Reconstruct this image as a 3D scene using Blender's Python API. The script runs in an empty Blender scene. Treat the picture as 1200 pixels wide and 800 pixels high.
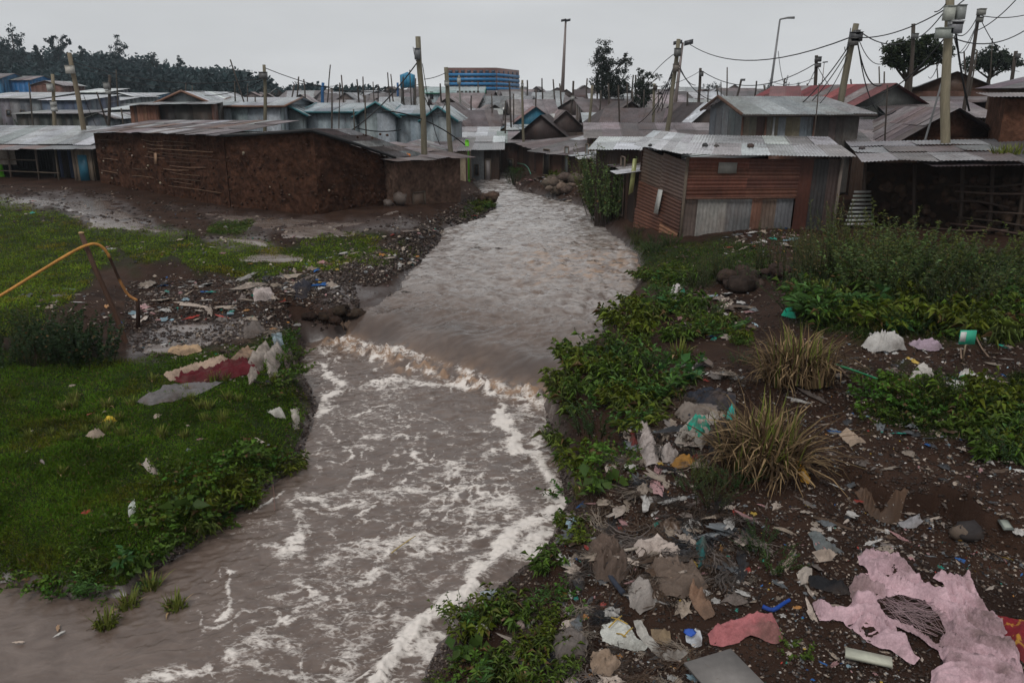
import bpy, math, random
import numpy as np
from mathutils import Vector
random.seed(11); RS = np.random.RandomState(7)
SC = bpy.context.scene; COL = SC.collection
FOC = 933.0; CAMZ = 5.2; HORY = 118.0
PIT = math.atan((400 - HORY) / FOC); CP, SP = math.cos(PIT), math.sin(PIT)

# ---------- projection helpers: where a point seen in the photograph stands in the place ----------
def P(px, py, z):
    u = (px - 600) / FOC; v = (400 - py) / FOC
    dy = CP + v * SP; dz = -SP + v * CP
    t = (z - CAMZ) / dz
    return np.array([u * t, dy * t, z])
def PY(px, py, Y):
    u = (px - 600) / FOC; v = (400 - py) / FOC
    dy = CP + v * SP; dz = -SP + v * CP
    t = Y / dy
    return np.array([u * t, Y, CAMZ + dz * t])
def proj(x, y, z):
    zz = z - CAMZ
    d = y * CP - zz * SP; v = (y * SP + zz * CP) / d
    return 600 + FOC * x / d, 400 - FOC * v

# ---------- noise ----------
def _hash(ix, iy, seed):
    h = (ix * 374761393 + iy * 668265263 + seed * 974711 + 12345) & 0x7fffffff
    h = ((h ^ (h >> 13)) * 1274126177) & 0x7fffffff
    return (h ^ (h >> 16)) & 0xffff
def perlin(x, y, seed=0):
    x = np.asarray(x, float); y = np.asarray(y, float)
    xi = np.floor(x).astype(np.int64); yi = np.floor(y).astype(np.int64)
    xf = x - xi; yf = y - yi
    u = xf * xf * xf * (xf * (xf * 6 - 15) + 10); v = yf * yf * yf * (yf * (yf * 6 - 15) + 10)
    def g(a, b):
        an = _hash(xi + a, yi + b, seed) / 65536.0 * 2 * np.pi
        return np.cos(an) * (xf - a) + np.sin(an) * (yf - b)
    n0 = g(0, 0) * (1 - u) + g(1, 0) * u
    n1 = g(0, 1) * (1 - u) + g(1, 1) * u
    return (n0 * (1 - v) + n1 * v) * 1.5
def fbm(x, y, octv=4, seed=0, gain=.5):
    s = 0; a = 1; f = 1; t = 0
    for i in range(octv):
        s = s + a * perlin(x * f + i * 17.3, y * f - i * 9.1, seed + i * 31); t += a; a *= gain; f *= 2.03
    return s / t
def sstep(a, b, x):
    t = np.clip((x - a) / (b - a), 0, 1); return t * t * (3 - 2 * t)

# ---------- polygons ----------
def seg_dist(px, py, pts, closed=False):
    pts = np.asarray(pts, float); d = np.full(np.shape(px), 1e9)
    n = len(pts)
    for i in range(n if closed else n - 1):
        a = pts[i]; b = pts[(i + 1) % n]; ab = b - a; L = (ab ** 2).sum() + 1e-12
        t = np.clip(((px - a[0]) * ab[0] + (py - a[1]) * ab[1]) / L, 0, 1)
        d = np.minimum(d, np.hypot(px - a[0] - t * ab[0], py - a[1] - t * ab[1]))
    return d
def inside(px, py, pts):
    pts = np.asarray(pts, float); r = np.zeros(np.shape(px), bool); n = len(pts)
    for i in range(n):
        x1, y1 = pts[i]; x2, y2 = pts[(i + 1) % n]
        if y1 == y2: continue
        c = ((y1 > py) != (y2 > py)) & (px < (x2 - x1) * (py - y1) / (y2 - y1) + x1)
        r ^= c
    return r
def sdist(px, py, pts):
    return seg_dist(px, py, pts, True) * np.where(inside(px, py, pts), 1, -1)

# ---------- mesh building ----------
def npmesh(name, V, T=None, Q=None, col=None, mat=None, smooth=False, attrs=None):
    me = bpy.data.meshes.new(name)
    V = np.asarray(V, np.float32)
    T = np.zeros((0, 3), np.int32) if T is None or len(T) == 0 else np.asarray(T, np.int32)
    Q = np.zeros((0, 4), np.int32) if Q is None or len(Q) == 0 else np.asarray(Q, np.int32)
    me.vertices.add(len(V)); me.vertices.foreach_set('co', V.ravel())
    me.loops.add(T.size + Q.size)
    me.loops.foreach_set('vertex_index', np.concatenate([T.ravel(), Q.ravel()]).astype(np.int32))
    nf = len(T) + len(Q); me.polygons.add(nf)
    st = np.concatenate([np.arange(len(T)) * 3, T.size + np.arange(len(Q)) * 4]).astype(np.int32)
    me.polygons.foreach_set('loop_start', st)
    if smooth: me.polygons.foreach_set('use_smooth', np.ones(nf, bool))
    me.update(calc_edges=True)
    if col is not None:
        ca = me.color_attributes.new('Col', 'FLOAT_COLOR', 'POINT')
        c4 = np.ones((len(V), 4), np.float32); c4[:, :3] = col
        ca.data.foreach_set('color', c4.ravel())
    for k, a in (attrs or {}).items():
        at = me.attributes.new(k, 'FLOAT', 'POINT'); at.data.foreach_set('value', np.asarray(a, np.float32))
    if mat: me.materials.append(mat)
    return me
class MB:
    def __init__(s): s.V = []; s.T = []; s.Q = []; s.C = []; s.n = 0
    def add(s, V, T=None, Q=None, col=(.3, .3, .3)):
        V = np.asarray(V, float).reshape(-1, 3)
        if T is not None and len(T): s.T.append(np.asarray(T).reshape(-1, 3) + s.n)
        if Q is not None and len(Q): s.Q.append(np.asarray(Q).reshape(-1, 4) + s.n)
        c = np.asarray(col, float)
        s.C.append(np.broadcast_to(c, (len(V), 3)) if c.ndim == 1 else c)
        s.V.append(V); s.n += len(V); return s
    def obox(s, c, U, W, N, col):   # oriented box: centre and three half vectors
        c, U, W, N = map(np.asarray, (c, U, W, N))
        V = [c + a * U + b * W + d * N for d in (-1, 1) for b in (-1, 1) for a in (-1, 1)]
        return s.add(V, Q=[(0, 2, 3, 1), (4, 5, 7, 6), (0, 1, 5, 4), (2, 6, 7, 3), (0, 4, 6, 2), (1, 3, 7, 5)], col=col)
    def box(s, x0, y0, z0, x1, y1, z1, col):
        return s.obox(((x0 + x1) / 2, (y0 + y1) / 2, (z0 + z1) / 2), ((x1 - x0) / 2, 0, 0), (0, (y1 - y0) / 2, 0), (0, 0, (z1 - z0) / 2), col)
    def slab(s, p00, p10, p11, p01, th, col):   # a thin plate between four corners
        p = np.array([p00, p10, p11, p01], float)
        n = np.cross(p[1] - p[0], p[3] - p[0]); n = n / (np.linalg.norm(n) + 1e-9) * th
        V = np.vstack([p, p + n])
        return s.add(V, Q=[(0, 3, 2, 1), (4, 5, 6, 7), (0, 1, 5, 4), (1, 2, 6, 5), (2, 3, 7, 6), (3, 0, 4, 7)], col=col)
    def tube(s, pts, r, col, k=7, r2=None, wob=0):
        pts = np.asarray(pts, float); n = len(pts)
        rr = np.linspace(r, r if r2 is None else r2, n)
        if wob: rr = rr * (1 + RS.uniform(-wob, wob, n))
        V = []; 
        for i in range(n):
            d = pts[min(i + 1, n - 1)] - pts[max(i - 1, 0)]; d = d / (np.linalg.norm(d) + 1e-9)
            a = np.cross(d, (0, 0, 1) if abs(d[2]) < .9 else (1, 0, 0)); a /= np.linalg.norm(a); b = np.cross(d, a)
            th = np.arange(k) * 2 * np.pi / k
            V.append(pts[i] + rr[i] * (np.cos(th)[:, None] * a + np.sin(th)[:, None] * b))
        V = np.vstack(V + [pts[:1], pts[-1:]])
        Q = [(i * k + j, i * k + (j + 1) % k, (i + 1) * k + (j + 1) % k, (i + 1) * k + j) for i in range(n - 1) for j in range(k)]
        T = [(n * k, (j + 1) % k, j) for j in range(k)] + [(n * k + 1, (n - 1) * k + j, (n - 1) * k + (j + 1) % k) for j in range(k)]
        return s.add(V, T, Q, col)
    def corr(s, p00, p10, p11, p01, col, pitch=.1, amp=.012, along='v', th=.0, jit=0, colv=.12):
        # corrugated sheet; grooves run along v (p00->p01) or u (p00->p10)
        p00, p10, p11, p01 = [np.asarray(p, float) for p in (p00, p10, p11, p01)]
        if along == 'u': p00, p10, p11, p01 = p00, p01, p11, p10
        L = np.linalg.norm(p10 - p00); n = max(4, int(L / pitch * 4)) + 1
        n = min(n, 400)
        u = np.linspace(0, 1, n)[:, None]
        N = np.cross(p10 - p00, p01 - p00); N = N / (np.linalg.norm(N) + 1e-9)
        if along == 'u': N = -N
        w = np.sin(u * L / pitch * 2 * np.pi) * amp
        m = 5
        rows = []
        for j in range(m):
            t = j / (m - 1)
            base = (p00 * (1 - u) + p10 * u) * (1 - t) + (p01 * (1 - u) + p11 * u) * t
            rows.append(base + N * w + (RS.uniform(-jit, jit) if jit else 0) * N)
        V = np.vstack(rows)
        Q = []
        i = np.arange(n - 1)
        for j in range(m - 1):
            a = j * n + i; Q.append(np.stack([a, a + 1, a + 1 + n, a + n], 1) if along == 'v' else np.stack([a, a + n, a + 1 + n, a + 1], 1))
        c = np.asarray(col)[None, :] * (1 + RS.uniform(-colv, colv, (m, 1, 1))) * np.ones((m, n, 1))
        return s.add(V, Q=np.vstack(Q), col=c.reshape(-1, 3))
    def grid(s, Vg, col):   # (n,m,3) grid
        n, m = Vg.shape[:2]; i, j = np.meshgrid(np.arange(n - 1), np.arange(m - 1), indexing='ij')
        a = (i * m + j).ravel()
        return s.add(Vg.reshape(-1, 3), Q=np.stack([a, a + m, a + m + 1, a + 1], 1), col=col if np.ndim(col) == 1 else np.reshape(col, (-1, 3)))
    def rock(s, c, r, col, seed=None, flat=.7):
        ph = np.array([0, .3, .9, 1.6, 2.2, 2.8, np.pi])[:, None]; th = np.arange(8)[None, :] * np.pi / 4
        d = np.stack([np.sin(ph) * np.cos(th), np.sin(ph) * np.sin(th), np.cos(ph) + 0 * th], -1)
        rr = 1 + RS.uniform(-.22, .22, (7, 8)); rr[0] = rr[0, 0]; rr[-1] = rr[-1, 0]
        V = d * rr[..., None] * r * np.array([1, RS.uniform(.7, 1.1), flat]) + np.asarray(c)
        Q = [(i * 8 + j, (i + 1) * 8 + j, (i + 1) * 8 + (j + 1) % 8, i * 8 + (j + 1) % 8) for i in range(6) for j in range(8)]
        return s.add(V.reshape(-1, 3), Q=Q, col=col)
    def build(s, name, mat, parent=None, smooth=False):
        V = np.vstack(s.V); C = np.vstack(s.C)
        q = parent
        while q is not None: V = V - np.array(q.location); q = q.parent
        me = npmesh(name, V, np.vstack(s.T) if s.T else None, np.vstack(s.Q) if s.Q else None, C, mat, smooth)
        return link(name, me, parent)
def link(name, data, parent=None):
    o = bpy.data.objects.new(name, data); COL.objects.link(o)
    if parent is not None: o.parent = parent
    return o
def recenter(o, pt):    # give a top-level mesh its own base point
    pt = np.asarray(pt, float); me = o.data; n = len(me.vertices)
    co = np.empty(n * 3, np.float32); me.vertices.foreach_get('co', co); co = co.reshape(-1, 3) - pt.astype(np.float32)
    me.vertices.foreach_set('co', co.ravel()); me.update(); o.location = pt.tolist(); return o
def tag(o, label=None, cat=None, group=None, kind=None):
    if label: o['label'] = label
    if cat: o['category'] = cat
    if group: o['group'] = group
    if kind: o['kind'] = kind
    return o
def empty(name, loc, label, cat, group=None):
    o = bpy.data.objects.new(name, None); COL.objects.link(o); o.location = [float(a) for a in loc]; o.empty_display_size = .2
    return tag(o, label, cat, group)

# ---------- materials ----------
def mat(name, rough=.6, spec=.5, metal=0, var=.35, vscale=3.0, stretch=(1, 1, 1), fine=30., bump=.3, bdist=.01, attr=True, color=None, objcol=False, rust=0, sheen=0, trans=0, dirt=0):
    m = bpy.data.materials.new(name); m.use_nodes = True; nt = m.node_tree; N = nt.nodes; L = nt.links
    b = N['Principled BSDF']; b.inputs['Roughness'].default_value = rough; b.inputs['Metallic'].default_value = metal
    b.inputs['Specular IOR Level'].default_value = spec
    tc = N.new('ShaderNodeTexCoord'); mp = N.new('ShaderNodeMapping'); mp.inputs['Scale'].default_value = stretch
    L.new(tc.outputs['Object'], mp.inputs['Vector'])
    n1 = N.new('ShaderNodeTexNoise'); n1.inputs['Scale'].default_value = vscale; n1.inputs['Detail'].default_value = 6; n1.inputs['Roughness'].default_value = .65
    L.new(mp.outputs[0], n1.inputs['Vector'])
    n2 = N.new('ShaderNodeTexNoise'); n2.inputs['Scale'].default_value = fine; n2.inputs['Detail'].default_value = 4; n2.inputs['Roughness'].default_value = .7
    L.new(mp.outputs[0], n2.inputs['Vector'])
    if objcol:
        c = N.new('ShaderNodeObjectInfo'); src = c.outputs['Color']
    elif color is not None:
        c = N.new('ShaderNodeRGB'); c.outputs[0].default_value = (*color, 1); src = c.outputs[0]
    else:
        c = N.new('ShaderNodeAttribute'); c.attribute_name = 'Col'; src = c.outputs['Color']
    mr = N.new('ShaderNodeMapRange'); mr.inputs[1].default_value = .25; mr.inputs[2].default_value = .75
    mr.inputs[3].default_value = 1 - var; mr.inputs[4].default_value = 1 + var
    L.new(n1.outputs[0], mr.inputs[0])
    mr2 = N.new('ShaderNodeMapRange'); mr2.inputs[1].default_value = .3; mr2.inputs[2].default_value = .7
    mr2.inputs[3].default_value = 1 - var * .6; mr2.inputs[4].default_value = 1 + var * .6
    L.new(n2.outputs[0], mr2.inputs[0])
    mu = N.new('ShaderNodeMath'); mu.operation = 'MULTIPLY'; L.new(mr.outputs[0], mu.inputs[0]); L.new(mr2.outputs[0], mu.inputs[1])
    vm = N.new('ShaderNodeVectorMath'); vm.operation = 'SCALE'; L.new(src, vm.inputs[0]); L.new(mu.outputs[0], vm.inputs['Scale'])
    out = vm.outputs[0]
    if rust or dirt:
        n3 = N.new('ShaderNodeTexNoise'); n3.inputs['Scale'].default_value = 1.3; n3.inputs['Detail'].default_value = 8; n3.inputs['Roughness'].default_value = .7
        L.new(mp.outputs[0], n3.inputs['Vector'])
        r = N.new('ShaderNodeMapRange'); r.inputs[1].default_value = .5; r.inputs[2].default_value = .66; r.inputs[4].default_value = rust or dirt
        L.new(n3.outputs[0], r.inputs[0])
        mx = N.new('ShaderNodeMix'); mx.data_type = 'RGBA'; L.new(r.outputs[0], mx.inputs[0]); L.new(out, mx.inputs[6])
        mx.inputs[7].default_value = (.075, .032, .018, 1) if rust else (.05, .036, .028, 1); out = mx.outputs[2]
    L.new(out, b.inputs['Base Color'])
    if bump:
        bp = N.new('ShaderNodeBump'); bp.inputs['Strength'].default_value = bump; bp.inputs['Distance'].default_value = bdist
        L.new(n2.outputs[0], bp.inputs['Height']); L.new(bp.outputs[0], b.inputs['Normal'])
    if trans:
        tr = N.new('ShaderNodeBsdfTranslucent'); L.new(out, tr.inputs[0]); ms = N.new('ShaderNodeMixShader'); ms.inputs[0].default_value = trans
        L.new(b.outputs[0], ms.inputs[1]); L.new(tr.outputs[0], ms.inputs[2]); L.new(ms.outputs[0], N['Material Output'].inputs[0])
    return m
M = dict(
    roof_old=mat('rusted_roof_metal', rough=.5, spec=.3, var=.5, vscale=1.1, fine=8, bump=.4, bdist=.012, rust=.4),
    tin=mat('corrugated_metal', rough=.5, spec=.2, metal=.0, var=.4, vscale=1.2, stretch=(1, 1, .5), fine=14, bump=.3, bdist=.006, rust=.35),
    roof=mat('roof_metal', rough=.24, spec=.6, metal=.3, var=.45, vscale=.9, fine=9, bump=.35, bdist=.012, rust=.45),
    mud=mat('mud_daub', rough=.9, spec=.08, var=.5, vscale=2.2, fine=9, bump=1, bdist=.05),
    wood=mat('weathered_wood', rough=.75, spec=.25, var=.45, vscale=4, stretch=(1, 1, .12), fine=40, bump=.5, bdist=.005),
    pole=mat('pole_wood', rough=.7, spec=.3, var=.35, vscale=3, stretch=(2, 2, .15), fine=20, bump=.5, bdist=.008),
    leaf=mat('leaf', rough=.5, spec=.16, var=.25, vscale=5, fine=40, bump=0, trans=.22),
    grass=mat('grass_blade', rough=.6, spec=.1, var=.3, vscale=2, fine=12, bump=0, trans=.2),
    dry=mat('dry_stalk', rough=.7, spec=.12, var=.35, vscale=4, fine=40, bump=0, trans=.1),
    cloth=mat('soiled_cloth', rough=.8, spec=.2, var=.3, vscale=5, fine=60, bump=.3, bdist=.004, dirt=.75),
    rag=mat('litter_fabric', rough=.75, spec=.25, var=.4, vscale=6, fine=50, bump=.3, bdist=.01, objcol=True, dirt=.85),
    plastic=mat('litter_plastic', rough=.3, spec=.5, var=.25, vscale=8, fine=40, bump=.25, bdist=.01, objcol=True, dirt=.6),
    bits=mat('litter_bits', rough=.6, spec=.3, var=.3, vscale=9, fine=60, bump=0),
    stone=mat('wet_stone', rough=.55, spec=.25, var=.35, vscale=6, fine=40, bump=.5, bdist=.01),
    metal=mat('plain_metal', rough=.4, spec=.5, metal=.3, var=.2, vscale=3, fine=20, bump=.1),
    paint=mat('painted_surface', rough=.5, spec=.4, var=.2, vscale=2, fine=14, bump=.15, bdist=.01),
    dark=mat('cable_rubber', rough=.6, spec=.3, var=.1, bump=0, color=(.012, .012, .013)),
    bark=mat('bark', rough=.85, spec=.1, var=.4, vscale=3, stretch=(2, 2, .4), fine=18, bump=.7, bdist=.03),
)

# ---------- river outline and the lie of the land ----------
W0 = P(352, 392, 0)[:2]; W1 = P(652, 478, 0)[:2]
_wd = (W1 - W0) / np.linalg.norm(W1 - W0); WN = np.array([-_wd[1], _wd[0]])
if WN[1] < 0: WN = -WN
def zwater(x, y):   # level of the river: pool, ledge, then the slowly rising upper reach
    s = (x - W0[0]) * WN[0] + (y - W0[1]) * WN[1]
    return .56 * sstep(-.15, .95, s) + .010 * np.clip(s - 1.0, 0, 40) + .05 * sstep(6, 9, s)
def PW(px, py):
    z = 0.
    if py > 800: z = 0
    for _ in range(25):
        q = P(px, py, z); z = .5 * z + .5 * float(zwater(q[0], q[1]))
    return P(px, py, z)
RIV_L = [(-420, 700), (-120, 690), (20, 682), (70, 700), (150, 700), (185, 668), (235, 640), (290, 592), (345, 550), (362, 510), (372, 475), (352, 440), (358, 402), (404, 396),
         (412, 366), (440, 358), (468, 344), (480, 322), (498, 303), (515, 285), (520, 270), (560, 258), (583, 243), (566, 228), (556, 214), (560, 207), (585, 201)]
RIV_R = [(603, 200), (600, 214), (606, 224), (640, 232), (684, 243), (698, 258), (712, 272), (728, 284), (744, 300), (750, 328), (738, 350), (718, 368), (706, 395), (682, 425), (655, 447),
         (642, 472), (640, 500), (654, 545), (664, 590), (655, 620), (640, 642), (602, 680), (566, 712), (534, 742), (505, 780), (492, 810), (470, 900), (440, 1100)]
_L = [PW(*p)[:2] for p in RIV_L]; _R = [PW(*p)[:2] for p in RIV_R]
far_l, far_r = _L[-1], _R[0]
RIV = np.array([(-24., 2.), *_L[0:], far_l + (1.5, 8), far_l + (7, 20), far_r + (7, 18), far_r + (1.5, 7), *_R, (-1.4, 2.)])
CTRL = []
for px, py, z in [(100, 620, .42), (0, 640, .4), (250, 520, .6), (150, 450, .85), (330, 480, .5), (345, 430, .75), (50, 350, 1.25), (300, 420, .95), (215, 392, .72), (100, 500, .8), (0, 450, 1.05), (0, 540, .75),
                  (345, 395, .95), (370, 375, .95), (430, 350, .8), (430, 305, 1.12), (300, 340, 1.05), (200, 300, 1.35), (100, 240, 1.6), (300, 262, 1.5), (450, 250, 1.55), (530, 248, 1.5), (0, 222, 1.75), (560, 248, 1.2), (200, 340, 1.0),
                  (700, 520, .75), (680, 620, .6), (760, 640, .75), (800, 720, .75), (700, 740, .6), (560, 790, .25), (620, 740, .35), (900, 760, .85), (1100, 780, .95), (1190, 760, 1.0), (1150, 640, 1.1), (1000, 610, 1.0), (1190, 620, 1.15),
                  (1000, 545, 1.38), (1190, 560, 1.55), (860, 560, 1.05), (850, 500, 1.25), (900, 430, 1.5), (1100, 440, 1.7), (1180, 380, 1.9), (1000, 350, 1.95), (850, 315, 1.6), (800, 292, 1.45), (900, 278, 1.65), (1150, 330, 2.1), (760, 400, 1.15),
                  (740, 470, 1.1), (760, 330, 1.2), (720, 300, 1.2), (700, 240, 1.5), (640, 212, 1.5)]:
    CTRL.append(P(px, py, z))
for x, y, z in [(0, 60, 1.7), (-25, 45, 1.9), (-45, 55, 2.2), (25, 45, 2.3), (15, 38, 2.0), (24, 36, 2.6), (36, 42, 3.6), (30, 60, 3.4), (0, 90, 2.6), (-60, 90, 3.0), (60, 80, 5.), (0, 150, 4.2), (-40, 140, 4.2), (-110, 130, 5.0), (90, 130, 6.0),
                (0, 260, 6.), (150, 240, 9.), (-60, 240, 5.), (-200, 220, 11), (-40, 30, 1.9), (40, 20, 2.4), (-25, 8, .8), (20, 6, 1.3), (16, 28, 2.1), (0, 600, 7), (400, 500, 12), (-400, 500, 14), (-300, 330, 12.)]:
    CTRL.append(np.array([x, y, z], float))
CTRL = np.array(CTRL)
def _warp(x, y):
    yy = np.maximum(y, 2.5); return x / (yy + 4.) * 1.6, np.log(yy + 1.)
_cx, _cy = _warp(CTRL[:, 0], CTRL[:, 1])
SCARP = np.array([P(*p)[:2] for p in [(985, 540, 1.3), (1040, 560, 1.3), (1100, 566, 1.3), (1150, 582, 1.4), (1260, 610, 1.4)]])
def base_h(x, y):
    wx, wy = _warp(x, y); s = np.zeros(np.shape(x)); t = np.zeros(np.shape(x))
    for a, b, z in zip(_cx, _cy, CTRL[:, 2]):
        w = 1 / ((wx - a) ** 2 + (wy - b) ** 2 + .0016) ** 1.7
        s += w * z; t += w
    return s / t
def G(x, y, detail=True):
    x = np.atleast_1d(np.asarray(x, float)); y = np.atleast_1d(np.asarray(y, float))
    t = base_h(x, y); w = zwater(x, y)
    sd = sdist(x, y, RIV); d = -sd + .12 * fbm(x * 1.7, y * 1.7, 3, 5)
    bw = np.where(x > -1.5 + y * .04, .7, .9) + .5 * sstep(14, 30, y)
    up = np.clip(d / bw, 0, 1); up = up * (2 - up)
    z = np.where(d > 0, w + .02 + (np.maximum(t, w + .12) - w - .02) * up, w - .45 * sstep(0, .5, -d) + .02 - .08 * sstep(0, .08, -d))
    # the cut earth step on the near side of the rubbish slope
    sc = seg_dist(x, y, SCARP); side = np.interp(x, SCARP[:, 0], SCARP[:, 1]) - y + .15 * perlin(x * 1.5, y * 1.5, 77)
    inx = sstep(SCARP[0, 0] - .6, SCARP[0, 0] + .4, x)
    z = z - inx * .28 * sstep(-.04, .16, side) * (1 - sstep(.5, 2.4, side))
    if detail:
        f = sstep(0, .35, d)
        z = z + f * (.075 * fbm(x * .9, y * .9, 4, 3) + .035 * fbm(x * 4, y * 4, 3, 9) * (1 - sstep(20, 40, y)) + .5 * (fbm(x * .03, y * .03, 2, 4)) * sstep(60, 140, y))
    return z
def G1(x, y): return float(G(x, y)[0])
def GP(px, py):
    z = 1.
    for _ in range(30):
        q = P(px, py, z); z = .6 * z + .4 * G1(q[0], q[1])
    q = P(px, py, z); return q
def GPn(px, py):   # many at once
    px = np.asarray(px, float); py = np.asarray(py, float); z = np.full(len(px), 1.)
    u = (px - 600) / FOC; v = (400 - py) / FOC; dy = CP + v * SP; dz = -SP + v * CP
    for _ in range(9):
        t = (z - CAMZ) / dz; z = .5 * z + .5 * G(u * t, dy * t)
    t = (z - CAMZ) / dz; x = u * t; y = dy * t
    return np.stack([x, y, G(x, y)], 1)
HAZE = 0.0003
# ================= ground =================
def pmask(px, py, poly, soft, amp, sc, seed, n=None):
    nn = fbm(px / sc, py / sc * 1.8, 3, seed) if n is None else n
    return sstep(-soft, soft, sdist(px, py, poly) + amp * nn)
GRASS_POLYS = [
    ([(-60, 400), (60, 425), (150, 415), (215, 408), (262, 405), (300, 398), (338, 384), (352, 392), (352, 440), (368, 480), (360, 525), (300, 585), (235, 640), (175, 688), (70, 700), (-60, 690)], 12, 22, 60),
    ([(-60, 215), (30, 240), (110, 262), (250, 276), (320, 284), (400, 270), (470, 283), (492, 300), (455, 312), (390, 318), (300, 330), (210, 312), (130, 304), (100, 335), (50, 380), (-60, 410)], 10, 26, 45),
    ([(250, 262), (300, 256), (290, 272), (240, 274)], 5, 8, 30),
    ([(732, 285), (800, 284), (900, 286), (905, 320), (760, 340), (745, 300)], 8, 14, 40),
    ([(930, 310), (1260, 300), (1260, 400), (1000, 398), (940, 380)], 10, 20, 50),
    ([(1020, 440), (1260, 440), (1260, 545), (1150, 520), (1010, 490)], 12, 30, 40),
    ([(590, 190), (606, 186), (606, 206), (596, 208)], 3, 4, 15), ([(640, 204), (668, 204), (664, 216), (642, 216)], 3, 4, 15), ([(545, 240), (580, 236), (585, 250), (540, 258)], 3, 6, 20)]
def grass_mask(px, py):
    g = np.zeros(np.shape(px))
    for i, (poly, soft, amp, sc) in enumerate(GRASS_POLYS):
        g = np.maximum(g, pmask(px, py, poly, soft, amp, sc, 40 + i))
    return g
WET_POLYS = [[(60, 236), (120, 228), (180, 262), (250, 285), (330, 300), (300, 268), (200, 240), (260, 250), (420, 258), (530, 262), (420, 272), (330, 275), (200, 275), (100, 262)],
             [(150, 395), (180, 375), (300, 372), (290, 392), (220, 410), (150, 420)], [(375, 330), (470, 335), (440, 352), (410, 362), (375, 355)], [(0, 228), (80, 232), (60, 244), (0, 238)]]
nr, nc = 760, 560
yy = np.exp(np.linspace(math.log(2.6), math.log(620.), nr)); aa = np.linspace(-1.25, 1.25, nc)
Yg, Ag = np.meshgrid(yy, aa, indexing='ij'); Xg = Ag * (Yg + .8)
Zg = np.zeros_like(Xg)
for i0 in range(0, nr, 76): Zg[i0:i0 + 76] = G(Xg[i0:i0 + 76].ravel(), Yg[i0:i0 + 76].ravel()).reshape(-1, nc)
ppx, ppy = proj(Xg, Yg, Zg)
gm = grass_mask(ppx, ppy); gm = np.where(Yg > 45, .35 + .5 * fbm(Xg * .1, Yg * .1, 3, 8), gm)
wet = np.zeros_like(gm)
for i, p in enumerate(WET_POLYS): wet = np.maximum(wet, pmask(ppx, ppy, p, 6, 14, 30, 60 + i))
sdr = -sdist(Xg.ravel(), Yg.ravel(), RIV).reshape(Xg.shape); wet = np.maximum(wet, 1 - sstep(.0, .28, sdr))
i, j = np.meshgrid(np.arange(nr - 1), np.arange(nc - 1), indexing='ij'); a = (i * nc + j).ravel()
G0 = G
def G(x, y, detail=True):   # read the finished ground sheet
    x = np.atleast_1d(np.asarray(x, float)); y = np.clip(np.atleast_1d(np.asarray(y, float)), 2.61, 610)
    r = (np.log(y) - math.log(2.6)) / (math.log(620.) - math.log(2.6)) * (nr - 1); c = np.clip((x / (y + .8) + 1.25) / 2.5 * (nc - 1), 0, nc - 1.001)
    i = np.clip(r.astype(int), 0, nr - 2); j = c.astype(int); f = r - i; g = c - j
    return (Zg[i, j] * (1 - g) + Zg[i, j + 1] * g) * (1 - f) + (Zg[i + 1, j] * (1 - g) + Zg[i + 1, j + 1] * g) * f

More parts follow.
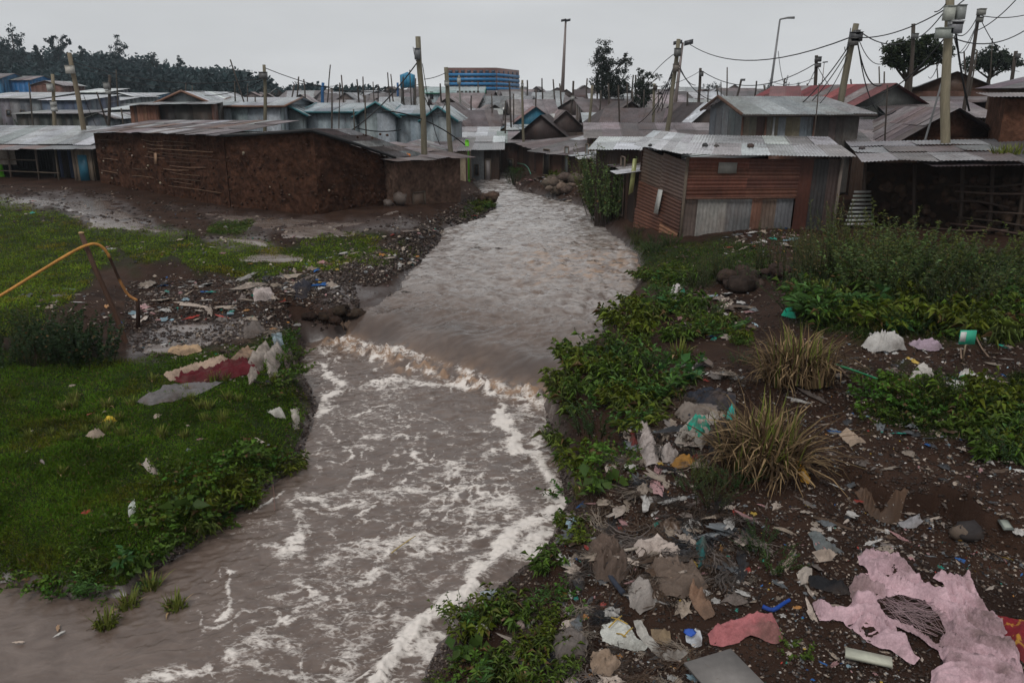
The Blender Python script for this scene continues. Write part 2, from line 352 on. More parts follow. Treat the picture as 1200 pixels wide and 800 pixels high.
def ground_mat():
    m = bpy.data.materials.new('ground_soil'); m.use_nodes = True; nt = m.node_tree; N = nt.nodes; L = nt.links; b = N['Principled BSDF']
    tc = N.new('ShaderNodeTexCoord')
    def noise(s, d=6, r=.65, dist=0):
        n = N.new('ShaderNodeTexNoise'); n.inputs['Scale'].default_value = s; n.inputs['Detail'].default_value = d; n.inputs['Roughness'].default_value = r; n.inputs['Distortion'].default_value = dist
        L.new(tc.outputs['Object'], n.inputs['Vector']); return n
    def ramp(src, a, b_, c0, c1):
        r = N.new('ShaderNodeValToRGB'); r.color_ramp.elements[0].position = a; r.color_ramp.elements[1].position = b_
        r.color_ramp.elements[0].color = (*c0, 1); r.color_ramp.elements[1].color = (*c1, 1); L.new(src, r.inputs[0]); return r
    n1 = noise(1.1); n2 = noise(14, 8, .75); n3 = noise(60, 4, .7)
    soil = ramp(n1.outputs[0], .35, .7, (.022, .0115, .008), (.056, .031, .021))
    speck = ramp(n3.outputs[0], .62, .70, (0, 0, 0), (1, 1, 1))
    mx = N.new('ShaderNodeMix'); mx.data_type = 'RGBA'; mx.inputs[7].default_value = (.10, .075, .06, 1); sm = N.new('ShaderNodeMath'); sm.operation = 'MULTIPLY'; sm.inputs[1].default_value = .45
    L.new(speck.outputs[0], sm.inputs[0]); L.new(sm.outputs[0], mx.inputs[0]); L.new(soil.outputs[0], mx.inputs[6])
    ga = N.new('ShaderNodeAttribute'); ga.attribute_name = 'grassy'; wa = N.new('ShaderNodeAttribute'); wa.attribute_name = 'wet'
    gc = ramp(n2.outputs[0], .35, .65, (.010, .014, .004), (.025, .038, .010))
    mg = N.new('ShaderNodeMix'); mg.data_type = 'RGBA'; L.new(ga.outputs['Fac'], mg.inputs[0]); L.new(mx.outputs[2], mg.inputs[6]); L.new(gc.outputs[0], mg.inputs[7])
    wc = N.new('ShaderNodeMix'); wc.data_type = 'RGBA'; L.new(wa.outputs['Fac'], wc.inputs[0]); L.new(mg.outputs[2], wc.inputs[6]); wc.inputs[7].default_value = (.06, .043, .038, 1)
    L.new(wc.outputs[2], b.inputs['Base Color'])
    wn = N.new('ShaderNodeMath'); wn.operation = 'MULTIPLY'; L.new(wa.outputs['Fac'], wn.inputs[0])
    wr = ramp(n1.outputs[0], .4, .6, (.3, .3, .3), (1, 1, 1)); L.new(wr.outputs[0], wn.inputs[1])
    ro = N.new('ShaderNodeMapRange'); ro.inputs[3].default_value = .7; ro.inputs[4].default_value = .08; L.new(wn.outputs[0], ro.inputs[0]); L.new(ro.outputs[0], b.inputs['Roughness'])
    sp = N.new('ShaderNodeMapRange'); sp.inputs[3].default_value = .08; sp.inputs[4].default_value = .6; L.new(wn.outputs[0], sp.inputs[0]); L.new(sp.outputs[0], b.inputs['Specular IOR Level'])
    bs = N.new('ShaderNodeMapRange'); bs.inputs[3].default_value = 1; bs.inputs[4].default_value = .12; L.new(wa.outputs['Fac'], bs.inputs[0])
    bp = N.new('ShaderNodeBump'); bp.inputs['Distance'].default_value = .035; L.new(bs.outputs[0], bp.inputs['Strength']); L.new(n2.outputs[0], bp.inputs['Height']); L.new(bp.outputs[0], b.inputs['Normal'])
    return m
me = npmesh('ground', np.stack([Xg, Yg, Zg], -1).reshape(-1, 3), Q=np.stack([a, a + 1, a + nc + 1, a + nc], 1), mat=ground_mat(), smooth=True, attrs={'grassy': gm.ravel(), 'wet': wet.ravel()})
tag(link('ground', me), 'dark wet earth of the river banks and slum paths', kind='structure')

# ================= river =================
FOAM = [  # (pixel polyline, half width px, strength)
    ([(372, 402), (420, 405), (470, 415), (530, 428), (580, 448), (640, 482)], 8, .55), ([(392, 396), (430, 402), (470, 410)], 7, .8),
    ([(378, 428), (392, 448), (405, 452), (380, 470), (372, 480)], 5, .8), ([(372, 482), (395, 462), (440, 452), (500, 448), (560, 453), (600, 470), (640, 480)], 5, .8),
    ([(590, 480), (592, 505), (610, 530), (632, 552), (645, 580)], 8, .95), ([(600, 480), (630, 500), (640, 530)], 12, .6), ([(645, 560), (650, 600), (632, 630), (600, 655)], 15, .75),
    ([(640, 600), (600, 625), (570, 665), (545, 700), (525, 712)], 10, 1.0), ([(560, 692), (520, 712), (490, 740), (465, 765), (445, 800), (435, 840)], 9, 1.05),
    ([(488, 515), (486, 530), (492, 545)], 4, .7), ([(400, 525), (455, 515), (470, 505)], 3, .45), ([(500, 545), (535, 540), (570, 520)], 4, .4),
    ([(352, 590), (400, 580), (460, 575), (520, 560), (570, 545)], 8, .55), ([(340, 600), (360, 625), (345, 640), (330, 655)], 10, .7), ([(350, 575), (420, 592), (500, 600)], 7, .4),
    ([(315, 740), (345, 710), (380, 700), (420, 680), (480, 655), (540, 640)], 4, .75), ([(270, 770), (320, 745), (360, 760), (400, 740)], 14, .6), ([(380, 660), (440, 650), (490, 640), (560, 600), (600, 590)], 14, .6),
    ([(262, 672), (268, 700), (275, 718), (262, 735)], 4, .75), ([(300, 640), (340, 645), (420, 655)], 6, .45), ([(420, 500), (440, 560), (480, 600)], 5, .2), ([(390, 700), (430, 740), (400, 790)], 22, .45), ([(500, 600), (480, 660), (450, 720), (430, 770)], 22, .4),
    ([(150, 800), (220, 790), (300, 780), (380, 800)], 8, .55), ([(555, 570), (580, 600), (575, 640)], 10, .35), ([(480, 480), (540, 470), (600, 495)], 8, .25), ([(215, 700), (235, 730), (210, 760)], 10, .2), ([(560, 560), (520, 600), (470, 620), (430, 640), (400, 662)], 4, .6), ([(600, 520), (560, 540), (540, 575), (505, 590)], 3, .55), ([(610, 600), (560, 630), (500, 645)], 5, .6), ([(430, 470), (470, 490), (530, 500), (585, 520)], 3, .4), ([(365, 520), (372, 560), (350, 590)], 5, .5), ([(560, 500), (540, 520), (545, 560), (570, 590)], 3, .45), ([(300, 700), (340, 690), (390, 650)], 5, .5), ([(480, 700), (440, 720), (400, 765), (380, 800)], 4, .5), ([(600, 655), (560, 650), (520, 670), (500, 700)], 7, .55),
]
nr2, nc2 = 1000, 620
y2 = np.concatenate([np.linspace(3.0, 5.8, 20, endpoint=False), np.exp(np.linspace(math.log(5.8), math.log(72.), nr2 - 20))]); a2 = np.linspace(-.92, .30, nc2)
Y2, A2 = np.meshgrid(y2, a2, indexing='ij'); X2 = A2 * (Y2 + 1.)
sd2 = sdist(X2.ravel(), Y2.ravel(), RIV).reshape(X2.shape)
Zw = zwater(X2, Y2); S2 = (X2 - W0[0]) * WN[0] + (Y2 - W0[1]) * WN[1]
wpx, wpy = proj(X2, Y2, Zw)
# warp for lively outlines
qx = wpx + 26 * fbm(X2 * 1.1, Y2 * 1.1, 6, 21, .62); qy = wpy + 20 * fbm(X2 * 1.1 + 50, Y2 * 1.1, 6, 22, .62)
brk = .62 + .75 * fbm(X2 * 1.8, Y2 * 1.8, 4, 23)
foam = np.zeros_like(X2)
for pl, w, s in FOAM:
    dd = seg_dist(qx, qy, pl); foam = np.maximum(foam, s * np.clip(brk + .2 * (s > .85), .2, 1) * (.72 * np.exp(-(dd / (w * .8)) ** 2) + .36 * np.exp(-(dd / (w * 2.6)) ** 2)))
lower = 1 - sstep(-.2, .1, S2)
foam = np.maximum(foam * sstep(-.2, .3, 1 - sstep(.0, .3, S2)), .0)
broad = .22 * lower * sstep(190, 330, wpx + .2 * (wpy - 600)) * (.62 + 1.0 * fbm(X2 * .6, Y2 * .6, 3, 30))
msk = lower * sstep(170, 330, wpx + .2 * (wpy - 600)); wx_ = X2 + .35 * fbm(X2 * .9, Y2 * .9, 4, 201); wy_ = Y2 + .35 * fbm(X2 * .9 + 30, Y2 * .9, 4, 202)
c1 = np.abs(fbm(wx_ * .75, wy_ * .55, 3, 203)); c2 = np.abs(fbm(wx_ * 1.7, wy_ * 1.3, 3, 204)); c3 = np.abs(fbm(wx_ * 3.6, wy_ * 2.8, 2, 205))
pt_ = np.clip(.55 + 1.3 * fbm(X2 * .45, Y2 * .45, 3, 206), 0, 1.1)
veins = np.maximum.reduce([.60 * np.exp(-(c1 / .045) ** 2) * np.clip(brk * 1.3, .3, 1.15), .58 * np.exp(-(c2 / .070) ** 2) * pt_, .46 * np.exp(-(c3 / .075) ** 2) * pt_]) * msk * np.clip(.55 + brk * .5, .3, 1)
foam = np.maximum(np.maximum(foam, broad), veins)
# waves
fu, fv = X2 * .93 + Y2 * .36, Y2 * .93 - X2 * .36
amp = lower * (.018 + .03 * np.exp(-(S2 / 1.6) ** 2)) + (1 - lower) * (.026 * np.exp(-((wpy - 370) / 60) ** 2) * sstep(.3, 2.2, S2) + .006 + .02 * np.exp(-((wpy - 310) / 18) ** 2) * sstep(560, 620, wpx))
amp = amp * (1 - .55 * sstep(300, 240, wpy) * (1 - lower)); amp = amp * (1 - .75 * sstep(200, 60, wpx) * sstep(640, 700, wpy))
r1 = 1 - np.abs(fbm(fu * 1.3, fv * 2.4, 3, 11)) * 2.2
r2 = 1 - np.abs(fbm(fu * 3.6 + 3 * fbm(fu, fv, 2, 14), fv * 6.5, 3, 12)) * 2.2
up = 1 - lower; zone = np.exp(-((wpy - 395) / 62) ** 2)
swell = np.sin(fv * 3.4 + fu * 1.6 + 3.2 * fbm(X2 * .35, Y2 * .35, 3, 33)) ; swell = swell * (.6 + .8 * fbm(X2 * .5, Y2 * .5, 2, 34))
amp = amp * (1 + .9 * up * zone)
h = up * (.065 * zone + .014) * swell + up * .045 * np.exp(-((wpy - 312) / 26) ** 2) * sstep(560, 620, wpx) * np.abs(fbm(X2 * 1.6, Y2 * 2.2, 3, 35)) * 2.5
h = h + up * sstep(.8, 3, S2) * (.065 * (1 - np.abs(fbm(fu * .8, fv * 1.5, 3, 45)) * 2.6) + .028 * (1 - np.abs(fbm(fu * 2.4, fv * 4.2, 2, 46)) * 2.6))
h = h + foam * .035 * (.4 + np.abs(fbm(X2 * 7, Y2 * 7, 3, 36)) * 2)
h = h + amp * (r1 * 1.3 + .55 * r2 + .25 * fbm(fu * 14, fv * 20, 2, 13))
# broken crest at the foot of the ledge, long tongues of water going over the lip
foot = np.exp(-((S2 - .02 + .25 * fbm(X2 * .8, Y2 * .8, 3, 15)) / .16) ** 2)
h += foot * (.17 * np.abs(fbm(X2 * 3.2, Y2 * 3.2, 4, 16)) * 2 + .03) - .05 * np.exp(-((S2 + .4) / .3) ** 2)
tng = np.exp(-((S2 - 1.2) / .9) ** 2)
h += tng * .035 * np.sin(fu * 3.1 + 2 * fbm(X2 * .7, Y2 * .4, 2, 17) * 2)
ridge = np.exp(-(seg_dist(qx, qy, [(600, 655), (560, 692), (520, 712), (490, 740), (465, 765), (445, 800), (435, 840)]) / 9) ** 2)
h += .05 * ridge
h += .06 * np.exp(-((wpy - 302 - 6 * fbm(X2 * .5, Y2 * .5, 2, 19)) / 5) ** 2) * sstep(610, 650, wpx) * (1 - lower)
h *= sstep(-.3, .25, sd2) * .8 + .2
brown = .8 * up * np.exp(-((wpy - 312) / 24) ** 2) * sstep(560, 640, wpx) * sstep(-.1, .3, fbm(fu * 2.4, fv * 3.6, 3, 47)) + np.exp(-((S2 - .0 + .2 * fbm(X2 * .8, Y2 * .8, 3, 15)) / .28) ** 2) * sstep(-.15, .3, fbm(X2 * 4, Y2 * 4, 3, 18) + .1) + (1 - lower) * .6 * sstep(.12, .4, fbm(fu * 2, fv * 3.5, 3, 20)) * (np.exp(-((wpy - 320) / 25) ** 2) * sstep(580, 640, wpx))
keep = (sd2 > -.45)
i, j = np.meshgrid(np.arange(nr2 - 1), np.arange(nc2 - 1), indexing='ij')
kf = keep[:-1, :-1] & keep[1:, :-1] & keep[:-1, 1:] & keep[1:, 1:]
a = (i * nc2 + j)[kf]
Q = np.stack([a, a + 1, a + nc2 + 1, a + nc2], 1)
idx, inv = np.unique(Q, return_inverse=True); Q = inv.reshape(-1, 4)
VW = np.stack([X2, Y2, Zw + h], -1).reshape(-1, 3)[idx]
def water_mat():
    m = bpy.data.materials.new('muddy_water'); m.use_nodes = True; nt = m.node_tree; N = nt.nodes; L = nt.links; b = N['Principled BSDF']
    tc = N.new('ShaderNodeTexCoord'); mp = N.new('ShaderNodeMapping'); mp.inputs['Rotation'].default_value = (0, 0, .37); mp.inputs['Scale'].default_value = (1, 1.7, 1); L.new(tc.outputs['Object'], mp.inputs[0])
    def noise(s, d, r, dist=0, src=None):
        n = N.new('ShaderNodeTexNoise'); n.inputs['Scale'].default_value = s; n.inputs['Detail'].default_value = d; n.inputs['Roughness'].default_value = r; n.inputs['Distortion'].default_value = dist
        L.new(src or mp.outputs[0], n.inputs['Vector']); return n
    def math_(op, a, b_=None, c=None):
        n = N.new('ShaderNodeMath'); n.operation = op
        for k, v in enumerate((a, b_, c)):
            if v is None: continue
            if isinstance(v, (int, float)): n.inputs[k].default_value = v
            else: L.new(v, n.inputs[k])
        return n.outputs[0]
    fa = N.new('ShaderNodeAttribute'); fa.attribute_name = 'foam'; ba = N.new('ShaderNodeAttribute'); ba.attribute_name = 'churn'
    # lacy network: warped ridged noise
    w = noise(2.2, 4, .6, 1.2); n = noise(3.6, 4, .55, .35); n2 = noise(15, 3, .6, .2); vo = N.new('ShaderNodeTexVoronoi'); vo.feature = 'DISTANCE_TO_EDGE'; vo.inputs['Scale'].default_value = 3.6
    wv = N.new('ShaderNodeVectorMath'); wv.operation = 'SCALE'; wv.inputs['Scale'].default_value = .55; L.new(noise(3.0, 5, .6).outputs['Color'], wv.inputs[0])
    av = N.new('ShaderNodeVectorMath'); av.operation = 'ADD'; L.new(mp.outputs[0], av.inputs[0]); L.new(wv.outputs[0], av.inputs[1]); L.new(av.outputs[0], vo.inputs['Vector'])
    lace = math_('SUBTRACT', 1.0, math_('MULTIPLY', vo.outputs['Distance'], 4.2))
    ridg = math_('SUBTRACT', 1.0, math_('MULTIPLY', math_('ABSOLUTE', math_('SUBTRACT', n.outputs[0], .5)), 6.0))
    net = math_('MAXIMUM', math_('MULTIPLY', lace, .95), ridg)
    fine = math_('MULTIPLY', math_('SUBTRACT', n2.outputs[0], .5), 1.6)
    tot = math_('ADD', math_('ADD', math_('MULTIPLY', fa.outputs['Fac'], 1.35), math_('MULTIPLY', math_('SUBTRACT', net, .5), .62)), math_('MULTIPLY', fine, .55))
    tot = math_('ADD', tot, math_('MULTIPLY', math_('SUBTRACT', w.outputs[0], .5), .5))
    mr = N.new('ShaderNodeMapRange'); mr.inputs[1].default_value = .50; mr.inputs[2].default_value = .98; L.new(tot, mr.inputs[0]); fo = mr.outputs[0]
    gate = N.new('ShaderNodeMapRange'); gate.inputs[1].default_value = .03; gate.inputs[2].default_value = .2; L.new(fa.outputs['Fac'], gate.inputs[0])
    fo = math_('MULTIPLY', fo, gate.outputs[0])
    cr = N.new('ShaderNodeValToRGB'); cr.color_ramp.elements[0].position = .3; cr.color_ramp.elements[1].position = .7
    cr.color_ramp.elements[0].color = (.095, .067, .054, 1); cr.color_ramp.elements[1].color = (.155, .116, .097, 1); L.new(w.outputs[0], cr.inputs[0])
    mb = N.new('ShaderNodeMix'); mb.data_type = 'RGBA'; L.new(ba.outputs['Fac'], mb.inputs[0]); L.new(cr.outputs[0], mb.inputs[6]); mb.inputs[7].default_value = (.30, .19, .12, 1)
    ea = N.new('ShaderNodeAttribute'); ea.attribute_name = 'froth_sheen'; ma = N.new('ShaderNodeMix'); ma.data_type = 'RGBA'; sn = noise(1.6, 6, .7, .8); sr = N.new('ShaderNodeMapRange'); sr.inputs[1].default_value = .36; sr.inputs[2].default_value = .62; L.new(sn.outputs[0], sr.inputs[0])
    L.new(math_('MULTIPLY', ea.outputs['Fac'], sr.outputs[0]), ma.inputs[0]); L.new(mb.outputs[2], ma.inputs[6]); ma.inputs[7].default_value = (.45, .425, .41, 1); mb = ma  # pale grey for upstream froth, also painting in the silver sky sheen
    da = N.new('ShaderNodeAttribute'); da.attribute_name = 'drop_shade'; md = N.new('ShaderNodeMix'); md.data_type = 'RGBA'; L.new(da.outputs['Fac'], md.inputs[0]); L.new(mb.outputs[2], md.inputs[6]); md.inputs[7].default_value = (.062, .045, .038, 1); mb = md  # shade and dark reflection of the ledge drop painted as darker brown
    mf = N.new('ShaderNodeMix'); mf.data_type = 'RGBA'; L.new(math_('MULTIPLY', fo, .92), mf.inputs[0]); L.new(mb.outputs[2], mf.inputs[6]); mf.inputs[7].default_value = (.72, .66, .61, 1)
    L.new(mf.outputs[2], b.inputs['Base Color'])
    L.new(math_('ADD', math_('MULTIPLY', fo, .5), .07), b.inputs['Roughness']); b.inputs['IOR'].default_value = 1.45; b.inputs['Specular IOR Level'].default_value = .5
    bn = noise(9, 8, .7, .4); hh = math_('ADD', math_('MULTIPLY', bn.outputs[0], 1.0), math_('MULTIPLY', fo, .35))
    bp = N.new('ShaderNodeBump'); bp.inputs['Strength'].default_value = .32; bp.inputs['Distance'].default_value = .02; L.new(hh, bp.inputs['Height']); L.new(bp.outputs[0], b.inputs['Normal'])
    return m
me = npmesh('river_water', VW, Q=Q, mat=water_mat(), smooth=True, attrs={'foam': foam.ravel()[idx], 'churn': np.clip(brown, 0, 1).ravel()[idx], 'drop_shade': (.75 * sstep(.1, .45, S2) * (1 - sstep(.9, 2.2, S2)) * (.55 + .9 * fbm(fu * 2.2, fv * .8, 3, 44))).clip(0, 1).ravel()[idx], 'froth_sheen': (up * sstep(1.0, 4.5, S2) * (1 - .5 * np.clip(brown, 0, 1)) * (.55 + .45 * sstep(330, 250, wpy))).ravel()[idx]})
tag(link('river_water', me), 'muddy brown floodwater running over a low ledge with foam', kind='structure')
# thin standing water lying in the hollows of the track
WM = water_mat()
for poly, col, lab in [(WET_POLYS[0], 0, 'shallow rainwater lying on the muddy track'), (WET_POLYS[1], 0, 'grey puddle in the litter belt'), (WET_POLYS[3], 0, 'rainwater sheet on the far track'), ([(255, 300), (300, 296), (380, 300), (360, 312), (280, 312)], 0, 'small puddle in the upper grass')]:
    Wq = np.array([P(a, b, G1(*P(a, b, 1.3)[:2]))[:2] for a, b in poly]); lo, hi = Wq.min(0) - .3, Wq.max(0) + .3; n1_, n2_ = int((hi[0] - lo[0]) / .12) + 2, int((hi[1] - lo[1]) / .12) + 2
    XX, YY = np.meshgrid(np.linspace(lo[0], hi[0], n1_), np.linspace(lo[1], hi[1], n2_), indexing='ij'); ZZ = G0(XX.ravel(), YY.ravel(), False).reshape(XX.shape); sd = sdist(XX, YY, Wq) + .25 * fbm(XX, YY, 3, 66)
    ZZ = ZZ + .012 - .10 * (1 - sstep(-.05, .35, sd)); k = sd > -.15; kf = k[:-1, :-1] & k[1:, :-1] & k[:-1, 1:] & k[1:, 1:]; i, j = np.meshgrid(np.arange(n1_ - 1), np.arange(n2_ - 1), indexing='ij'); a = (i * n2_ + j)[kf]
    Qp = np.stack([a, a + n2_, a + n2_ + 1, a + 1], 1); ix, iv = np.unique(Qp, return_inverse=True)
    me = npmesh('puddle', np.stack([XX, YY, ZZ], -1).reshape(-1, 3)[ix], Q=iv.reshape(-1, 4), mat=WM, smooth=True, attrs={'foam': np.zeros(len(ix)), 'churn': np.zeros(len(ix)), 'froth_sheen': np.full(len(ix), .25), 'drop_shade': np.zeros(len(ix))}); tag(link('puddle', me), lab, kind='structure')
print('land done')
# ================= buildings =================
PURP = (.17, .145, .15); PURPD = (.11, .088, .087); GREYL = (.42, .435, .45); GREYM = (.22, .225, .23); RUST = (.12, .05, .03); RUSTD = (.075, .035, .024); WHT = (.56, .575, .59); BLUG = (.19, .225, .245)
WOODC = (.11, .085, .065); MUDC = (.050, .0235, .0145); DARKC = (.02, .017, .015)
def jc(c, v=.15, h=.04):
    k = 1 + RS.uniform(-v, v); return tuple(max(.005, a * k * (1 + RS.uniform(-h, h))) for a in c)
def lerp(a, b, t): return np.asarray(a, float) * (1 - t) + np.asarray(b, float) * t
def bil(q, u, v):   # q = p00,p10,p11,p01
    return lerp(lerp(q[0], q[1], u), lerp(q[3], q[2], u), v)
def nrm(v): v = np.asarray(v, float); return v / (np.linalg.norm(v) + 1e-9)
def sheet_roof(mb, q, cols, near=False, sheet=.85, rows=1, jit=.03, along='v', ragged=.12, th=.006):
    """roof slope laid out of separate corrugated sheets; q: eave-left, eave-right, ridge-right, ridge-left"""
    W = np.linalg.norm(np.subtract(q[1], q[0])); n = max(1, int(round(W / sheet))); N = nrm(np.cross(np.subtract(q[1], q[0]), np.subtract(q[3], q[0])))
    S = np.linalg.norm(np.subtract(q[3], q[0]))
    for r in range(rows):
        for i in range(n):
            u0, u1 = i / n, (i + 1.06) / n; u1 = min(u1, 1.0)
            v0, v1 = r / rows, min(1, (r + 1.08) / rows)
            if r == 0: v0 -= RS.uniform(0, ragged) / S
            o0, o1 = RS.uniform(0, jit, 2); o = N * (.004 * (i % 2) + .012 * (rows - r))
            p = [bil(q, u0, v0) + N * o0 + o, bil(q, u1, v0) + N * o1 + o, bil(q, u1, v1) + o, bil(q, u0, v1) + o]
            c = cols[RS.randint(len(cols))]
            if near: mb.corr(*p, jc(c, .28), pitch=.1, amp=.011, along='v')
            else: mb.slab(*p, th, jc(c, .28))
def patch_wall(mb, q, style, cols, N=None, step=.8, rows=1, near=False):
    """wall face out of sheets or planks; q: bottom-left, bottom-right, top-right, top-left"""
    W = np.linalg.norm(np.subtract(q[1], q[0])); N = nrm(np.cross(np.subtract(q[1], q[0]), np.subtract(q[3], q[0])))
    if style == 'wood': step = .16
    n = max(1, int(round(W / step)))
    for r in range(rows):
        for i in range(n):
            u0, u1 = i / n, (i + 1) / n; v0, v1 = r / rows, (r + 1) / rows
            o = N * (RS.uniform(0, .02) + .001 * i % .008)
            p = [bil(q, u0, v0) + o, bil(q, u1, v0) + o, bil(q, u1, v1) + o, bil(q, u0, v1) + o]
            c = jc(cols[RS.randint(len(cols))], .2)
            if style == 'tin' and near: mb.corr(*p, c, pitch=.1, amp=.011, along='v')
            elif style == 'tinh' and near: mb.corr(*p, c, pitch=.1, amp=.011, along='u')
            else: mb.slab(*p, .02, c)
def mud_face(mb, q, cell=.09, amp=.05, seed=0, col=MUDC, rough_top=0):
    W = np.linalg.norm(np.subtract(q[1], q[0])); H = np.linalg.norm(np.subtract(q[3], q[0])); N = nrm(np.cross(np.subtract(q[1], q[0]), np.subtract(q[3], q[0])))
    n = max(3, int(W / cell)); m = max(3, int(H / cell)); u, v = np.meshgrid(np.linspace(0, 1, n), np.linspace(0, 1, m), indexing='ij')
    U = u[..., None]; Vv = v[..., None]; q = [np.asarray(a, float) for a in q]
    B = (q[0] * (1 - U) + q[1] * U) * (1 - Vv) + (q[3] * (1 - U) + q[2] * U) * Vv
    d = amp * (fbm(u * W * 1.2, v * H * 1.4, 4, seed + 1) + .6 * fbm(u * W * 5, v * H * 5, 3, seed + 2))
    e = np.minimum(1, np.minimum(u, 1 - u) * n / 2)
    B = B + N * (d * e)[..., None]
    c = np.asarray(col) * (1 + .55 * fbm(u * W * 1.6, v * H * 1.6, 4, seed + 3) + .6 * fbm(u * W * 7, v * H * 7, 2, seed + 4))[..., None]
    B = B[::, ::]
    mb.grid(B[:, ::-1], np.clip(c, .004, 1)[:, ::-1])
def zat(py, Y, px=600): return PY(px, py, Y)[2]
def house(name, label, cat, A, B, depth, h, roof='eave', rise=.6, over=.3, wall='tin', wcol=(GREYM,), rcol=(PURP,), hb=None, near=False, group=None, doors=(), trim=None, sheet=.85, rrows=1, seedk=0, zb=None, wallrows=1, jit=.03, ragged=.1, back=None):
    """A,B: front corners (x,y); depth away from the viewer; h: front wall height (m above base).
    roof 'eave': ridge runs along the front; 'gable': gable end in front; 'shed': falls to the front; 'shedback': falls to the back"""
    A = np.asarray(A[:2], float); B = np.asarray(B[:2], float); d = nrm(np.append(B - A, 0))[:2]; v = np.array([-d[1], d[0]])
    if v[1] < 0 and abs(d[0]) > .3: v = -v
    W = np.linalg.norm(B - A); z0 = min(G1(*A), G1(*B)) if zb is None else zb
    lo = z0 - .6
    root = empty(name, (A[0], A[1], z0), label, cat, group)
    hb = h if hb is None else hb
    def pt(s, t, z): q = A + d * s * W + v * t * depth; return np.array([q[0], q[1], z])
    def pm(s, t, z): q = A + d * s + v * t; return np.array([q[0], q[1], z])
    zf = z0 + h; zbk = z0 + hb; zr = max(zf, zbk) + rise
    w = MB(); mk = M['tin']
    def face(q, seed):
        if wall == 'mud': mud_face(w, q, .1 if near else .3, .05 if near else .02, seed, wcol[0])
        else: patch_wall(w, q, wall, wcol, near=near, rows=wallrows)
    ht = {'eave': (zf, zf, zbk, zbk), 'gable': (zf, zf, zf, zf), 'shed': (zf, zf, zbk, zbk), 'shedback': (zf, zf, zbk, zbk)}[roof]
    face([pt(0, 0, lo), pt(1, 0, lo), pt(1, 0, ht[1]), pt(0, 0, ht[0])], seedk)
    face([pt(1, 0, lo), pt(1, 1, lo), pt(1, 1, ht[2]), pt(1, 0, ht[1])], seedk + 1)
    face([pt(1, 1, lo), pt(0, 1, lo), pt(0, 1, ht[3]), pt(1, 1, ht[2])], seedk + 2)
    face([pt(0, 1, lo), pt(0, 0, lo), pt(0, 0, ht[0]), pt(0, 1, ht[3])], seedk + 3)
    wc = wcol[0]
    if roof == 'gable':
        zr = zf + rise
        for t in (0, 1): w.slab(pt(0, t, zf), pt(1, t, zf), pt(.5, t, zr), pt(.499, t, zr), .02 if t == 0 else -.02, jc(wc))
    if roof == 'eave':
        for s in (0, 1): w.slab(pt(s, 0, zf), pt(s, 1, zbk), pt(s, .5, zr), pt(s, .499, zr), .02, jc(wc))
    w.build('wall', M['mud'] if wall == 'mud' else M['wood'] if wall == 'wood' else mk, root)
    r = MB(); so = over
    if roof == 'eave':
        k = (zr - zf) / (depth / 2)
        f0, f1 = pm(-so, -so, zf - k * so), pm(W + so, -so, zf - k * so); t0, t1 = pm(-so, depth / 2, zr), pm(W + so, depth / 2, zr)
        b0, b1 = pm(-so, depth + so, zbk - k * so), pm(W + so, depth + so, zbk - k * so)
        sheet_roof(r, [f0, f1, t1, t0], rcol, near, sheet, rrows, jit, ragged=ragged); sheet_roof(r, [b1, b0, t0, t1], rcol, False, sheet, 1, jit, ragged=ragged)
    elif roof == 'gable':
        k = rise / (W / 2)
        f0, b0 = pm(-so, -so, zf - k * so), pm(-so, depth + so, zf - k * so); f1, b1 = pm(W + so, -so, zf - k * so), pm(W + so, depth + so, zf - k * so)
        t0, t1 = pm(W / 2, -so, zr), pm(W / 2, depth + so, zr)
        sheet_roof(r, [b0, f0, t0, t1], rcol, near, sheet, rrows, jit, ragged=ragged); sheet_roof(r, [f1, b1, t1, t0], rcol, near, sheet, rrows, jit, ragged=ragged)
    else:
        k = (zbk - zf) / depth
        sheet_roof(r, [pm(-so, -so, zf - k * so + .03), pm(W + so, -so, zf - k * so + .03), pm(W + so, depth + so, zbk + k * so + .03), pm(-so, depth + so, zbk + k * so + .03)], rcol, near, sheet, rrows, jit, ragged=ragged)
    ro = r.build('roof', M['roof'] if np.mean([np.mean(c) for c in rcol]) > .24 else M['roof_old'], root)
    if trim is not None:
        t = MB()
        if roof == 'eave': t.tube([f0, f1], .06, trim, 4); t.tube([f0, t0], .06, trim, 4); t.tube([f1, t1], .06, trim, 4)
        elif roof == 'gable': t.tube([f0, t0, f1], .07, trim, 4)
        t.build('trim_board', M['paint'], ro)
    for i, (s0, s1, za, zb_, c, kind) in enumerate(doors):
        m = MB(); fr = MB(); n = -np.array([v[0], v[1], 0])
        q = [pt(s0, 0, z0 + za), pt(s1, 0, z0 + za), pt(s1, 0, z0 + zb_), pt(s0, 0, z0 + zb_)]
        q = [a + n * .045 for a in q]; m.slab(q[0], q[1], q[2], q[3], .012, c)
        D = m.build(kind, M['paint'], root)
        for a, b in ((0, 1), (1, 2), (2, 3), (3, 0)): fr.tube([q[a] + n * .02, q[b] + n * .02], .03, jc(WOODC), 4)
        fr.build('frame', M['wood'], D)
    return root
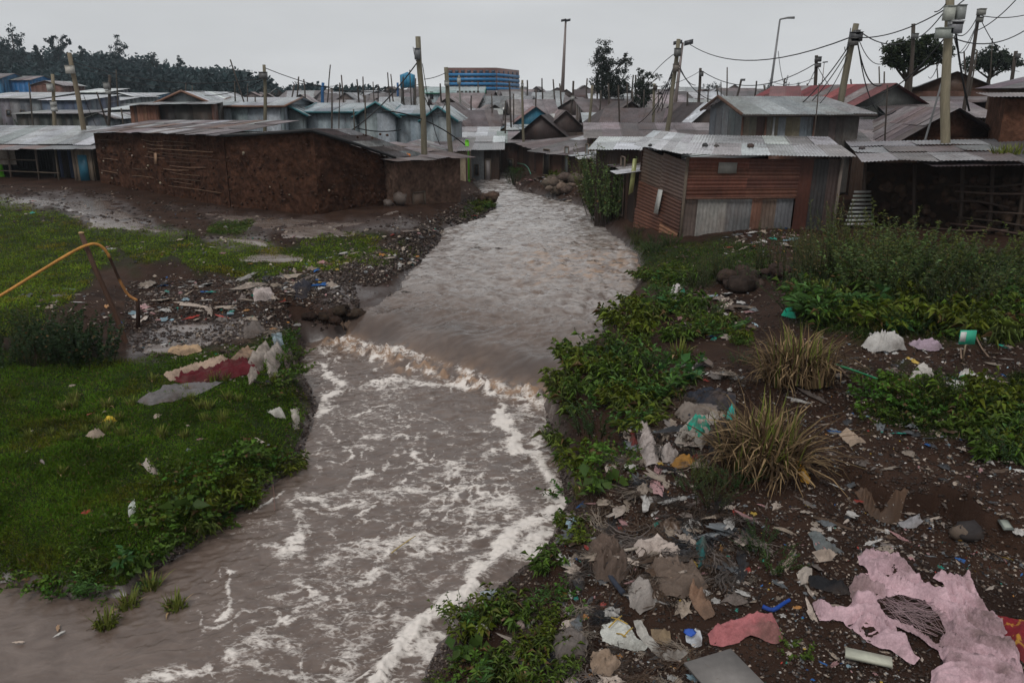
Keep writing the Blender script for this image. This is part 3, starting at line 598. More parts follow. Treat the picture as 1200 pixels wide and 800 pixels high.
# ---- A: long mud-and-stick house, its far wing; B: its gabled neighbour with the bulging wall ----
def wall_pts(lst): return [GP(*p) for p in lst]
a0, a1, a2, a3 = GP(118, 214), GP(270, 243), GP(374, 251), GP(462, 238)
def ztop(px, py, base): return PY(px, py, base[1])[2]
def mud_house(name, label, pts, tops, depthv, roofcol, sticks, seed, rise_pt=None, light=None):
    """pts: base points along the visible wall, tops: wall-top heights there"""
    root = empty(name, pts[0], label, 'mud house', None)
    w = MB()
    for i in range(len(pts) - 1):
        p, q = pts[i], pts[i + 1]; lo = min(p[2], q[2]) - .4
        mud_face(w, [(p[0], p[1], lo), (q[0], q[1], lo), (q[0], q[1], tops[i + 1]), (p[0], p[1], tops[i])], .06, .11, seed + i * 7, MUDC)
        N = nrm(np.cross(np.array([q[0] - p[0], q[1] - p[1], 0]), (0, 0, 1)))
        L = np.hypot(q[0] - p[0], q[1] - p[1])
        for k in range(int(L * 26)):   # stones and pale chips in the daub
            u = RS.rand(); z = lo + .4 + RS.rand() * (tops[i] - lo - .5)
            c = lerp(p, q, u); c[2] = z
            w.rock(c + N * RS.uniform(.0, .04), RS.uniform(.02, .06), jc((.055, .031, .022) if RS.rand() < .95 else (.22, .18, .14), .3), flat=.8)
    # end and back walls
    b0 = pts[0] + depthv; b1 = pts[-1] + depthv
    for p, q, t0, t1 in ((pts[-1], b1, tops[-1], tops[-1]), (b0, pts[0], tops[0], tops[0]), (b1, b0, tops[-1], tops[0])):
        lo = p[2] - .4; mud_face(w, [(p[0], p[1], lo), (q[0], q[1], lo), (q[0], q[1], t1), (p[0], p[1], t0)], .3, .04, seed + 50, MUDC)
    w.build('wall', M['mud'], root, smooth=True)
    if sticks:
        s = MB()
        for (u0, u1, z0, z1, n) in sticks:
            for k in range(n):
                p, q = pts[0], pts[-1] if len(pts) == 2 else pts[1]
                N = nrm(np.cross(np.array([q[0] - p[0], q[1] - p[1], 0]), (0, 0, 1)))
                c0 = lerp(p, q, u0 + RS.uniform(0, .25) * (u1 - u0)); c1 = lerp(p, q, u1 - RS.uniform(0, .55) * (u1 - u0))
                zz = p[2] + z0 + (z1 - z0) * (k + RS.rand() * .6) / n
                mid = lerp(c0, c1, .5); 
                s.tube([(*(c0 + N * .05)[:2], zz + RS.uniform(-.03, .03)), (*(mid + N * .09)[:2], zz + RS.uniform(-.05, .03)), (*(c1 + N * .05)[:2], zz + RS.uniform(-.05, .05))], RS.uniform(.009, .018), jc((.12, .075, .05), .5), 5)
        s.build('lath', M['wood'], root)
    return root
dep = np.array([1.5, 4.6, 0])
tA = [ztop(118, 156, a0), ztop(270, 160, a1)]
rA = mud_house('mud_house', 'long brown mud wall house with bare stick laths showing at its middle', [a0, a1], tA, np.array([1.2, 4.2, 0]), None, [(.42, .62, 1.3, 2.3, 6), (.52, .98, .25, 2.1, 12), (.3, .5, .3, 1.0, 2), (.02, .3, .4, 2.2, 3)], 100)
r = MB(); e0 = np.append(a0[:2], tA[0]) + (-.35, -.25, .02); e1 = np.append(a1[:2], tA[1]) + (.1, -.3, .02); k0 = e0 + (1.2, 4.2, .42); k1 = e1 + (1.6, 4.6, .42)
sheet_roof(r, [e0, e1, k1, k0], [PURP, PURPD, (.16, .14, .14), (.13, .085, .07), PURP, (.3, .3, .31)], True, .7, 3, .06, ragged=.35); r.build('roof', M['roof_old'], rA)
p = MB(); c = lerp(a0, a1, .52); c[2] = a1[2] + 1.55; N_ = nrm(np.cross(np.append((a1 - a0)[:2], 0), (0, 0, 1))); U_ = nrm(np.append((a1 - a0)[:2], 0))
p.obox(c + N_ * .08, U_ * .09, N_ * .02, (0.02, 0, .22), (.26, .16, .10)); p.build('patch_board', M['wood'], rA)
tB = [ztop(270, 161, a1) + .02, ztop(374, 154, a2), ztop(462, 186, a3)]
rB = mud_house('mud_house', 'mud wall house with a low gable edged in black plastic, beside the track', [a1 + (.02, .03, 0), a2, a3], tB, np.array([.8, 1.8, 0]), None, [], 130)
r = MB(); bk = np.array([.9, 2.0, -.05])
pa, pb, pc = [np.array([q[0], q[1], t]) + (0, -.22, .05) for q, t in zip((a1, a2, a3), tB)]
pc = pc + (.15, 0, 0)
sheet_roof(r, [pa, pb, pb + bk, pa + bk], [PURP, GREYM, PURPD], True, .8, 2, .02, ragged=.0); sheet_roof(r, [pb, pc, pc + bk, pb + bk], [PURP, PURPD, GREYM], True, .8, 2, .02, ragged=.0); ro = r.build('roof', M['roof_old'], rB)
t = MB(); t.tube([pa + (0, -.04, 0), lerp(pa, pb, .4) + (0, -.05, -.03), pb + (0, -.04, .0), lerp(pb, pc, .5) + (0, -.05, .02), pc + (0, -.04, 0)], .07, (.012, .012, .013), 6, wob=.3); o = t.build('roof_edge', M['dark'], ro); 
# C: small plastered hut at the bend
c0, c1 = GP(462, 241), GP(540, 237); zC = ztop(500, 183, c1)
rC = house('mud_hut', 'small plastered mud hut with overlapping rusty sheets, at the river bend', 'mud hut', c0, c1, 3.6, zC - c1[2] - .05, 'shed', hb=zC - c1[2] + .35, over=.3, wall='mud', wcol=((.10, .062, .046),), rcol=(PURP, PURPD, (.13, .1, .09)), near=True, sheet=.7, rrows=3, jit=.09, ragged=.35, seedk=300,
           doors=[(.25, .42, .0, .62, (.13, .085, .06), 'plaster_patch')])
m = MB(); q = GP(462, 232); m.rock((c0[0] + .25, c0[1] - .12, c0[2] + .25), .28, (.09, .07, .06), flat=.9); m.rock((c0[0] - .2, c0[1] - .15, c0[2] + .1), .2, (.1, .08, .07)); m.build('step_stone', M['stone'], rC, smooth=True)
bag = MB(); bc = np.array([*lerp(c0, c1, .12)[:2], 0]) + (.0, 1.0, 0); bc[2] = zC + .17
bag.rock(bc, .20, (.75, .22, .02), flat=.6); bag.rock(bc + (.13, 0, -.03), .12, (.7, .2, .02), flat=.6); o = bag.build('plastic_bag', M['cloth'], smooth=True); recenter(o, bc); tag(o, 'bright orange bag lying on the rusty sheets of the bend hut', 'bag')
# D: open stall shed at the far end of the mud wall
d0, d1 = GP(2, 208), GP(112, 212)
rD = empty('stall_shed', d0, 'open fronted dark stall with rags hung inside and a blue door', 'shed')
hD = ztop(60, 172, d0) - d0[2]; m = MB(); vv = np.array([-.2, 3.2, 0])
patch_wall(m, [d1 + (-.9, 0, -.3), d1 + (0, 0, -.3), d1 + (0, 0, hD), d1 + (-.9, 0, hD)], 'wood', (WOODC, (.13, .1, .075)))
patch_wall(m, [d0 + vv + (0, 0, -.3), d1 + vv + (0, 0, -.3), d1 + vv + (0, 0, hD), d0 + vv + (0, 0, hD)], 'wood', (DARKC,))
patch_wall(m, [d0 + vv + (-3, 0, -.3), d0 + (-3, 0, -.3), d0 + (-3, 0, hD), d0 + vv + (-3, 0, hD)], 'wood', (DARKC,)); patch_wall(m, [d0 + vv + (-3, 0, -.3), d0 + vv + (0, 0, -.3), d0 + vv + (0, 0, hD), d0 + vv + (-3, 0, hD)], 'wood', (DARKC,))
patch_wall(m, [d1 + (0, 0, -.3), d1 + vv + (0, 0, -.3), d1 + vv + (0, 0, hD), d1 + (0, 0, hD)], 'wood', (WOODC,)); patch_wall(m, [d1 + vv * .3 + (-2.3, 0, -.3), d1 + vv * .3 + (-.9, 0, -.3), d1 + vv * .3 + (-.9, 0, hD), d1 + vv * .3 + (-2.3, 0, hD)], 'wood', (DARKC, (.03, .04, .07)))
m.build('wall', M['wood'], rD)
for fx in (-.6, .12, .42, .63):
    m = MB(); p0 = lerp(d0, d1, fx); m.tube([p0 + (0, -.1, -.2), p0 + (.05, -.1, hD)], .045, jc(WOODC), 6, wob=.1); m.build('post', M['pole'], rD)
m = MB(); p0 = d1 + (-.42, -.05, 0); m.box(p0[0] - .2, p0[1] - .03, p0[2], p0[0] + .2, p0[1] + .01, p0[2] + hD - .25, (.02, .10, .15)); m.build('door', M['paint'], rD)
m = MB(); m.tube([lerp(d0, d1, -.6) + (0, -.12, .35), lerp(d0, d1, .65) + (0, -.12, .3)], .03, WOODC, 5); m.tube([lerp(d0, d1, -.6) + (0, -.12, .8), lerp(d0, d1, .42) + (0, -.12, .85)], .03, WOODC, 5); m.build('rail', M['wood'], rD)
m = MB(); q0 = lerp(d0, d1, .02) + (0, -.08, hD - .8)
Ug, Vg_ = np.meshgrid(np.linspace(0, 1, 12), np.linspace(0, 1, 8), indexing='ij'); m.grid(np.stack([q0[0] + Ug * .75, q0[1] + .04 * np.sin(Ug * 14), q0[2] + Vg_ * .75], -1), (.22, .19, .16)); m.build('hung_cloth', M['cloth'], rD)
r = MB(); e0 = d0 + (-3.6, -.5, hD - .05); e1 = d1 + (.35, -.5, hD - .02); sheet_roof(r, [e0, e1, e1 + (-.1, 1.7, .12), e0 + (0, 1.7, .12)], [RUSTD, PURP, GREYM, (.2, .1, .08)], True, .9, 1, .06, ragged=.3)
sheet_roof(r, [e0 + (0, 1.5, .15), e1 + (-.8, 1.5, .15), e1 + (-.8, 5.5, .85), e0 + (0, 5.5, .85)], [GREYL, (.28, .3, .31), GREYL], True, .9, 1, .03); r.build('roof', M['roof'], rD)
# bright green sheet-metal posts
def green_post(px, pb, pt_, wpx, lab):
    b = GP(px, pb); zt = ztop(px, pt_, b); w = wpx / FOC * b[1] / 2; m = MB(); m.box(b[0] - w, b[1] - .04, b[2] - .2, b[0] + w, b[1] + .04, zt, (.12, .42, .015))
    m.box(b[0] - w * .8, b[1] - .06, zt - .02, b[0] + w * .8, b[1] + .06, zt + .05, (.10, .36, .015)); m.box(b[0] - w * 1.3, b[1] - .07, b[2] - .2, b[0] + w * 1.3, b[1] + .07, b[2] + .1, (.09, .3, .02))
    o = m.build('painted_post', M['paint']); recenter(o, b); tag(o, lab, 'post')
green_post(2, 207, 148, 6, 'bright green post standing before the open stall'); green_post(548, 212, 165, 4.5, 'bright green post standing behind the small bend hut')

# ---- E: blue-grey sheet halls with teal edging ----
TEAL = (.03, .13, .15)
def face_house(name, label, cat, pxs, base_py_z, Y, roofkw, **k): pass
def hx(px, Y): return PY(px, 150, Y)[:2]
def Zp(py, Y): return PY(600, py, Y)[2]
def bgh(name, label, cat, x0, x1, ytop, Y0, Y1=None, depth=6, roof='eave', risepx=8, **k):
    """house placed by the horizontal extent of its front wall and the height of its eave at distance Y"""
    Y1 = Y1 or Y0; A = hx(x0, Y0); B = hx(x1, Y1); z0 = min(G1(*A), G1(*B)); h = Zp(ytop, Y0) - z0
    if h < 1.9: z0 = Zp(ytop, Y0) - 2.1; h = 2.1
    rise = risepx * Y0 / FOC
    hb = None
    if roof in ('shed',): hb = h + rise
    if roof == 'shedback': hb = h - rise
    return house(name, label, cat, A, B, depth, h, roof, rise, hb=hb, zb=z0, **k)
HALLC = (BLUG, (.175, .21, .235), (.21, .24, .255))
win = lambda s, z0=1.3, z1=1.8, c=(.03, .035, .04): (s, s + .06, z0, z1, c, 'window')
bgh('sheet_hall', 'blue-grey sheet hall with teal gable, one dark square opening, behind the mud gable', 'hall', 316, 356, 132, 44, depth=8, roof='gable', risepx=10, over=.35, wcol=HALLC, rcol=((.27, .31, .33), (.24, .28, .30)), trim=TEAL, sheet=1, doors=[(.42, .55, 1.9, 2.3, (.03, .035, .04), 'window')])
bgh('sheet_hall', 'wide blue-grey sheet hall with a straight teal eave and red wall box', 'hall', 357, 421, 131, 44.6, depth=9, roof='eave', risepx=9, over=.3, wcol=HALLC, rcol=((.27, .31, .33), (.24, .28, .30)), trim=TEAL, sheet=1, doors=[(.82, .88, 1.6, 1.9, (.35, .03, .02), 'wall_box')])
bgh('sheet_hall', 'blue-grey sheet hall with teal gable behind the slanting stay cable', 'hall', 422, 463, 133, 44, depth=8, roof='gable', risepx=12, over=.35, wcol=HALLC, rcol=((.27, .31, .33),), trim=TEAL, sheet=1)
bgh('sheet_hall', 'narrow blue-grey sheet hall with teal eave just behind the thickest meter pole', 'hall', 464, 498, 134, 44.5, depth=8, roof='eave', risepx=9, over=.25, wcol=HALLC, rcol=((.27, .31, .33),), trim=TEAL, sheet=1)
bgh('sheet_hall', 'end sheet hall of the teal trimmed row, gable beside a boxed pole', 'hall', 499, 530, 137, 43.5, depth=8, roof='gable', risepx=11, over=.35, wcol=HALLC, rcol=((.27, .31, .33),), trim=TEAL, sheet=1)
# ---- F: gabled sheet house with plank porch ----
bgh('gabled_house', 'gabled house of pale sheets with a long silver roof and open loft', 'house', 188, 252, 121, 42, depth=7, roof='gable', risepx=13, over=.3, wcol=((.2, .22, .23), (.24, .26, .27)), rcol=((.33, .35, .37), (.28, .3, .32), WHT), trim=(.16, .08, .05), doors=[(.36, .60, 1.9, 3.2, (.02, .02, .022), 'loft_opening')])
bgh('sheet_house', 'low pale blue sheet house with a long roof running to the slim meter pole', 'house', 254, 330, 124, 42.5, depth=7, roof='eave', risepx=9, over=.3, wcol=(BLUG, (.22, .25, .27)), rcol=((.33, .35, .37), (.3, .32, .34)), trim=(.16, .08, .05), sheet=1)
bgh('plank_shack', 'brown plank shack with reddish patches in front of the gabled sheet house', 'shack', 156, 186, 124, 40, depth=3, roof='shed', risepx=3, wall='wood', wcol=((.12, .055, .035), (.16, .08, .05), (.07, .04, .03)), rcol=((.2, .2, .2),), doors=[(.3, .5, 1.0, 1.9, (.3, .24, .15), 'window')])
bgh('porch', 'open porch with posts and torn panels under the silver gable', 'porch', 186, 250, 123, 40.3, depth=1.6, roof='shed', risepx=3, wall='tin', wcol=((.04, .035, .03), (.14, .15, .15), (.13, .07, .05), (.03, .028, .026)), rcol=((.24, .25, .26),), doors=[(.05, .1, 0, 2.0, (.2, .19, .17), 'post'), (.3, .34, 0, 2.1, (.22, .2, .18), 'post'), (.55, .59, 0, 2.1, (.24, .2, .17), 'post'), (.65, .8, .9, 1.7, (.2, .1, .06), 'panel')])
# ---- G: terraces and blue house on the valley side ----
for (x0, x1, yt, Y, dp, rf, rp, wc, rc, lab, cat, drs) in [
    (-30, 52, 116, 70, 6, 'shed', 7, ((.10, .11, .12), (.14, .14, .15)), (WHT, GREYL), 'long dark grey row house under a pale roof at the frame edge', 'house', [win(.5), win(.7)]),
    (54, 104, 118, 68, 6, 'shed', 6, ((.07, .09, .13), (.10, .12, .14)), (WHT, GREYL), 'dark blue-grey row house with a pale roof, behind the leaning boxed pole', 'house', [(.72, .88, 0, 1.8, (.02, .12, .35), 'door'), win(.2), win(.45)]),
    (8, 44, 94, 120, 7, 'eave', 5, ((.02, .10, .24),), (GREYM, PURP), 'bright blue two-storey house below the dark wooded hill', 'house', [(.2, .3, 2, 3, (.02, .03, .05), 'window'), (.5, .6, 2, 3, (.02, .03, .05), 'window'), (.78, .86, .5, 1.5, (.02, .03, .05), 'window')]),
    (-30, 10, 92, 118, 7, 'eave', 6, ((.03, .11, .2),), (PURP,), 'blue house cut by the frame edge below the wooded hill', 'house', [win(.6)]),
    (44, 80, 100, 112, 6, 'gable', 5, ((.10, .05, .04),), (GREYL, PURP), 'reddish brown house beside the bright blue hillside house', 'house', [win(.3)]),
    (92, 126, 109, 90, 6, 'shed', 5, ((.09, .1, .11),), (WHT,), 'pale roofed shack behind the leaning pole, upper row', 'shack', []),
    (100, 130, 121, 72, 6, 'shed', 6, ((.11, .13, .14),), (GREYL, WHT), 'shack with bright wet roof, below the upper pale row', 'shack', []),
    (128, 160, 113, 84, 6, 'gable', 4, ((.12, .14, .15),), (WHT, GREYL), 'shack with twin bright roof panes behind the plank shack', 'shack', [win(.4)]),
    (158, 188, 112, 100, 7, 'eave', 3, ((.03, .10, .16),), (GREYL,), 'small blue walled shed with pale roof under the tree line', 'shed', []),
    (128, 158, 129, 64, 5, 'shed', 5, ((.10, .12, .13),), (WHT, GREYL), 'low shack with bright roof strip above the mud wall roof', 'shack', [win(.5, .8, 1.4)]),
    (104, 134, 138, 55, 5, 'gable', 5, ((.07, .08, .09),), (GREYL, PURP), 'small dark shack with pale gable behind the mud wall end', 'shack', []),
    (22, 100, 134, 58, 4, 'shed', 3, ((.025, .03, .03), (.04, .04, .035)), (GREYM,), 'low dark shack line overgrown by shrubs behind the stall', 'shack', []),
]:
    bgh('row_house' if cat == 'house' else cat.replace(' ', '_'), lab, cat, x0, x1, yt, Y, depth=dp, roof=rf, risepx=rp, wcol=wc, rcol=rc, over=.25, sheet=1.2, doors=drs)
# bits of wall above first storey: none
# ---- centre: white-blue building, multi-storey block, water tank ----
bgh('store_building', 'pale blue-white store with green roof edge and a row of dark windows', 'building', 500, 566, 109, 110, depth=9, roof='eave', risepx=7, over=.3, wcol=((.24, .29, .31),), rcol=((.25, .33, .33),), trim=(.02, .18, .11), sheet=2,
    doors=[(.08, .13, 2.5, 3.4, (.02, .02, .03), 'window')] + [(.55 + i * .07, .59 + i * .07, 2.9, 3.5, (.02, .03, .03), 'window') for i in range(6)])
def block():
    Y = 185; x0, x1 = hx(526, Y)[0], hx(582, Y)[0]; x2 = hx(608, Y + 16)[0]; z0 = G1(x0, Y) - .5; zt = Zp(80, Y)
    root = empty('apartment_building', (x0, Y, z0), 'unfinished brick block wrapped in bands of blue netting', 'building')
    m = MB(); red = (.12, .055, .045)
    A = (x0, Y, z0); B = (x1, Y, z0); C_ = (x2, Y + 16, z0); D = (x0 + 2, Y + 18, z0)
    for p, q in ((A, B), (B, C_), (C_, D), (D, A)): m.slab(p, q, (q[0], q[1], zt), (p[0], p[1], zt), .05, red)
    m.slab((x0, Y, zt), (x1, Y, zt), (x2, Y + 16, zt), (x0 + 2, Y + 18, zt), .1, (.2, .19, .18)); m.build('wall', M['paint'], root)
    nfl = 5
    for i in range(nfl):
        za = zt - 1.7 - i * (zt - Zp(107, Y)) / nfl
        b = MB()
        for p, q in ((A, B), (B, C_)):
            n = nrm(np.cross(np.subtract(q, p), (0, 0, 1))) * .15
            b.slab(np.add((p[0], p[1], za), n), np.add((q[0], q[1], za), n), np.add((q[0], q[1], za + .65), n), np.add((p[0], p[1], za + .65), n), .03, (.02, .16, .36))
        b.build('netting_band', M['paint'], root)
        for k in range(13):
            p, q = (A, B) if k < 8 else (B, C_); u = (k + .5) / 8 if k < 8 else (k - 8 + .5) / 5
            c = lerp(p, q, u); n = nrm(np.cross(np.subtract(q, p), (0, 0, 1))); U = nrm(np.subtract(q, p))
            wv = MB(); wv.obox((c[0] + n[0] * .08, c[1] + n[1] * .08, za + 1.0), U * .38, n * .05, (0, 0, .28), (.03, .05, .08)); wv.build('window', M['paint'], root)
block()
def tank(px, yt, yb, ybase, Y, wpx, lab, col=(.02, .16, .28)):
    c = PY(px, yb, Y); w = wpx * Y / FOC / 2; zt = Zp(yt, Y); g = max(G1(c[0], Y), Zp(ybase, Y)); root = empty('water_tank', (c[0], Y, g), lab, 'water tank')
    m = MB(); 
    for k in range(12):
        a0_, a1_ = k * math.pi / 6, (k + 1) * math.pi / 6
        m.slab((c[0] + w * math.cos(a0_), Y + w * math.sin(a0_), c[2]), (c[0] + w * math.cos(a1_), Y + w * math.sin(a1_), c[2]), (c[0] + w * math.cos(a1_), Y + w * math.sin(a1_), zt), (c[0] + w * math.cos(a0_), Y + w * math.sin(a0_), zt), -.05, jc(col))
        m.add([(c[0], Y, zt + .3), (c[0] + w * math.cos(a0_), Y + w * math.sin(a0_), zt), (c[0] + w * math.cos(a1_), Y + w * math.sin(a1_), zt)], T=[(0, 1, 2)], col=col)
        m.add([(c[0], Y, c[2]), (c[0] + w * math.cos(a0_), Y + w * math.sin(a0_), c[2]), (c[0] + w * math.cos(a1_), Y + w * math.sin(a1_), c[2])], T=[(0, 2, 1)], col=col)
    m.build('tank', M['paint'], root)
    for sx_, sy_ in ((-.8, -.6), (.8, -.6), (-.8, .6), (.8, .6)):
        l = MB(); l.tube([(c[0] + sx_ * w, Y + sy_ * w, g - .5), (c[0] + sx_ * w, Y + sy_ * w, c[2])], .08, (.05, .045, .04), 5); l.build('leg', M['metal'], root)
tank(478, 88, 103, 120, 88, 17, 'blue water tank on a frame among thin poles left of the netted block')
# ---- H: rust-red shack on the river bank ----
h0, h1, h2 = GP(796, 278), GP(975, 268), GP(743, 265)
rH = empty('tin_shack', h0, 'rust red corrugated shack leaning over the river bank, its front patched with grey sheets', 'tin shack')
zt0, zt1, zt2 = ztop(800, 184, h0), ztop(978, 187, h1), ztop(750, 173, h2)
T0 = np.array([h0[0] + .1, h0[1], zt0]); T1 = np.array([h1[0] + .05, h1[1], zt1]); T2 = np.array([h2[0] + .2, h2[1], zt2])
lo = -.35
w = MB(); side = [h2 + (0, 0, lo), h0 + (0, 0, lo), T0, T2]
def pane(mb, q, u0, u1, v0, v1, col, along, off=0, pitch=.11, amp=.014, skew=0, colv=.2):
    N = nrm(np.cross(np.subtract(q[1], q[0]), np.subtract(q[3], q[0])))
    p = [bil(q, u0, v0) + N * off, bil(q, u1, v0 + skew) + N * off, bil(q, u1, v1 + skew) + N * off, bil(q, u0, v1) + N * off]
    mb.corr(*p, col, pitch, amp, along, colv=colv)
pane(w, side, 0, .55, .62, 1, (.10, .066, .05), 'u', .0, skew=-.05); pane(w, side, .5, 1, .55, .99, (.08, .052, .042), 'u', .02, skew=-.04)
pane(w, side, 0, .6, .30, .64, (.095, .040, .026), 'u', .03, skew=-.05); pane(w, side, .55, 1, .22, .58, (.08, .036, .025), 'u', .05, skew=-.05)
pane(w, side, 0, .66, 0, .33, (.11, .045, .028), 'u', .06, skew=-.05); pane(w, side, .62, 1, 0, .25, (.24, .12, .07), 'u', .08, skew=-.06)
w.build('side_wall', M['tin'], rH)
s = MB(); N = nrm(np.cross(h0 - h2, T2 - h2))
for (u, v0_, v1_, c) in ((.5, .33, .6, (.38, .38, .36)),): s.slab(bil(side, u, v0_) + N * .12, bil(side, u + .09, v0_) + N * .12, bil(side, u + .14, v1_) + N * .12, bil(side, u + .05, v1_) + N * .12, .02, c)
s.build('pale_strip', M['paint'], rH)
fr = [h0 + (0, 0, lo), h1 + (0, 0, lo), T1, T0]; w = MB()
pane(w, fr, 0, .1, 0, .55, (.10, .075, .065), 'v', .0); pane(w, fr, .095, .29, 0, .56, (.21, .20, .185), 'v', .02); pane(w, fr, .28, .46, 0, .56, (.12, .12, .12), 'v', .0); pane(w, fr, .45, .52, 0, .55, (.13, .065, .045), 'v', .02)
pane(w, fr, .51, .62, 0, .55, (.10, .075, .06), 'v', .0); pane(w, fr, .61, .72, 0, .55, (.09, .09, .095), 'v', .02)
for i in range(4): pane(w, fr, 0 + .001 * i, .40, .56 + i * .108, .675 + i * .108, jc((.085, .032, .021), .4), 'u', .045 + .004 * i); pane(w, fr, .39, .735, .555 + i * .108, .67 + i * .108, jc((.075, .030, .021), .45), 'u', .03 + .004 * i)
pane(w, fr, .73, .82, 0, 1, (.065, .024, .017), 'v', .025, amp=.004); pane(w, fr, .81, .93, 0, 1, (.035, .033, .033), 'v', .0); pane(w, fr, .92, 1, 0, 1, (.055, .038, .034), 'v', .02)
w.build('front_wall', M['tin'], rH)
w = MB(); N = nrm(np.cross(h1 - h0, T0 - h0)); w.slab(bil(fr, .2, .83) + N * .09, bil(fr, .32, .83) + N * .09, bil(fr, .32, .95) + N * .09, bil(fr, .2, .95) + N * .09, .01, (.22, .21, .19)); w.build('patch', M['paint'], rH)
w = MB()
for k, (u, cc) in enumerate(((0.0, WOODC), (1.0, (.16, .13, .11)))): w.tube([bil(fr, u, -.02) + N * .06, bil(fr, u, 1) + N * .06], .05, cc, 5)
w.tube([bil(fr, .01, .56) + N * .1, bil(fr, .72, .55) + N * .1], .03, (.10, .05, .035), 5); w.build('frame_timber', M['wood'], rH)
w = MB(); dv = np.array([1.4, 4.6, 0]); patch_wall(w, [h1 + (0, 0, lo), h1 + dv + (0, 0, lo), T1 + dv + (0, 0, .2), T1], 'tin', (RUSTD,)); patch_wall(w, [h1 + dv + (0, 0, lo), h2 + dv + (0, 0, lo), T2 + dv, T1 + dv], 'tin', (RUSTD,)); patch_wall(w, [h2 + dv + (0, 0, lo), h2 + (0, 0, lo), T2, T2 + dv], 'tin', (RUSTD, PURPD)); w.build('back_wall', M['tin'], rH)
r = MB(); e2 = PY(742, 174, h2[1] - .3); e0 = PY(800, 184, h0[1] - .45); e0[2] = zt0 + .08; e1 = PY(1003, 184, h1[1] - .4); e1[2] = zt1 + .06; e2[2] = zt2 + .07
kb = np.array([1.5, 5.4, .38]); mid = e0 + kb
sheet_roof(r, [e2, e0, e0 + (1.5, 5.4, .32), e2 + (1.5, 5.0, .3)], [(.5, .515, .53), (.4, .4, .41)], True, .75, 2, .03, ragged=.06)
sheet_roof(r, [e0, e1, e1 + (1.2, 5.2, .35), e0 + (1.5, 5.4, .32)], [(.52, .535, .55), (.44, .45, .46), (.50, .51, .52), (.33, .31, .31)], True, .8, 2, .03, ragged=.08)
r.build('roof', M['roof'], rH)
for k, (px, py, rr, c) in enumerate(((826, 176.5, .11, (.03, .03, .03)), (839, 177, .08, (.04, .035, .03)), (879, 175, .12, (.05, .03, .025)), (762, 170, .07, (.04, .04, .04)), (1010, 171, .1, (.05, .04, .04)))):
    Yk = h0[1] + 1.4; q = PY(px, py, Yk); m = MB(); m.rock((0, 0, 0), rr, c, flat=.6); o = m.build('stone', M['stone'], smooth=True); tag(o, 'dark stone weighing down the bright roof of the rust red shack', 'stone', 'stones on the shack roof')
    # rest it on the roof plane
    ue = (q[0] - e0[0]) / (e1[0] - e0[0]); zroof = zt0 + .08 + (zt1 - zt0) * ue + .36 / 5.3 * (Yk - lerp(e0, e1, max(0, min(1, ue)))[1]); o.location = (q[0], Yk, zroof + rr * .5)
# yellow-green torn strip and slats beside the shack
m = MB(); b = PY(742, 225, h2[1] + .1); t_ = PY(745, 186, h2[1] + .1); m.slab(b + (-.16, 0, -.1), b + (0, 0, 0), t_ + (.05, 0, 0), t_ + (-.09, 0, 0), .02, (.36, .38, .16)); o = m.build('plastic_strip', M['plastic']); o.color = (.34, .36, .15, 1); recenter(o, b); tag(o, 'torn yellow-green strip hanging at the corner of the rust red shack', 'strip')
# ---- J: open shed of rough poles and mud, right of the rust red shack ----
j0, j1, j2 = GP(978, 268), GP(1060, 325), GP(1215, 345)
j0 = np.array([h1[0] + .35, h1[1] - .1, h1[2]]); Yj = 21.5; j1 = np.array([*PY(1205, 200, 19.5)[:2], 2.0]); zr0 = Zp(187, j0[1]) ; zr1 = Zp(188, j1[1])
rJ = empty('stick_shed', (j0[0], j0[1], j0[2]), 'dark tumbledown shed of stones and lashed sticks under flat overlapping sheets', 'shed')
w = MB(); q = [np.array([j0[0] + .9, j0[1] + .5, j0[2] - .4]), np.array([j1[0] + 1.5, j1[1] + .3, j1[2] - .6]), np.array([j1[0] + 1.5, j1[1] + .3, zr1 - .15]), np.array([j0[0] + .5, j0[1] + .5, zr0 - .1])]
mud_face(w, q, .08, .16, 400, (.022, .013, .009)); N = nrm(np.cross(q[1] - q[0], q[3] - q[0]))
for k in range(420):
    u = RS.rand(); v = RS.rand() * .85; 
    if u < .45 and RS.rand() < .6: continue
    w.rock(bil(q, u, v) + N * RS.uniform(-.02, .06), RS.uniform(.06, .17), jc((.05, .031, .022), .45), flat=.8)
bkv = np.array([1.5, 4, 0]); 
for s_, e_ in ((q[1], q[1] + bkv), (q[1] + bkv, q[0] + bkv), (q[0] + bkv, q[0])): mud_face(w, [s_, e_, (e_[0], e_[1], zr0 - .1), (s_[0], s_[1], zr0 - .1)], .3, .05, 410, (.04, .025, .018))
w.build('wall', M['mud'], rJ, smooth=True)
for k, u in enumerate((.02, .3, .52, .66, .78, .9)):
    m = MB(); p0 = bil(q, u, .0) + N * .35; p1 = bil(q, u + RS.uniform(-.015, .015), 1.0) + N * .3; m.tube([p0, lerp(p0, p1, .5) + (RS.uniform(-.06, .06), 0, 0), p1], .05, jc((.045, .03, .022), .3), 6, wob=.15); m.build('post', M['pole'], rJ)
for k in range(9):
    m = MB(); v = .10 + .085 * k + RS.uniform(-.03, .03); u0 = RS.uniform(.45, .6) if k > 2 else RS.uniform(.3, .5); u1 = min(.995, u0 + RS.uniform(.25, .4)); m.tube([bil(q, u0, v) + N * .42, bil(q, (u0 + u1) / 2, v + RS.uniform(-.02, .02)) + N * .44, bil(q, u1, v + RS.uniform(-.08, .05)) + N * .4], .028, jc((.055, .035, .026), .4), 5, wob=.2); m.build('lashed_stick', M['pole'], rJ)
m = MB()
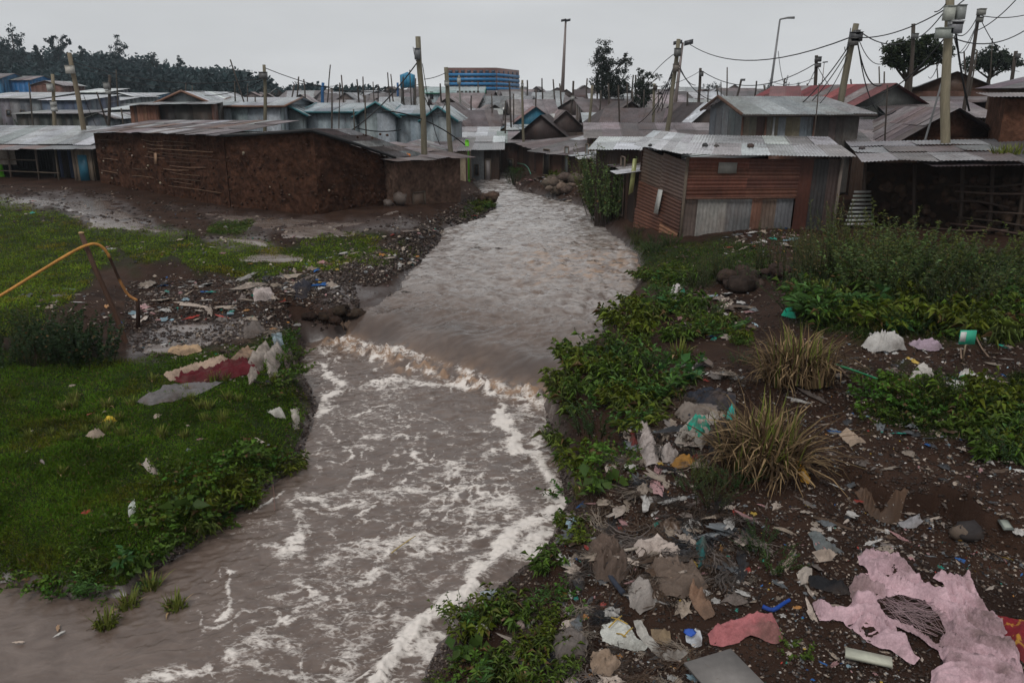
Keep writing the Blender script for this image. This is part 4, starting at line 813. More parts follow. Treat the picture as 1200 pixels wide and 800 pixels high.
for k in range(9):
    c = np.array([j0[0] + .35, j0[1] - .02, j0[2] + .15 + k * .115]); m.obox(c, (.42 - .02 * k, .05, .0), (0, .02, 0), (0, 0, .03), jc((.26, .27, .25)))
m.build('slatted_panel', M['paint'], rJ)
r = MB(); f0 = np.array([j0[0] - .1, j0[1] - .7, zr0 - .02]); f1 = np.array([j1[0] + 1.2, j1[1] - .6, zr1 + .03]); bb = np.array([1.4, 4.6, .30])
sheet_roof(r, [f0, lerp(f0, f1, .72), lerp(f0, f1, .72) + bb, f0 + bb], [(.19, .185, .19), (.15, .14, .14), (.23, .22, .23), (.13, .11, .11)], True, 1.0, 3, .07, ragged=.5)
sheet_roof(r, [lerp(f0, f1, .3) + (0, -.5, -.1), lerp(f0, f1, .68) + (0, -.5, -.06), lerp(f0, f1, .68) + (0, .7, .03), lerp(f0, f1, .3) + (0, .7, 0)], [(.13, .11, .115), (.17, .16, .17)], True, 1.4, 1, .02, ragged=.1)
sheet_roof(r, [lerp(f0, f1, .70) + (0, -.15, -.06), f1 + (0, -.15, -.05), f1 + bb, lerp(f0, f1, .70) + bb], [(.055, .052, .056), (.045, .043, .046)], True, 1.4, 1, .02, ragged=.1)
r.build('roof', M['roof_old'], rJ)
# ---- I: upper room of sheets and planks behind the rust red shack ----
Yi = 29.5
A = hx(829, Yi + 1.0); B = hx(1003, Yi - .2)
i0, i1 = PY(868, 165, Yi)[:2], PY(1003, 165, Yi - .2)[:2]; i2 = PY(830, 165, Yi + 3.4)[:2]
zi = 2.0; rI = empty('plank_house', (i0[0], i0[1], zi), 'upper room of grey planks and blue sheets under a weathered grey roof', 'house')
w = MB(); zt_ = Zp(130, Yi)
fq = [np.array([*i0, zi]), np.array([*i1, zi]), np.array([*i1, Zp(131, Yi)]), np.array([*i0, zt_])]; sq = [np.array([*i2, zi]), np.array([*i0, zi]), np.array([*i0, zt_]), np.array([*i2, Zp(126, Yi + 3.4)])]
cols = [(.13, .115, .085), (.10, .09, .07), (.06, .035, .03), (.19, .18, .15), (.16, .15, .11), (.20, .22, .23), (.17, .15, .10), (.19, .165, .11), (.21, .235, .255), (.20, .225, .24), (.055, .05, .048), (.06, .055, .052), (.11, .09, .08), (.07, .065, .06), (.085, .08, .075), (.075, .07, .066)]
for k, c in enumerate(cols):
    n = len(cols); p = [bil(fq, k / n, 0), bil(fq, (k + 1) / n, 0), bil(fq, (k + 1) / n, 1), bil(fq, k / n, 1)]
    N = nrm(np.cross(p[1] - p[0], p[3] - p[0])); off = .02 * (k % 3); w.corr(*[a + N * off for a in p], jc(c, .1), .11, .01 if k in (5, 8, 9) else .004, 'v')
for k in range(5):
    n = 5; p = [bil(sq, k / n, 0), bil(sq, (k + 1) / n, 0), bil(sq, (k + 1) / n, 1), bil(sq, k / n, 1)]; w.corr(*p, jc((.13, .14, .145), .2), .11, .01, 'v')
w.slab(sq[3], sq[2], np.array([*lerp(i2, i0, .5), Zp(116, Yi + 1.7)]), np.array([*lerp(i2, i0, .499), Zp(116, Yi + 1.7)]), .02, (.14, .15, .155))
bk2 = i1 + (i2 - i0); patch_wall(w, [np.array([*i1, zi]), np.array([*bk2, zi]), np.array([*bk2, zt_]), np.array([*i1, zt_])], 'tin', (PURPD,)); patch_wall(w, [np.array([*bk2, zi]), np.array([*i2, zi]), np.array([*i2, zt_]), np.array([*bk2, zt_])], 'tin', (PURPD,))
w.build('wall', M['tin'], rI)
r = MB(); ridge0 = np.array([*(lerp(i2, i0, .5) + (-.35, -.1)), Zp(115, Yi + 1.7) + .06]); ridge1 = ridge0 + np.array([i1[0] - i0[0] - .15, -.1, -.02])
ef0 = np.array([i0[0] - .15, i0[1] - .45, zt_ - .12]); ef1 = np.array([i1[0] + .45, i1[1] - .45, zt_ - .12]); eb0 = np.array([i2[0] - .3, i2[1] + .35, Zp(129, Yi + 3.7)]); eb1 = np.array([bk2[0] + .4, bk2[1] + .3, zt_ - .1])
sheet_roof(r, [ef0, ef1, ridge1, ridge0], [(.20, .215, .22), (.17, .18, .185), (.24, .25, .255)], True, .9, 1, .03, ragged=.1); sheet_roof(r, [eb1, eb0, ridge0, ridge1], [PURP], False, .9, 1, .03); ro = r.build('roof', M['roof'], rI)
m = MB(); m.tube([eb0, ridge0, ef0], .06, (.09, .05, .035), 5); m.tube([ef0 + (0, -.02, -.03), ef1 + (0, -.02, -.03)], .05, (.05, .04, .035), 4); m.build('barge_board', M['wood'], ro)
for k, u in enumerate((0, .2, .27, .62)):
    m = MB(); p0 = bil(fq, u, 0); m.tube([p0 + (0, -.08, 0), bil(fq, u, 1) + (0, -.08, 0)], .045, (.10, .05, .035) if k != 2 else (.3, .3, .3), 5); m.build('post', M['wood'], rI)
# ---- O/P: low brown shacks along the channel, right side ----
def chan(name, lab, cat, pa, pb, ta, depth, hbx, roof, wc, rc, rrows=2, useb=False, **k):
    A, B = GP(*pa), GP(*pb); h = (ztop(pb[0], ta, B) if useb else ztop(pa[0], ta, A)) - min(A[2], B[2])
    return house(name, lab, cat, A, B, depth, h, roof, hb=h + hbx, wcol=wc, rcol=rc, near=True, rrows=rrows, zb=min(A[2], B[2]), **k)
BRN = ((.042, .024, .018), (.055, .031, .024), (.032, .022, .019), (.065, .042, .034))
chan('channel_shack', 'brown shack with ragged white sheets hanging forward, behind the dark riverside bush', 'shack', (684, 228), (742, 262), 182, 4.5, .5, 'shed', BRN, ((.5, .51, .53), (.44, .45, .47), (.24, .22, .22)), over=.35, jit=.09, ragged=.5, rise=.3, doors=[(.06, .13, 0, 2.2, (.13, .14, .14), 'door_sheet'), (.42, .62, 0, 1.9, (.02, .016, .014), 'doorway'), (.8, .86, .1, 2.1, (.03, .025, .02), 'gap_board')])
chan('channel_shack', 'brown shack with grey door sheet and pale ridge strips, beside the earth mound', 'shack', (628, 203), (680, 210), 178, 5, .95, 'shed', BRN + ((.2, .21, .22),), (PURP, (.5, .51, .53), (.13, .12, .12), PURP, PURPD), over=.35, jit=.05, rise=.3, doors=[(.68, .76, 0, 1.5, (.19, .2, .2), 'door_sheet'), (.2, .34, 0, 1.3, (.02, .016, .014), 'doorway')])
chan('channel_shack', 'low dark shack closing the far end of the channel, doors on the bank', 'shack', (606, 199), (629, 202), 168, 5, .5, 'shed', BRN, (PURP, PURPD), over=.25, rise=.3)
bgh('long_house', 'long house with a ridged rust-brown roof between the channel and the plank room', 'house', 692, 835, 161, 37, 36.6, depth=6, roof='eave', risepx=14, wcol=BRN, rcol=(PURP, (.12, .10, .10), PURP, (.09, .07, .07)), near=True, over=.3, rrows=2)
bgh('flat_shack', 'low shack with broad whitish roof squeezed behind the rust red shack', 'shack', 700, 800, 176, 29.2, 28.6, depth=3.5, roof='shed', risepx=8, wcol=BRN, rcol=((.5, .51, .53), (.44, .45, .47), (.34, .34, .35)), near=True, over=.3, rrows=2)
# ---- K..N on the right rise ----
bgh('red_roof_house', 'grey plank gabled house with faded red roof, behind the leaning pole', 'house', 992, 1082, 125, 36, 37, depth=9, roof='gable', risepx=25, wall='tin', wcol=((.10, .105, .10), (.085, .085, .08), (.12, .125, .12), (.17, .2, .2)), rcol=((.16, .035, .04), (.13, .045, .045), (.19, .05, .05), PURP), over=.35, near=True, doors=[(.45, .55, 1.9, 2.8, (.12, .04, .03), 'window')])
bgh('red_roof_wing', 'long low wing with faded red sloping roof behind the plank room', 'house', 905, 990, 122, 40, 39, depth=7, roof='eave', risepx=20, wcol=(PURPD,), rcol=((.16, .035, .04), (.12, .05, .05), (.10, .06, .06)), over=.3, near=True)
bgh('rust_roof_house', 'mud house with broken lilac-brown gable roof behind the big pole, lower slope', 'mud house', 1062, 1170, 160, 27, 26.5, depth=6, roof='gable', risepx=31, wall='mud', wcol=((.075, .038, .025),), rcol=(PURP, (.125, .10, .105), (.14, .11, .115), (.10, .075, .075)), over=.45, near=True, jit=.06, rrows=2)
bgh('rust_roof_house', 'shack with lilac-brown lean-to roof and propped sheets, behind the flat black sheets', 'shack', 1003, 1066, 168, 29, 28.6, depth=5, roof='shed', risepx=20, wcol=BRN, rcol=((.13, .11, .115), PURP, (.16, .14, .15)), over=.3, near=True, jit=.07, rrows=2)
bgh('rust_roof_house', 'shack with dark patched roof higher on the slope, between gable and grey roof', 'shack', 1048, 1160, 138, 33, 32, depth=5.5, roof='shed', risepx=16, wcol=BRN, rcol=((.12, .1, .105), PURP, (.10, .08, .08)), over=.3, near=True, rrows=2)
bgh('brick_house', 'brown brick house with shallow silver gable beside the umbrella-crowned tree', 'house', 1056, 1170, 107, 44, 42, depth=8, roof='gable', risepx=20, wcol=((.09, .05, .038), (.08, .045, .035)), rcol=((.22, .23, .24), PURP, (.17, .16, .17)), over=.35)
bgh('grey_roof_house', 'tall house with wide grey-lilac roof cut by the frame edge on the rise', 'house', 1152, 1260, 104, 36, 33, depth=8, roof='shed', risepx=28, wcol=((.12, .075, .05), (.15, .10, .07)), rcol=((.15, .14, .15), (.18, .17, .18), (.12, .10, .11)), over=.4, trim=None)
bgh('brick_house', 'low dark brick house under the silver gable, before the big grey roof', 'house', 1082, 1150, 120, 38, 37, depth=5, roof='eave', risepx=6, wcol=((.06, .035, .03),), rcol=((.13, .12, .125), PURPD), over=.3)
bgh('mud_house', 'tall raw mud wall house at the frame edge behind the flat black sheets', 'mud house', 1173, 1290, 116, 23.5, 22.5, depth=5, roof='shed', risepx=6, wall='mud', wcol=((.085, .04, .025),), rcol=(PURP, PURPD), over=.4, near=True)
# ---- D2: low buildings left of the channel, middle distance ----
LH = [
 (452, 506, 178, 35.5, 5, 'gable', 8, BRN, (PURP, (.2, .2, .2)), 'mud shack with dark gable behind the bend hut', 'shack'),
 (508, 545, 178, 40, 5, 'shed', 9, ((.10, .06, .045), (.25, .2, .15)), (PURP, (.14, .13, .13)), 'shack with pinkish front right behind the bend hut roof', 'shack'),
 (548, 585, 176, 46, 5, 'shed', 10, BRN + ((.2, .21, .2),), (PURP, GREYL, (.15, .14, .14)), 'shack with a pale door sheet where the path meets the channel', 'shack'),
 (586, 632, 168, 50, 6, 'shed', 8, BRN, ((.22, .26, .26), PURP), 'dark shack with two grey shutters under a drooping grey-green roof', 'shack'),
 (530, 580, 163, 54, 6, 'shed', 9, BRN, (PURP, GREYL), 'shack with speckled roof and teal eave among poles', 'shack'),
 (598, 678, 153, 58, 6, 'shed', 5, BRN, ((.30, .33, .34), (.27, .3, .31)), 'brown shack with one long bright grey roof strip', 'shack'),
 (578, 604, 156, 60, 4, 'gable', 6, ((.25, .16, .06),), ((.05, .14, .18), (.25, .12, .1)), 'tiny ochre gable hut with teal roof edge', 'hut'),
 (480, 585, 143, 70, 8, 'eave', 14, ((.10, .085, .075), (.06, .05, .045), (.16, .14, .12)), (PURP, PURPD, (.2, .18, .18), (.12, .1, .1), (.36, .36, .37)), 'long tenement with a wide rust-brown roof and row of small openings', 'house'),
 (570, 690, 147, 78, 8, 'eave', 10, BRN, (PURP, PURPD, PURP, (.115, .095, .095), (.36, .36, .37)), 'long tenement with rust-brown roof and white flashing strips', 'house'),
]
for k, (x0, x1, yt, Y, dp, rf, rp, wc, rc, lab, cat) in enumerate(LH):
    bgh('tenement' if cat == 'house' else cat, lab, cat, x0, x1, yt, Y, depth=dp, roof=rf, risepx=rp, wcol=wc, rcol=rc, over=.3, near=Y < 56, rrows=2, jit=.05, ragged=.2, doors=[(.55, .72, 0, 1.7, jc((.10, .09, .085), .4), 'door'), (.2, .33, .8, 1.4, (.02, .02, .02), 'window')])
# ---- field of shacks filling the valley floor ----
FIELD = []
rr_ = random.Random(5)
rows = [(46, 700, 830, 156), (50, 640, 790, 153), (52, 600, 690, 162), (58, 690, 840, 152), (64, 470, 600, 150), (66, 700, 880, 146), (76, 690, 1000, 139), (84, 440, 640, 136), (88, 640, 1040, 133), (98, 380, 800, 129), (104, 800, 1100, 127), (112, 330, 640, 125), (118, 640, 980, 123), (130, 300, 560, 120), (134, 560, 1000, 119), (150, 250, 620, 117), (156, 620, 1060, 115.5), (175, 240, 540, 114), (180, 610, 1000, 112.5), (205, 440, 1010, 110)]
RCN = [('rust-brown', PURP), ('dark brown', PURPD), ('rust-brown', (.12, .095, .095)), ('dull grey', (.17, .17, .175)), ('silvery', (.30, .31, .32)), ('reddish', (.13, .06, .055)), ('rust-brown', (.10, .08, .082))]
def place_word(px):
    return ('below the wooded hill' if px < 330 else 'behind the teal edged halls' if px < 470 else 'between the water tank and the netted block' if px < 530 else 'under the netted block' if px < 612 else 'around the tall mast' if px < 685 else 'about the tall twin-crowned tree' if px < 745
            else 'below the small feathery tree' if px < 785 else 'by the twin-lamp pole' if px < 835 else 'beyond the plank room')
for (Y, xa, xb, yt) in rows:
    px = xa + rr_.uniform(-6, 6)
    while px < xb:
        wm = rr_.uniform(3.0, 5.2) if Y < 80 else rr_.uniform(3.8, 7.8); wp = wm * FOC / Y; Yj = Y + rr_.uniform(-2.5, 2.5); nm, rc = RCN[rr_.randrange(len(RCN))]; kk = rr_.uniform(.45, 1.5); rc = tuple(a * kk for a in rc); rc2 = [rc, tuple(a * 1.25 for a in rc), tuple(a * .75 for a in rc)]
        if rr_.random() < .35: rc2 += [(.42, .43, .44)]
        rf = rr_.choice(['eave', 'gable', 'gable', 'shed']); t = yt + rr_.uniform(-1.5, 2.5)
        dist = 'near' if Y < 80 else 'middle' if Y < 125 else 'far'
        lab = f"{nm} {'gabled' if rf == 'gable' else 'ridged' if rf == 'eave' else 'lean-to'} shack, {dist} rows, {place_word(px + wp / 2)}"
        wc = [jc((.06, .045, .04), .3), jc((.08, .06, .05), .3)]; 
        if rr_.random() < .2: wc.append((.16, .18, .19))
        if rr_.random() < .06: wc = [(.02, .10, .16)]
        A = (hx(px, Yj)); 
        drs = [(.3, .42, 0, 1.8, jc((.05, .06, .07), .5), 'door')] if Y < 100 else []
        bgh('slum_shack', lab, 'shack', px, px + wp * .97, t, Yj, Yj + rr_.uniform(-1.6, 1.6), depth=rr_.uniform(4.5, 7), roof=rf, risepx=rr_.uniform(1.1, 1.9) * FOC / Y, wcol=wc, rcol=rc2, over=.25, near=Y < 62, sheet=1.3 if Y < 100 else 2.2, jit=.04, group='tin roofed shacks filling the valley floor', doors=drs)
        px += wp + rr_.choice([0, 0, .4, 1.2]) * FOC / Y
print('buildings done')

# ================= poles, lamps, wires =================
BOXC = (.33, .33, .31); PW_ = (.13, .115, .08); DK = (.045, .035, .028)
def gz(x, Y): return G1(x, Y)
def pole(px0, py0, px1, py1, Y, r, col, label, boxes=(), name='utility_pole', cat='utility pole', group=None, knots=True, dz=0):
    """px0,py0 top; px1,py1 where the foot disappears behind something"""
    t = PY(px0, py0, Y); b = PY(px1, py1, Y); d = b - t; g = gz(b[0], Y)
    k = (g - .3 - t[2]) / d[2]; b = t + d * max(k, 1.0)
    root = empty(name, (b[0], b[1], min(g, b[2])), label, cat, group); m = MB(); n = 6
    pts = [lerp(b, t, i / n) + (RS.uniform(-.3, .3) * r, 0, 0) for i in range(n + 1)]
    m.tube(pts, r * 1.12, col, 9 if r > .05 else 5, r2=r * .82, wob=.05); m.build('pole', M['pole'], root)
    for (bx, by, bw, bh, c) in boxes:
        q = PY(bx, by, Y); w = bw * Y / FOC / 2; h = bh * Y / FOC / 2; m = MB(); m.box(q[0] - w, Y - r - .22, q[2] - h, q[0] + w, Y - r + .02, q[2] + h, c)
        m.box(q[0] - w * 1.06, Y - r - .25, q[2] + h, q[0] + w * 1.06, Y - r + .02, q[2] + h + .02, tuple(a * .8 for a in c)); m.build('meter_box', M['paint'], root)
    return root
pole(490, 43, 497, 176, 32, .12, PW_, 'tall stout pole with one grey meter box, rising behind the mud gable', [(490, 64, 6, 11, (.12, .125, .13))])
pole(522, 79, 528, 172, 36, .11, PW_, 'pole with small white box beside the end teal gable', [(524, 98, 5, 5, BOXC)])
pole(82, 62, 99, 160, 41, .13, (.15, .12, .08), 'leaning pole carrying a white box over the mud house end', [(85, 82, 8, 8, (.42, .4, .36))])
pole(61, 87, 65, 150, 45, .1, (.19, .16, .11), 'straight pale pole with three small white boxes before the dark row house', [(61, 103, 5, 8, BOXC), (65, 122, 5, 5, BOXC), (66, 128, 5, 5, (.4, .4, .38))])
pole(310, 76, 311, 157, 38, .085, PW_, 'slim pole with round topped meter box at the blue sheet house', [(310, 89, 8, 7, (.10, .1, .1))])
pole(129, 88, 128, 155, 42, .08, DK, 'dark pole with stacked small boxes in front of the plank shack', [(127, 101, 5, 7, (.2, .2, .19)), (129, 108, 4, 4, BOXC)])
pole(795, 46, 782, 155, 38, .11, PW_, 'leaning pole with grey meter cabinet and many stay wires', [(793, 62, 7, 8, (.10, .1, .095)), (791, 80, 6, 8, (.14, .12, .1))])
pole(821, 80, 818, 150, 52, .1, DK, 'dark upright pole between the twin lamp and the plank room', [(821, 87, 4, 5, (.08, .08, .08))])
pole(1003, 28, 985, 118, 31, .13, PW_, 'leaning pole with clustered dark boxes above the faded red roof', [(1000, 44, 12, 9, (.04, .04, .042)), (997, 50, 9, 7, (.09, .085, .08)), (1001, 39, 5, 4, (.2, .19, .18))])
pole(1113, -40, 1107, 178, 24, .13, (.18, .155, .105), 'tallest stout pole hung with white cabinets, behind the flat shed sheets', [(1107, 17, 9, 14, (.30, .31, .27)), (1120, 16, 8, 14, (.19, .2, .19)), (1114, 34, 12, 11, (.15, .15, .16)), (1115, 28, 13, 3, (.5, .5, .5)), (1101, 40, 15, 10, (.27, .29, .26))])
pole(1148, 11, 1137, 82, 34, .08, DK, 'thin pole topped by a pale drum box over the silver gable', [(1147, 15, 7, 6, (.22, .22, .2)), (1145, 24, 5, 5, (.12, .12, .11))])
pole(957, 65, 955, 108, 44, .1, DK, 'short dark pole before the red roofed wing', [(957, 70, 6, 5, (.06, .06, .06)), (957, 77, 5, 4, (.08, .08, .08))])
pole(1071, 28, 1069, 58, 39, .1, DK, 'pole standing up through the umbrella-crowned tree', [(1070, 43, 5, 5, (.1, .1, .1))])
pole(1191, 60, 1189, 72, 40, .1, DK, 'short pole on the ridge of the wide grey-lilac roof', [(1190, 66, 3, 4, (.1, .1, .1))])
pole(1108, 82, 1081, 174, 25.5, .035, (.2, .2, .2), 'grey pipe propped slantwise against the tallest pole', name='pipe', cat='pipe')
pole(767, 98, 765, 148, 46, .085, PW_, 'middling pole beside the small feathery tree', [(767, 103, 4, 4, DK)])
pole(694, 100, 690, 160, 42, .08, PW_, 'slightly leaning pole below the tall twin-crowned tree')
pole(612, 94, 613, 152, 50, .08, PW_, 'pole next to the long bright roof strip', [(612, 100, 3, 3, BOXC)])
pole(672, 95, 669, 142, 58, .085, DK, 'pole with small pale box just beside the tall mast foot', [(671, 115, 4, 4, BOXC)])
pole(538, 88, 539, 117, 75, .09, (.2, .2, .18), 'pole with white drum before the netted block', [(538, 95, 4, 7, (.35, .36, .33))])
# lamp masts
def mast(px, py, pyb, Y, r, label, heads, lean=0):
    t = PY(px, py, Y); g = gz(t[0], Y); root = empty('lamp_mast', (t[0] + lean, Y, g), label, 'lamp mast'); m = MB(); m.tube([(t[0] + lean, Y, g - .3), (t[0] + lean * .5, Y, (g + t[2]) / 2), tuple(t)], r * 1.5, (.15, .12, .11), 7, r2=r * .6); m.build('mast', M['metal'], root)
    for (dx, w, h) in heads:
        m = MB(); m.obox(t + (dx, 0, 0), (w, 0, h * .4), (0, w * .7, 0), (0, 0, h), (.05, .05, .055)); m.build('lamp_head', M['metal'], root)
t = PY(663, 23, 120); mast(663, 24, 103, 120, .22, 'very tall floodlight mast standing alone over the far roofs', [(-.3, .35, .15), (.3, .35, .15)], lean=-.4)
mast(800, 50, 150, 60, .13, 'tall mast with two floodlights behind the leaning cabinet pole', [(-.35, .28, .12), (.42, .28, .16)], lean=-.5)
mast(966, 73, 95, 100, .06, 'distant slim street lamp above the far treetops', [(.1, .25, .07)])
mast(1077, 74, 92, 90, .12, 'far lamp post tilted beside the plank room ridge', [(.1, .4, .15)]) if False else None
def streetlamp():
    Y = 60; t = PY(914, 23, Y); b = PY(902, 110, Y); g = gz(b[0], Y); k = (g - t[2]) / (b[2] - t[2]); b = t + (b - t) * k
    root = empty('street_lamp', b, 'thin leaning street lamp with a short arm over the grey plank room', 'street lamp'); m = MB(); m.tube([b, t], .12, (.14, .14, .145), 6, r2=.06); m.build('post', M['metal'], root)
    m = MB(); e = PY(931, 21, Y); m.tube([t, lerp(t, e, .5) + (0, 0, .05), e], .05, (.15, .15, .15), 5, r2=.09); m.build('lamp_arm', M['metal'], root)
streetlamp()
pole(869, 93, 866, 104, 70, .1, DK, 'short leaning lamp post right over the plank room ridge', [(870, 94, 4, 2, (.1, .1, .1))], name='street_lamp', cat='street lamp')
pole(853, 79, 851, 92, 62, .11, DK, 'stub of a broad dark post over the plank room ridge', [(852, 82, 4, 3, DK)]) if False else None
# blue plastic pipe mast
for (px, a, b_, w, Y, c, lab) in [(378, 97, 119, .17, 80, (.02, .09, .22), 'short blue drainpipe vent standing over the silver roofs'), (466, 97, 112, .15, 100, (.02, .08, .2), 'small blue upright pipe beside the water tank')]:
    o = pole(px, a, px, b_, Y, w, c, lab, name='vent_pipe', cat='pipe')
# thin aerial poles and props
rp = random.Random(3)
THIN = [(387, 76, 384, 116, 60), (400, 88, 402, 112, 66), (425, 90, 427, 122, 60), (350, 90, 348, 115, 62), (356, 93, 358, 118, 64), (398, 97, 397, 160, 38), (437, 96, 438, 112, 80), (418, 93, 420, 112, 76), (454, 85, 456, 110, 74), (458, 87, 460, 110, 78),
        (389, 103, 389, 158, 34), (414, 128, 416, 170, 31), (428, 112, 429, 165, 35), (345, 99, 343, 110, 90), (275, 95, 277, 150, 36), (290, 98, 290, 150, 34), (270, 70, 298, 158, 30), (113, 108, 127, 150, 35), (34, 97, 37, 130, 50), (142, 127, 145, 152, 36), (192, 120, 193, 150, 31), (225, 100, 227, 150, 31), (248, 120, 260, 156, 30), (299, 112, 300, 158, 30), (136, 82, 137, 100, 70), (218, 97, 217, 112, 60),
        (597, 95, 598, 125, 60), (635, 92, 636, 118, 90), (648, 93, 650, 114, 96), (656, 98, 657, 112, 90), (688, 92, 687, 112, 84), (725, 100, 726, 160, 45), (735, 98, 735, 150, 50), (741, 105, 742, 140, 60), (755, 105, 754, 140, 66), (713, 98, 714, 130, 70), (704, 106, 703, 140, 62), (776, 110, 777, 148, 52), (772, 105, 770, 150, 50), (786, 118, 785, 155, 44), (806, 108, 805, 150, 47), (830, 105, 829, 130, 56), (840, 100, 841, 112, 66), (852, 79, 852, 93, 60), (592, 118, 592, 150, 55), (576, 110, 577, 135, 66), (602, 110, 602, 135, 62), (552, 112, 552, 135, 72), (628, 105, 628, 125, 84), (516, 98, 517, 115, 90), (742, 88, 741, 102, 90), (745, 88, 745, 100, 90), (887, 95, 886, 103, 80), (946, 98, 946, 104, 60), (1040, 100, 1037, 165, 27), (960, 98, 956, 140, 28), (931, 60, 925, 100, 60) if False else (920, 92, 918, 104, 70),
        (895, 100, 896, 106, 66), (997, 93, 998, 103, 55), (1030, 78, 1031, 100, 50), (1036, 84, 1036, 98, 52), (1098, 74, 1099, 90, 50), (1130, 60, 1131, 78, 46), (1145, 60, 1142, 78, 42), (1163, 45, 1162, 62, 46), (845, 96, 845, 104, 78), (700, 88, 700, 96, 98), (760, 96, 759, 104, 96), (560, 96, 560, 106, 110), (618, 94, 618, 106, 108), (724, 97, 724, 106, 105), (443, 99, 443, 112, 88), (471, 94, 471, 104, 96), (487, 92, 487, 122, 64), (472, 90, 473, 122, 60), (480, 62 + 20, 482, 124, 58)]
for k, (x0, y0, x1, y1, Y) in enumerate(THIN):
    if x0 < 330 and Y < 44: Y = 44
    Y2_ = Y; side = 'rising in front of the silver sheet houses' if x0 < 330 else 'among the poles between halls and water tank' if x0 < 500 else 'over the roofs around the netted block' if x0 < 640 else 'over the roofs below the tall twin-crowned tree' if x0 < 760 else 'in the pole thicket by the twin lamp' if x0 < 850 else 'above the roofs by the umbrella-crowned tree'
    pole(x0, y0, x1, y1, Y, max(.025, .0009 * Y) * rp.uniform(.8, 1.3), jc((.05, .04, .032), .4), f'thin dark aerial pole {side}', name='aerial_pole', cat='pole', group='thin dark aerial poles over the roofs')
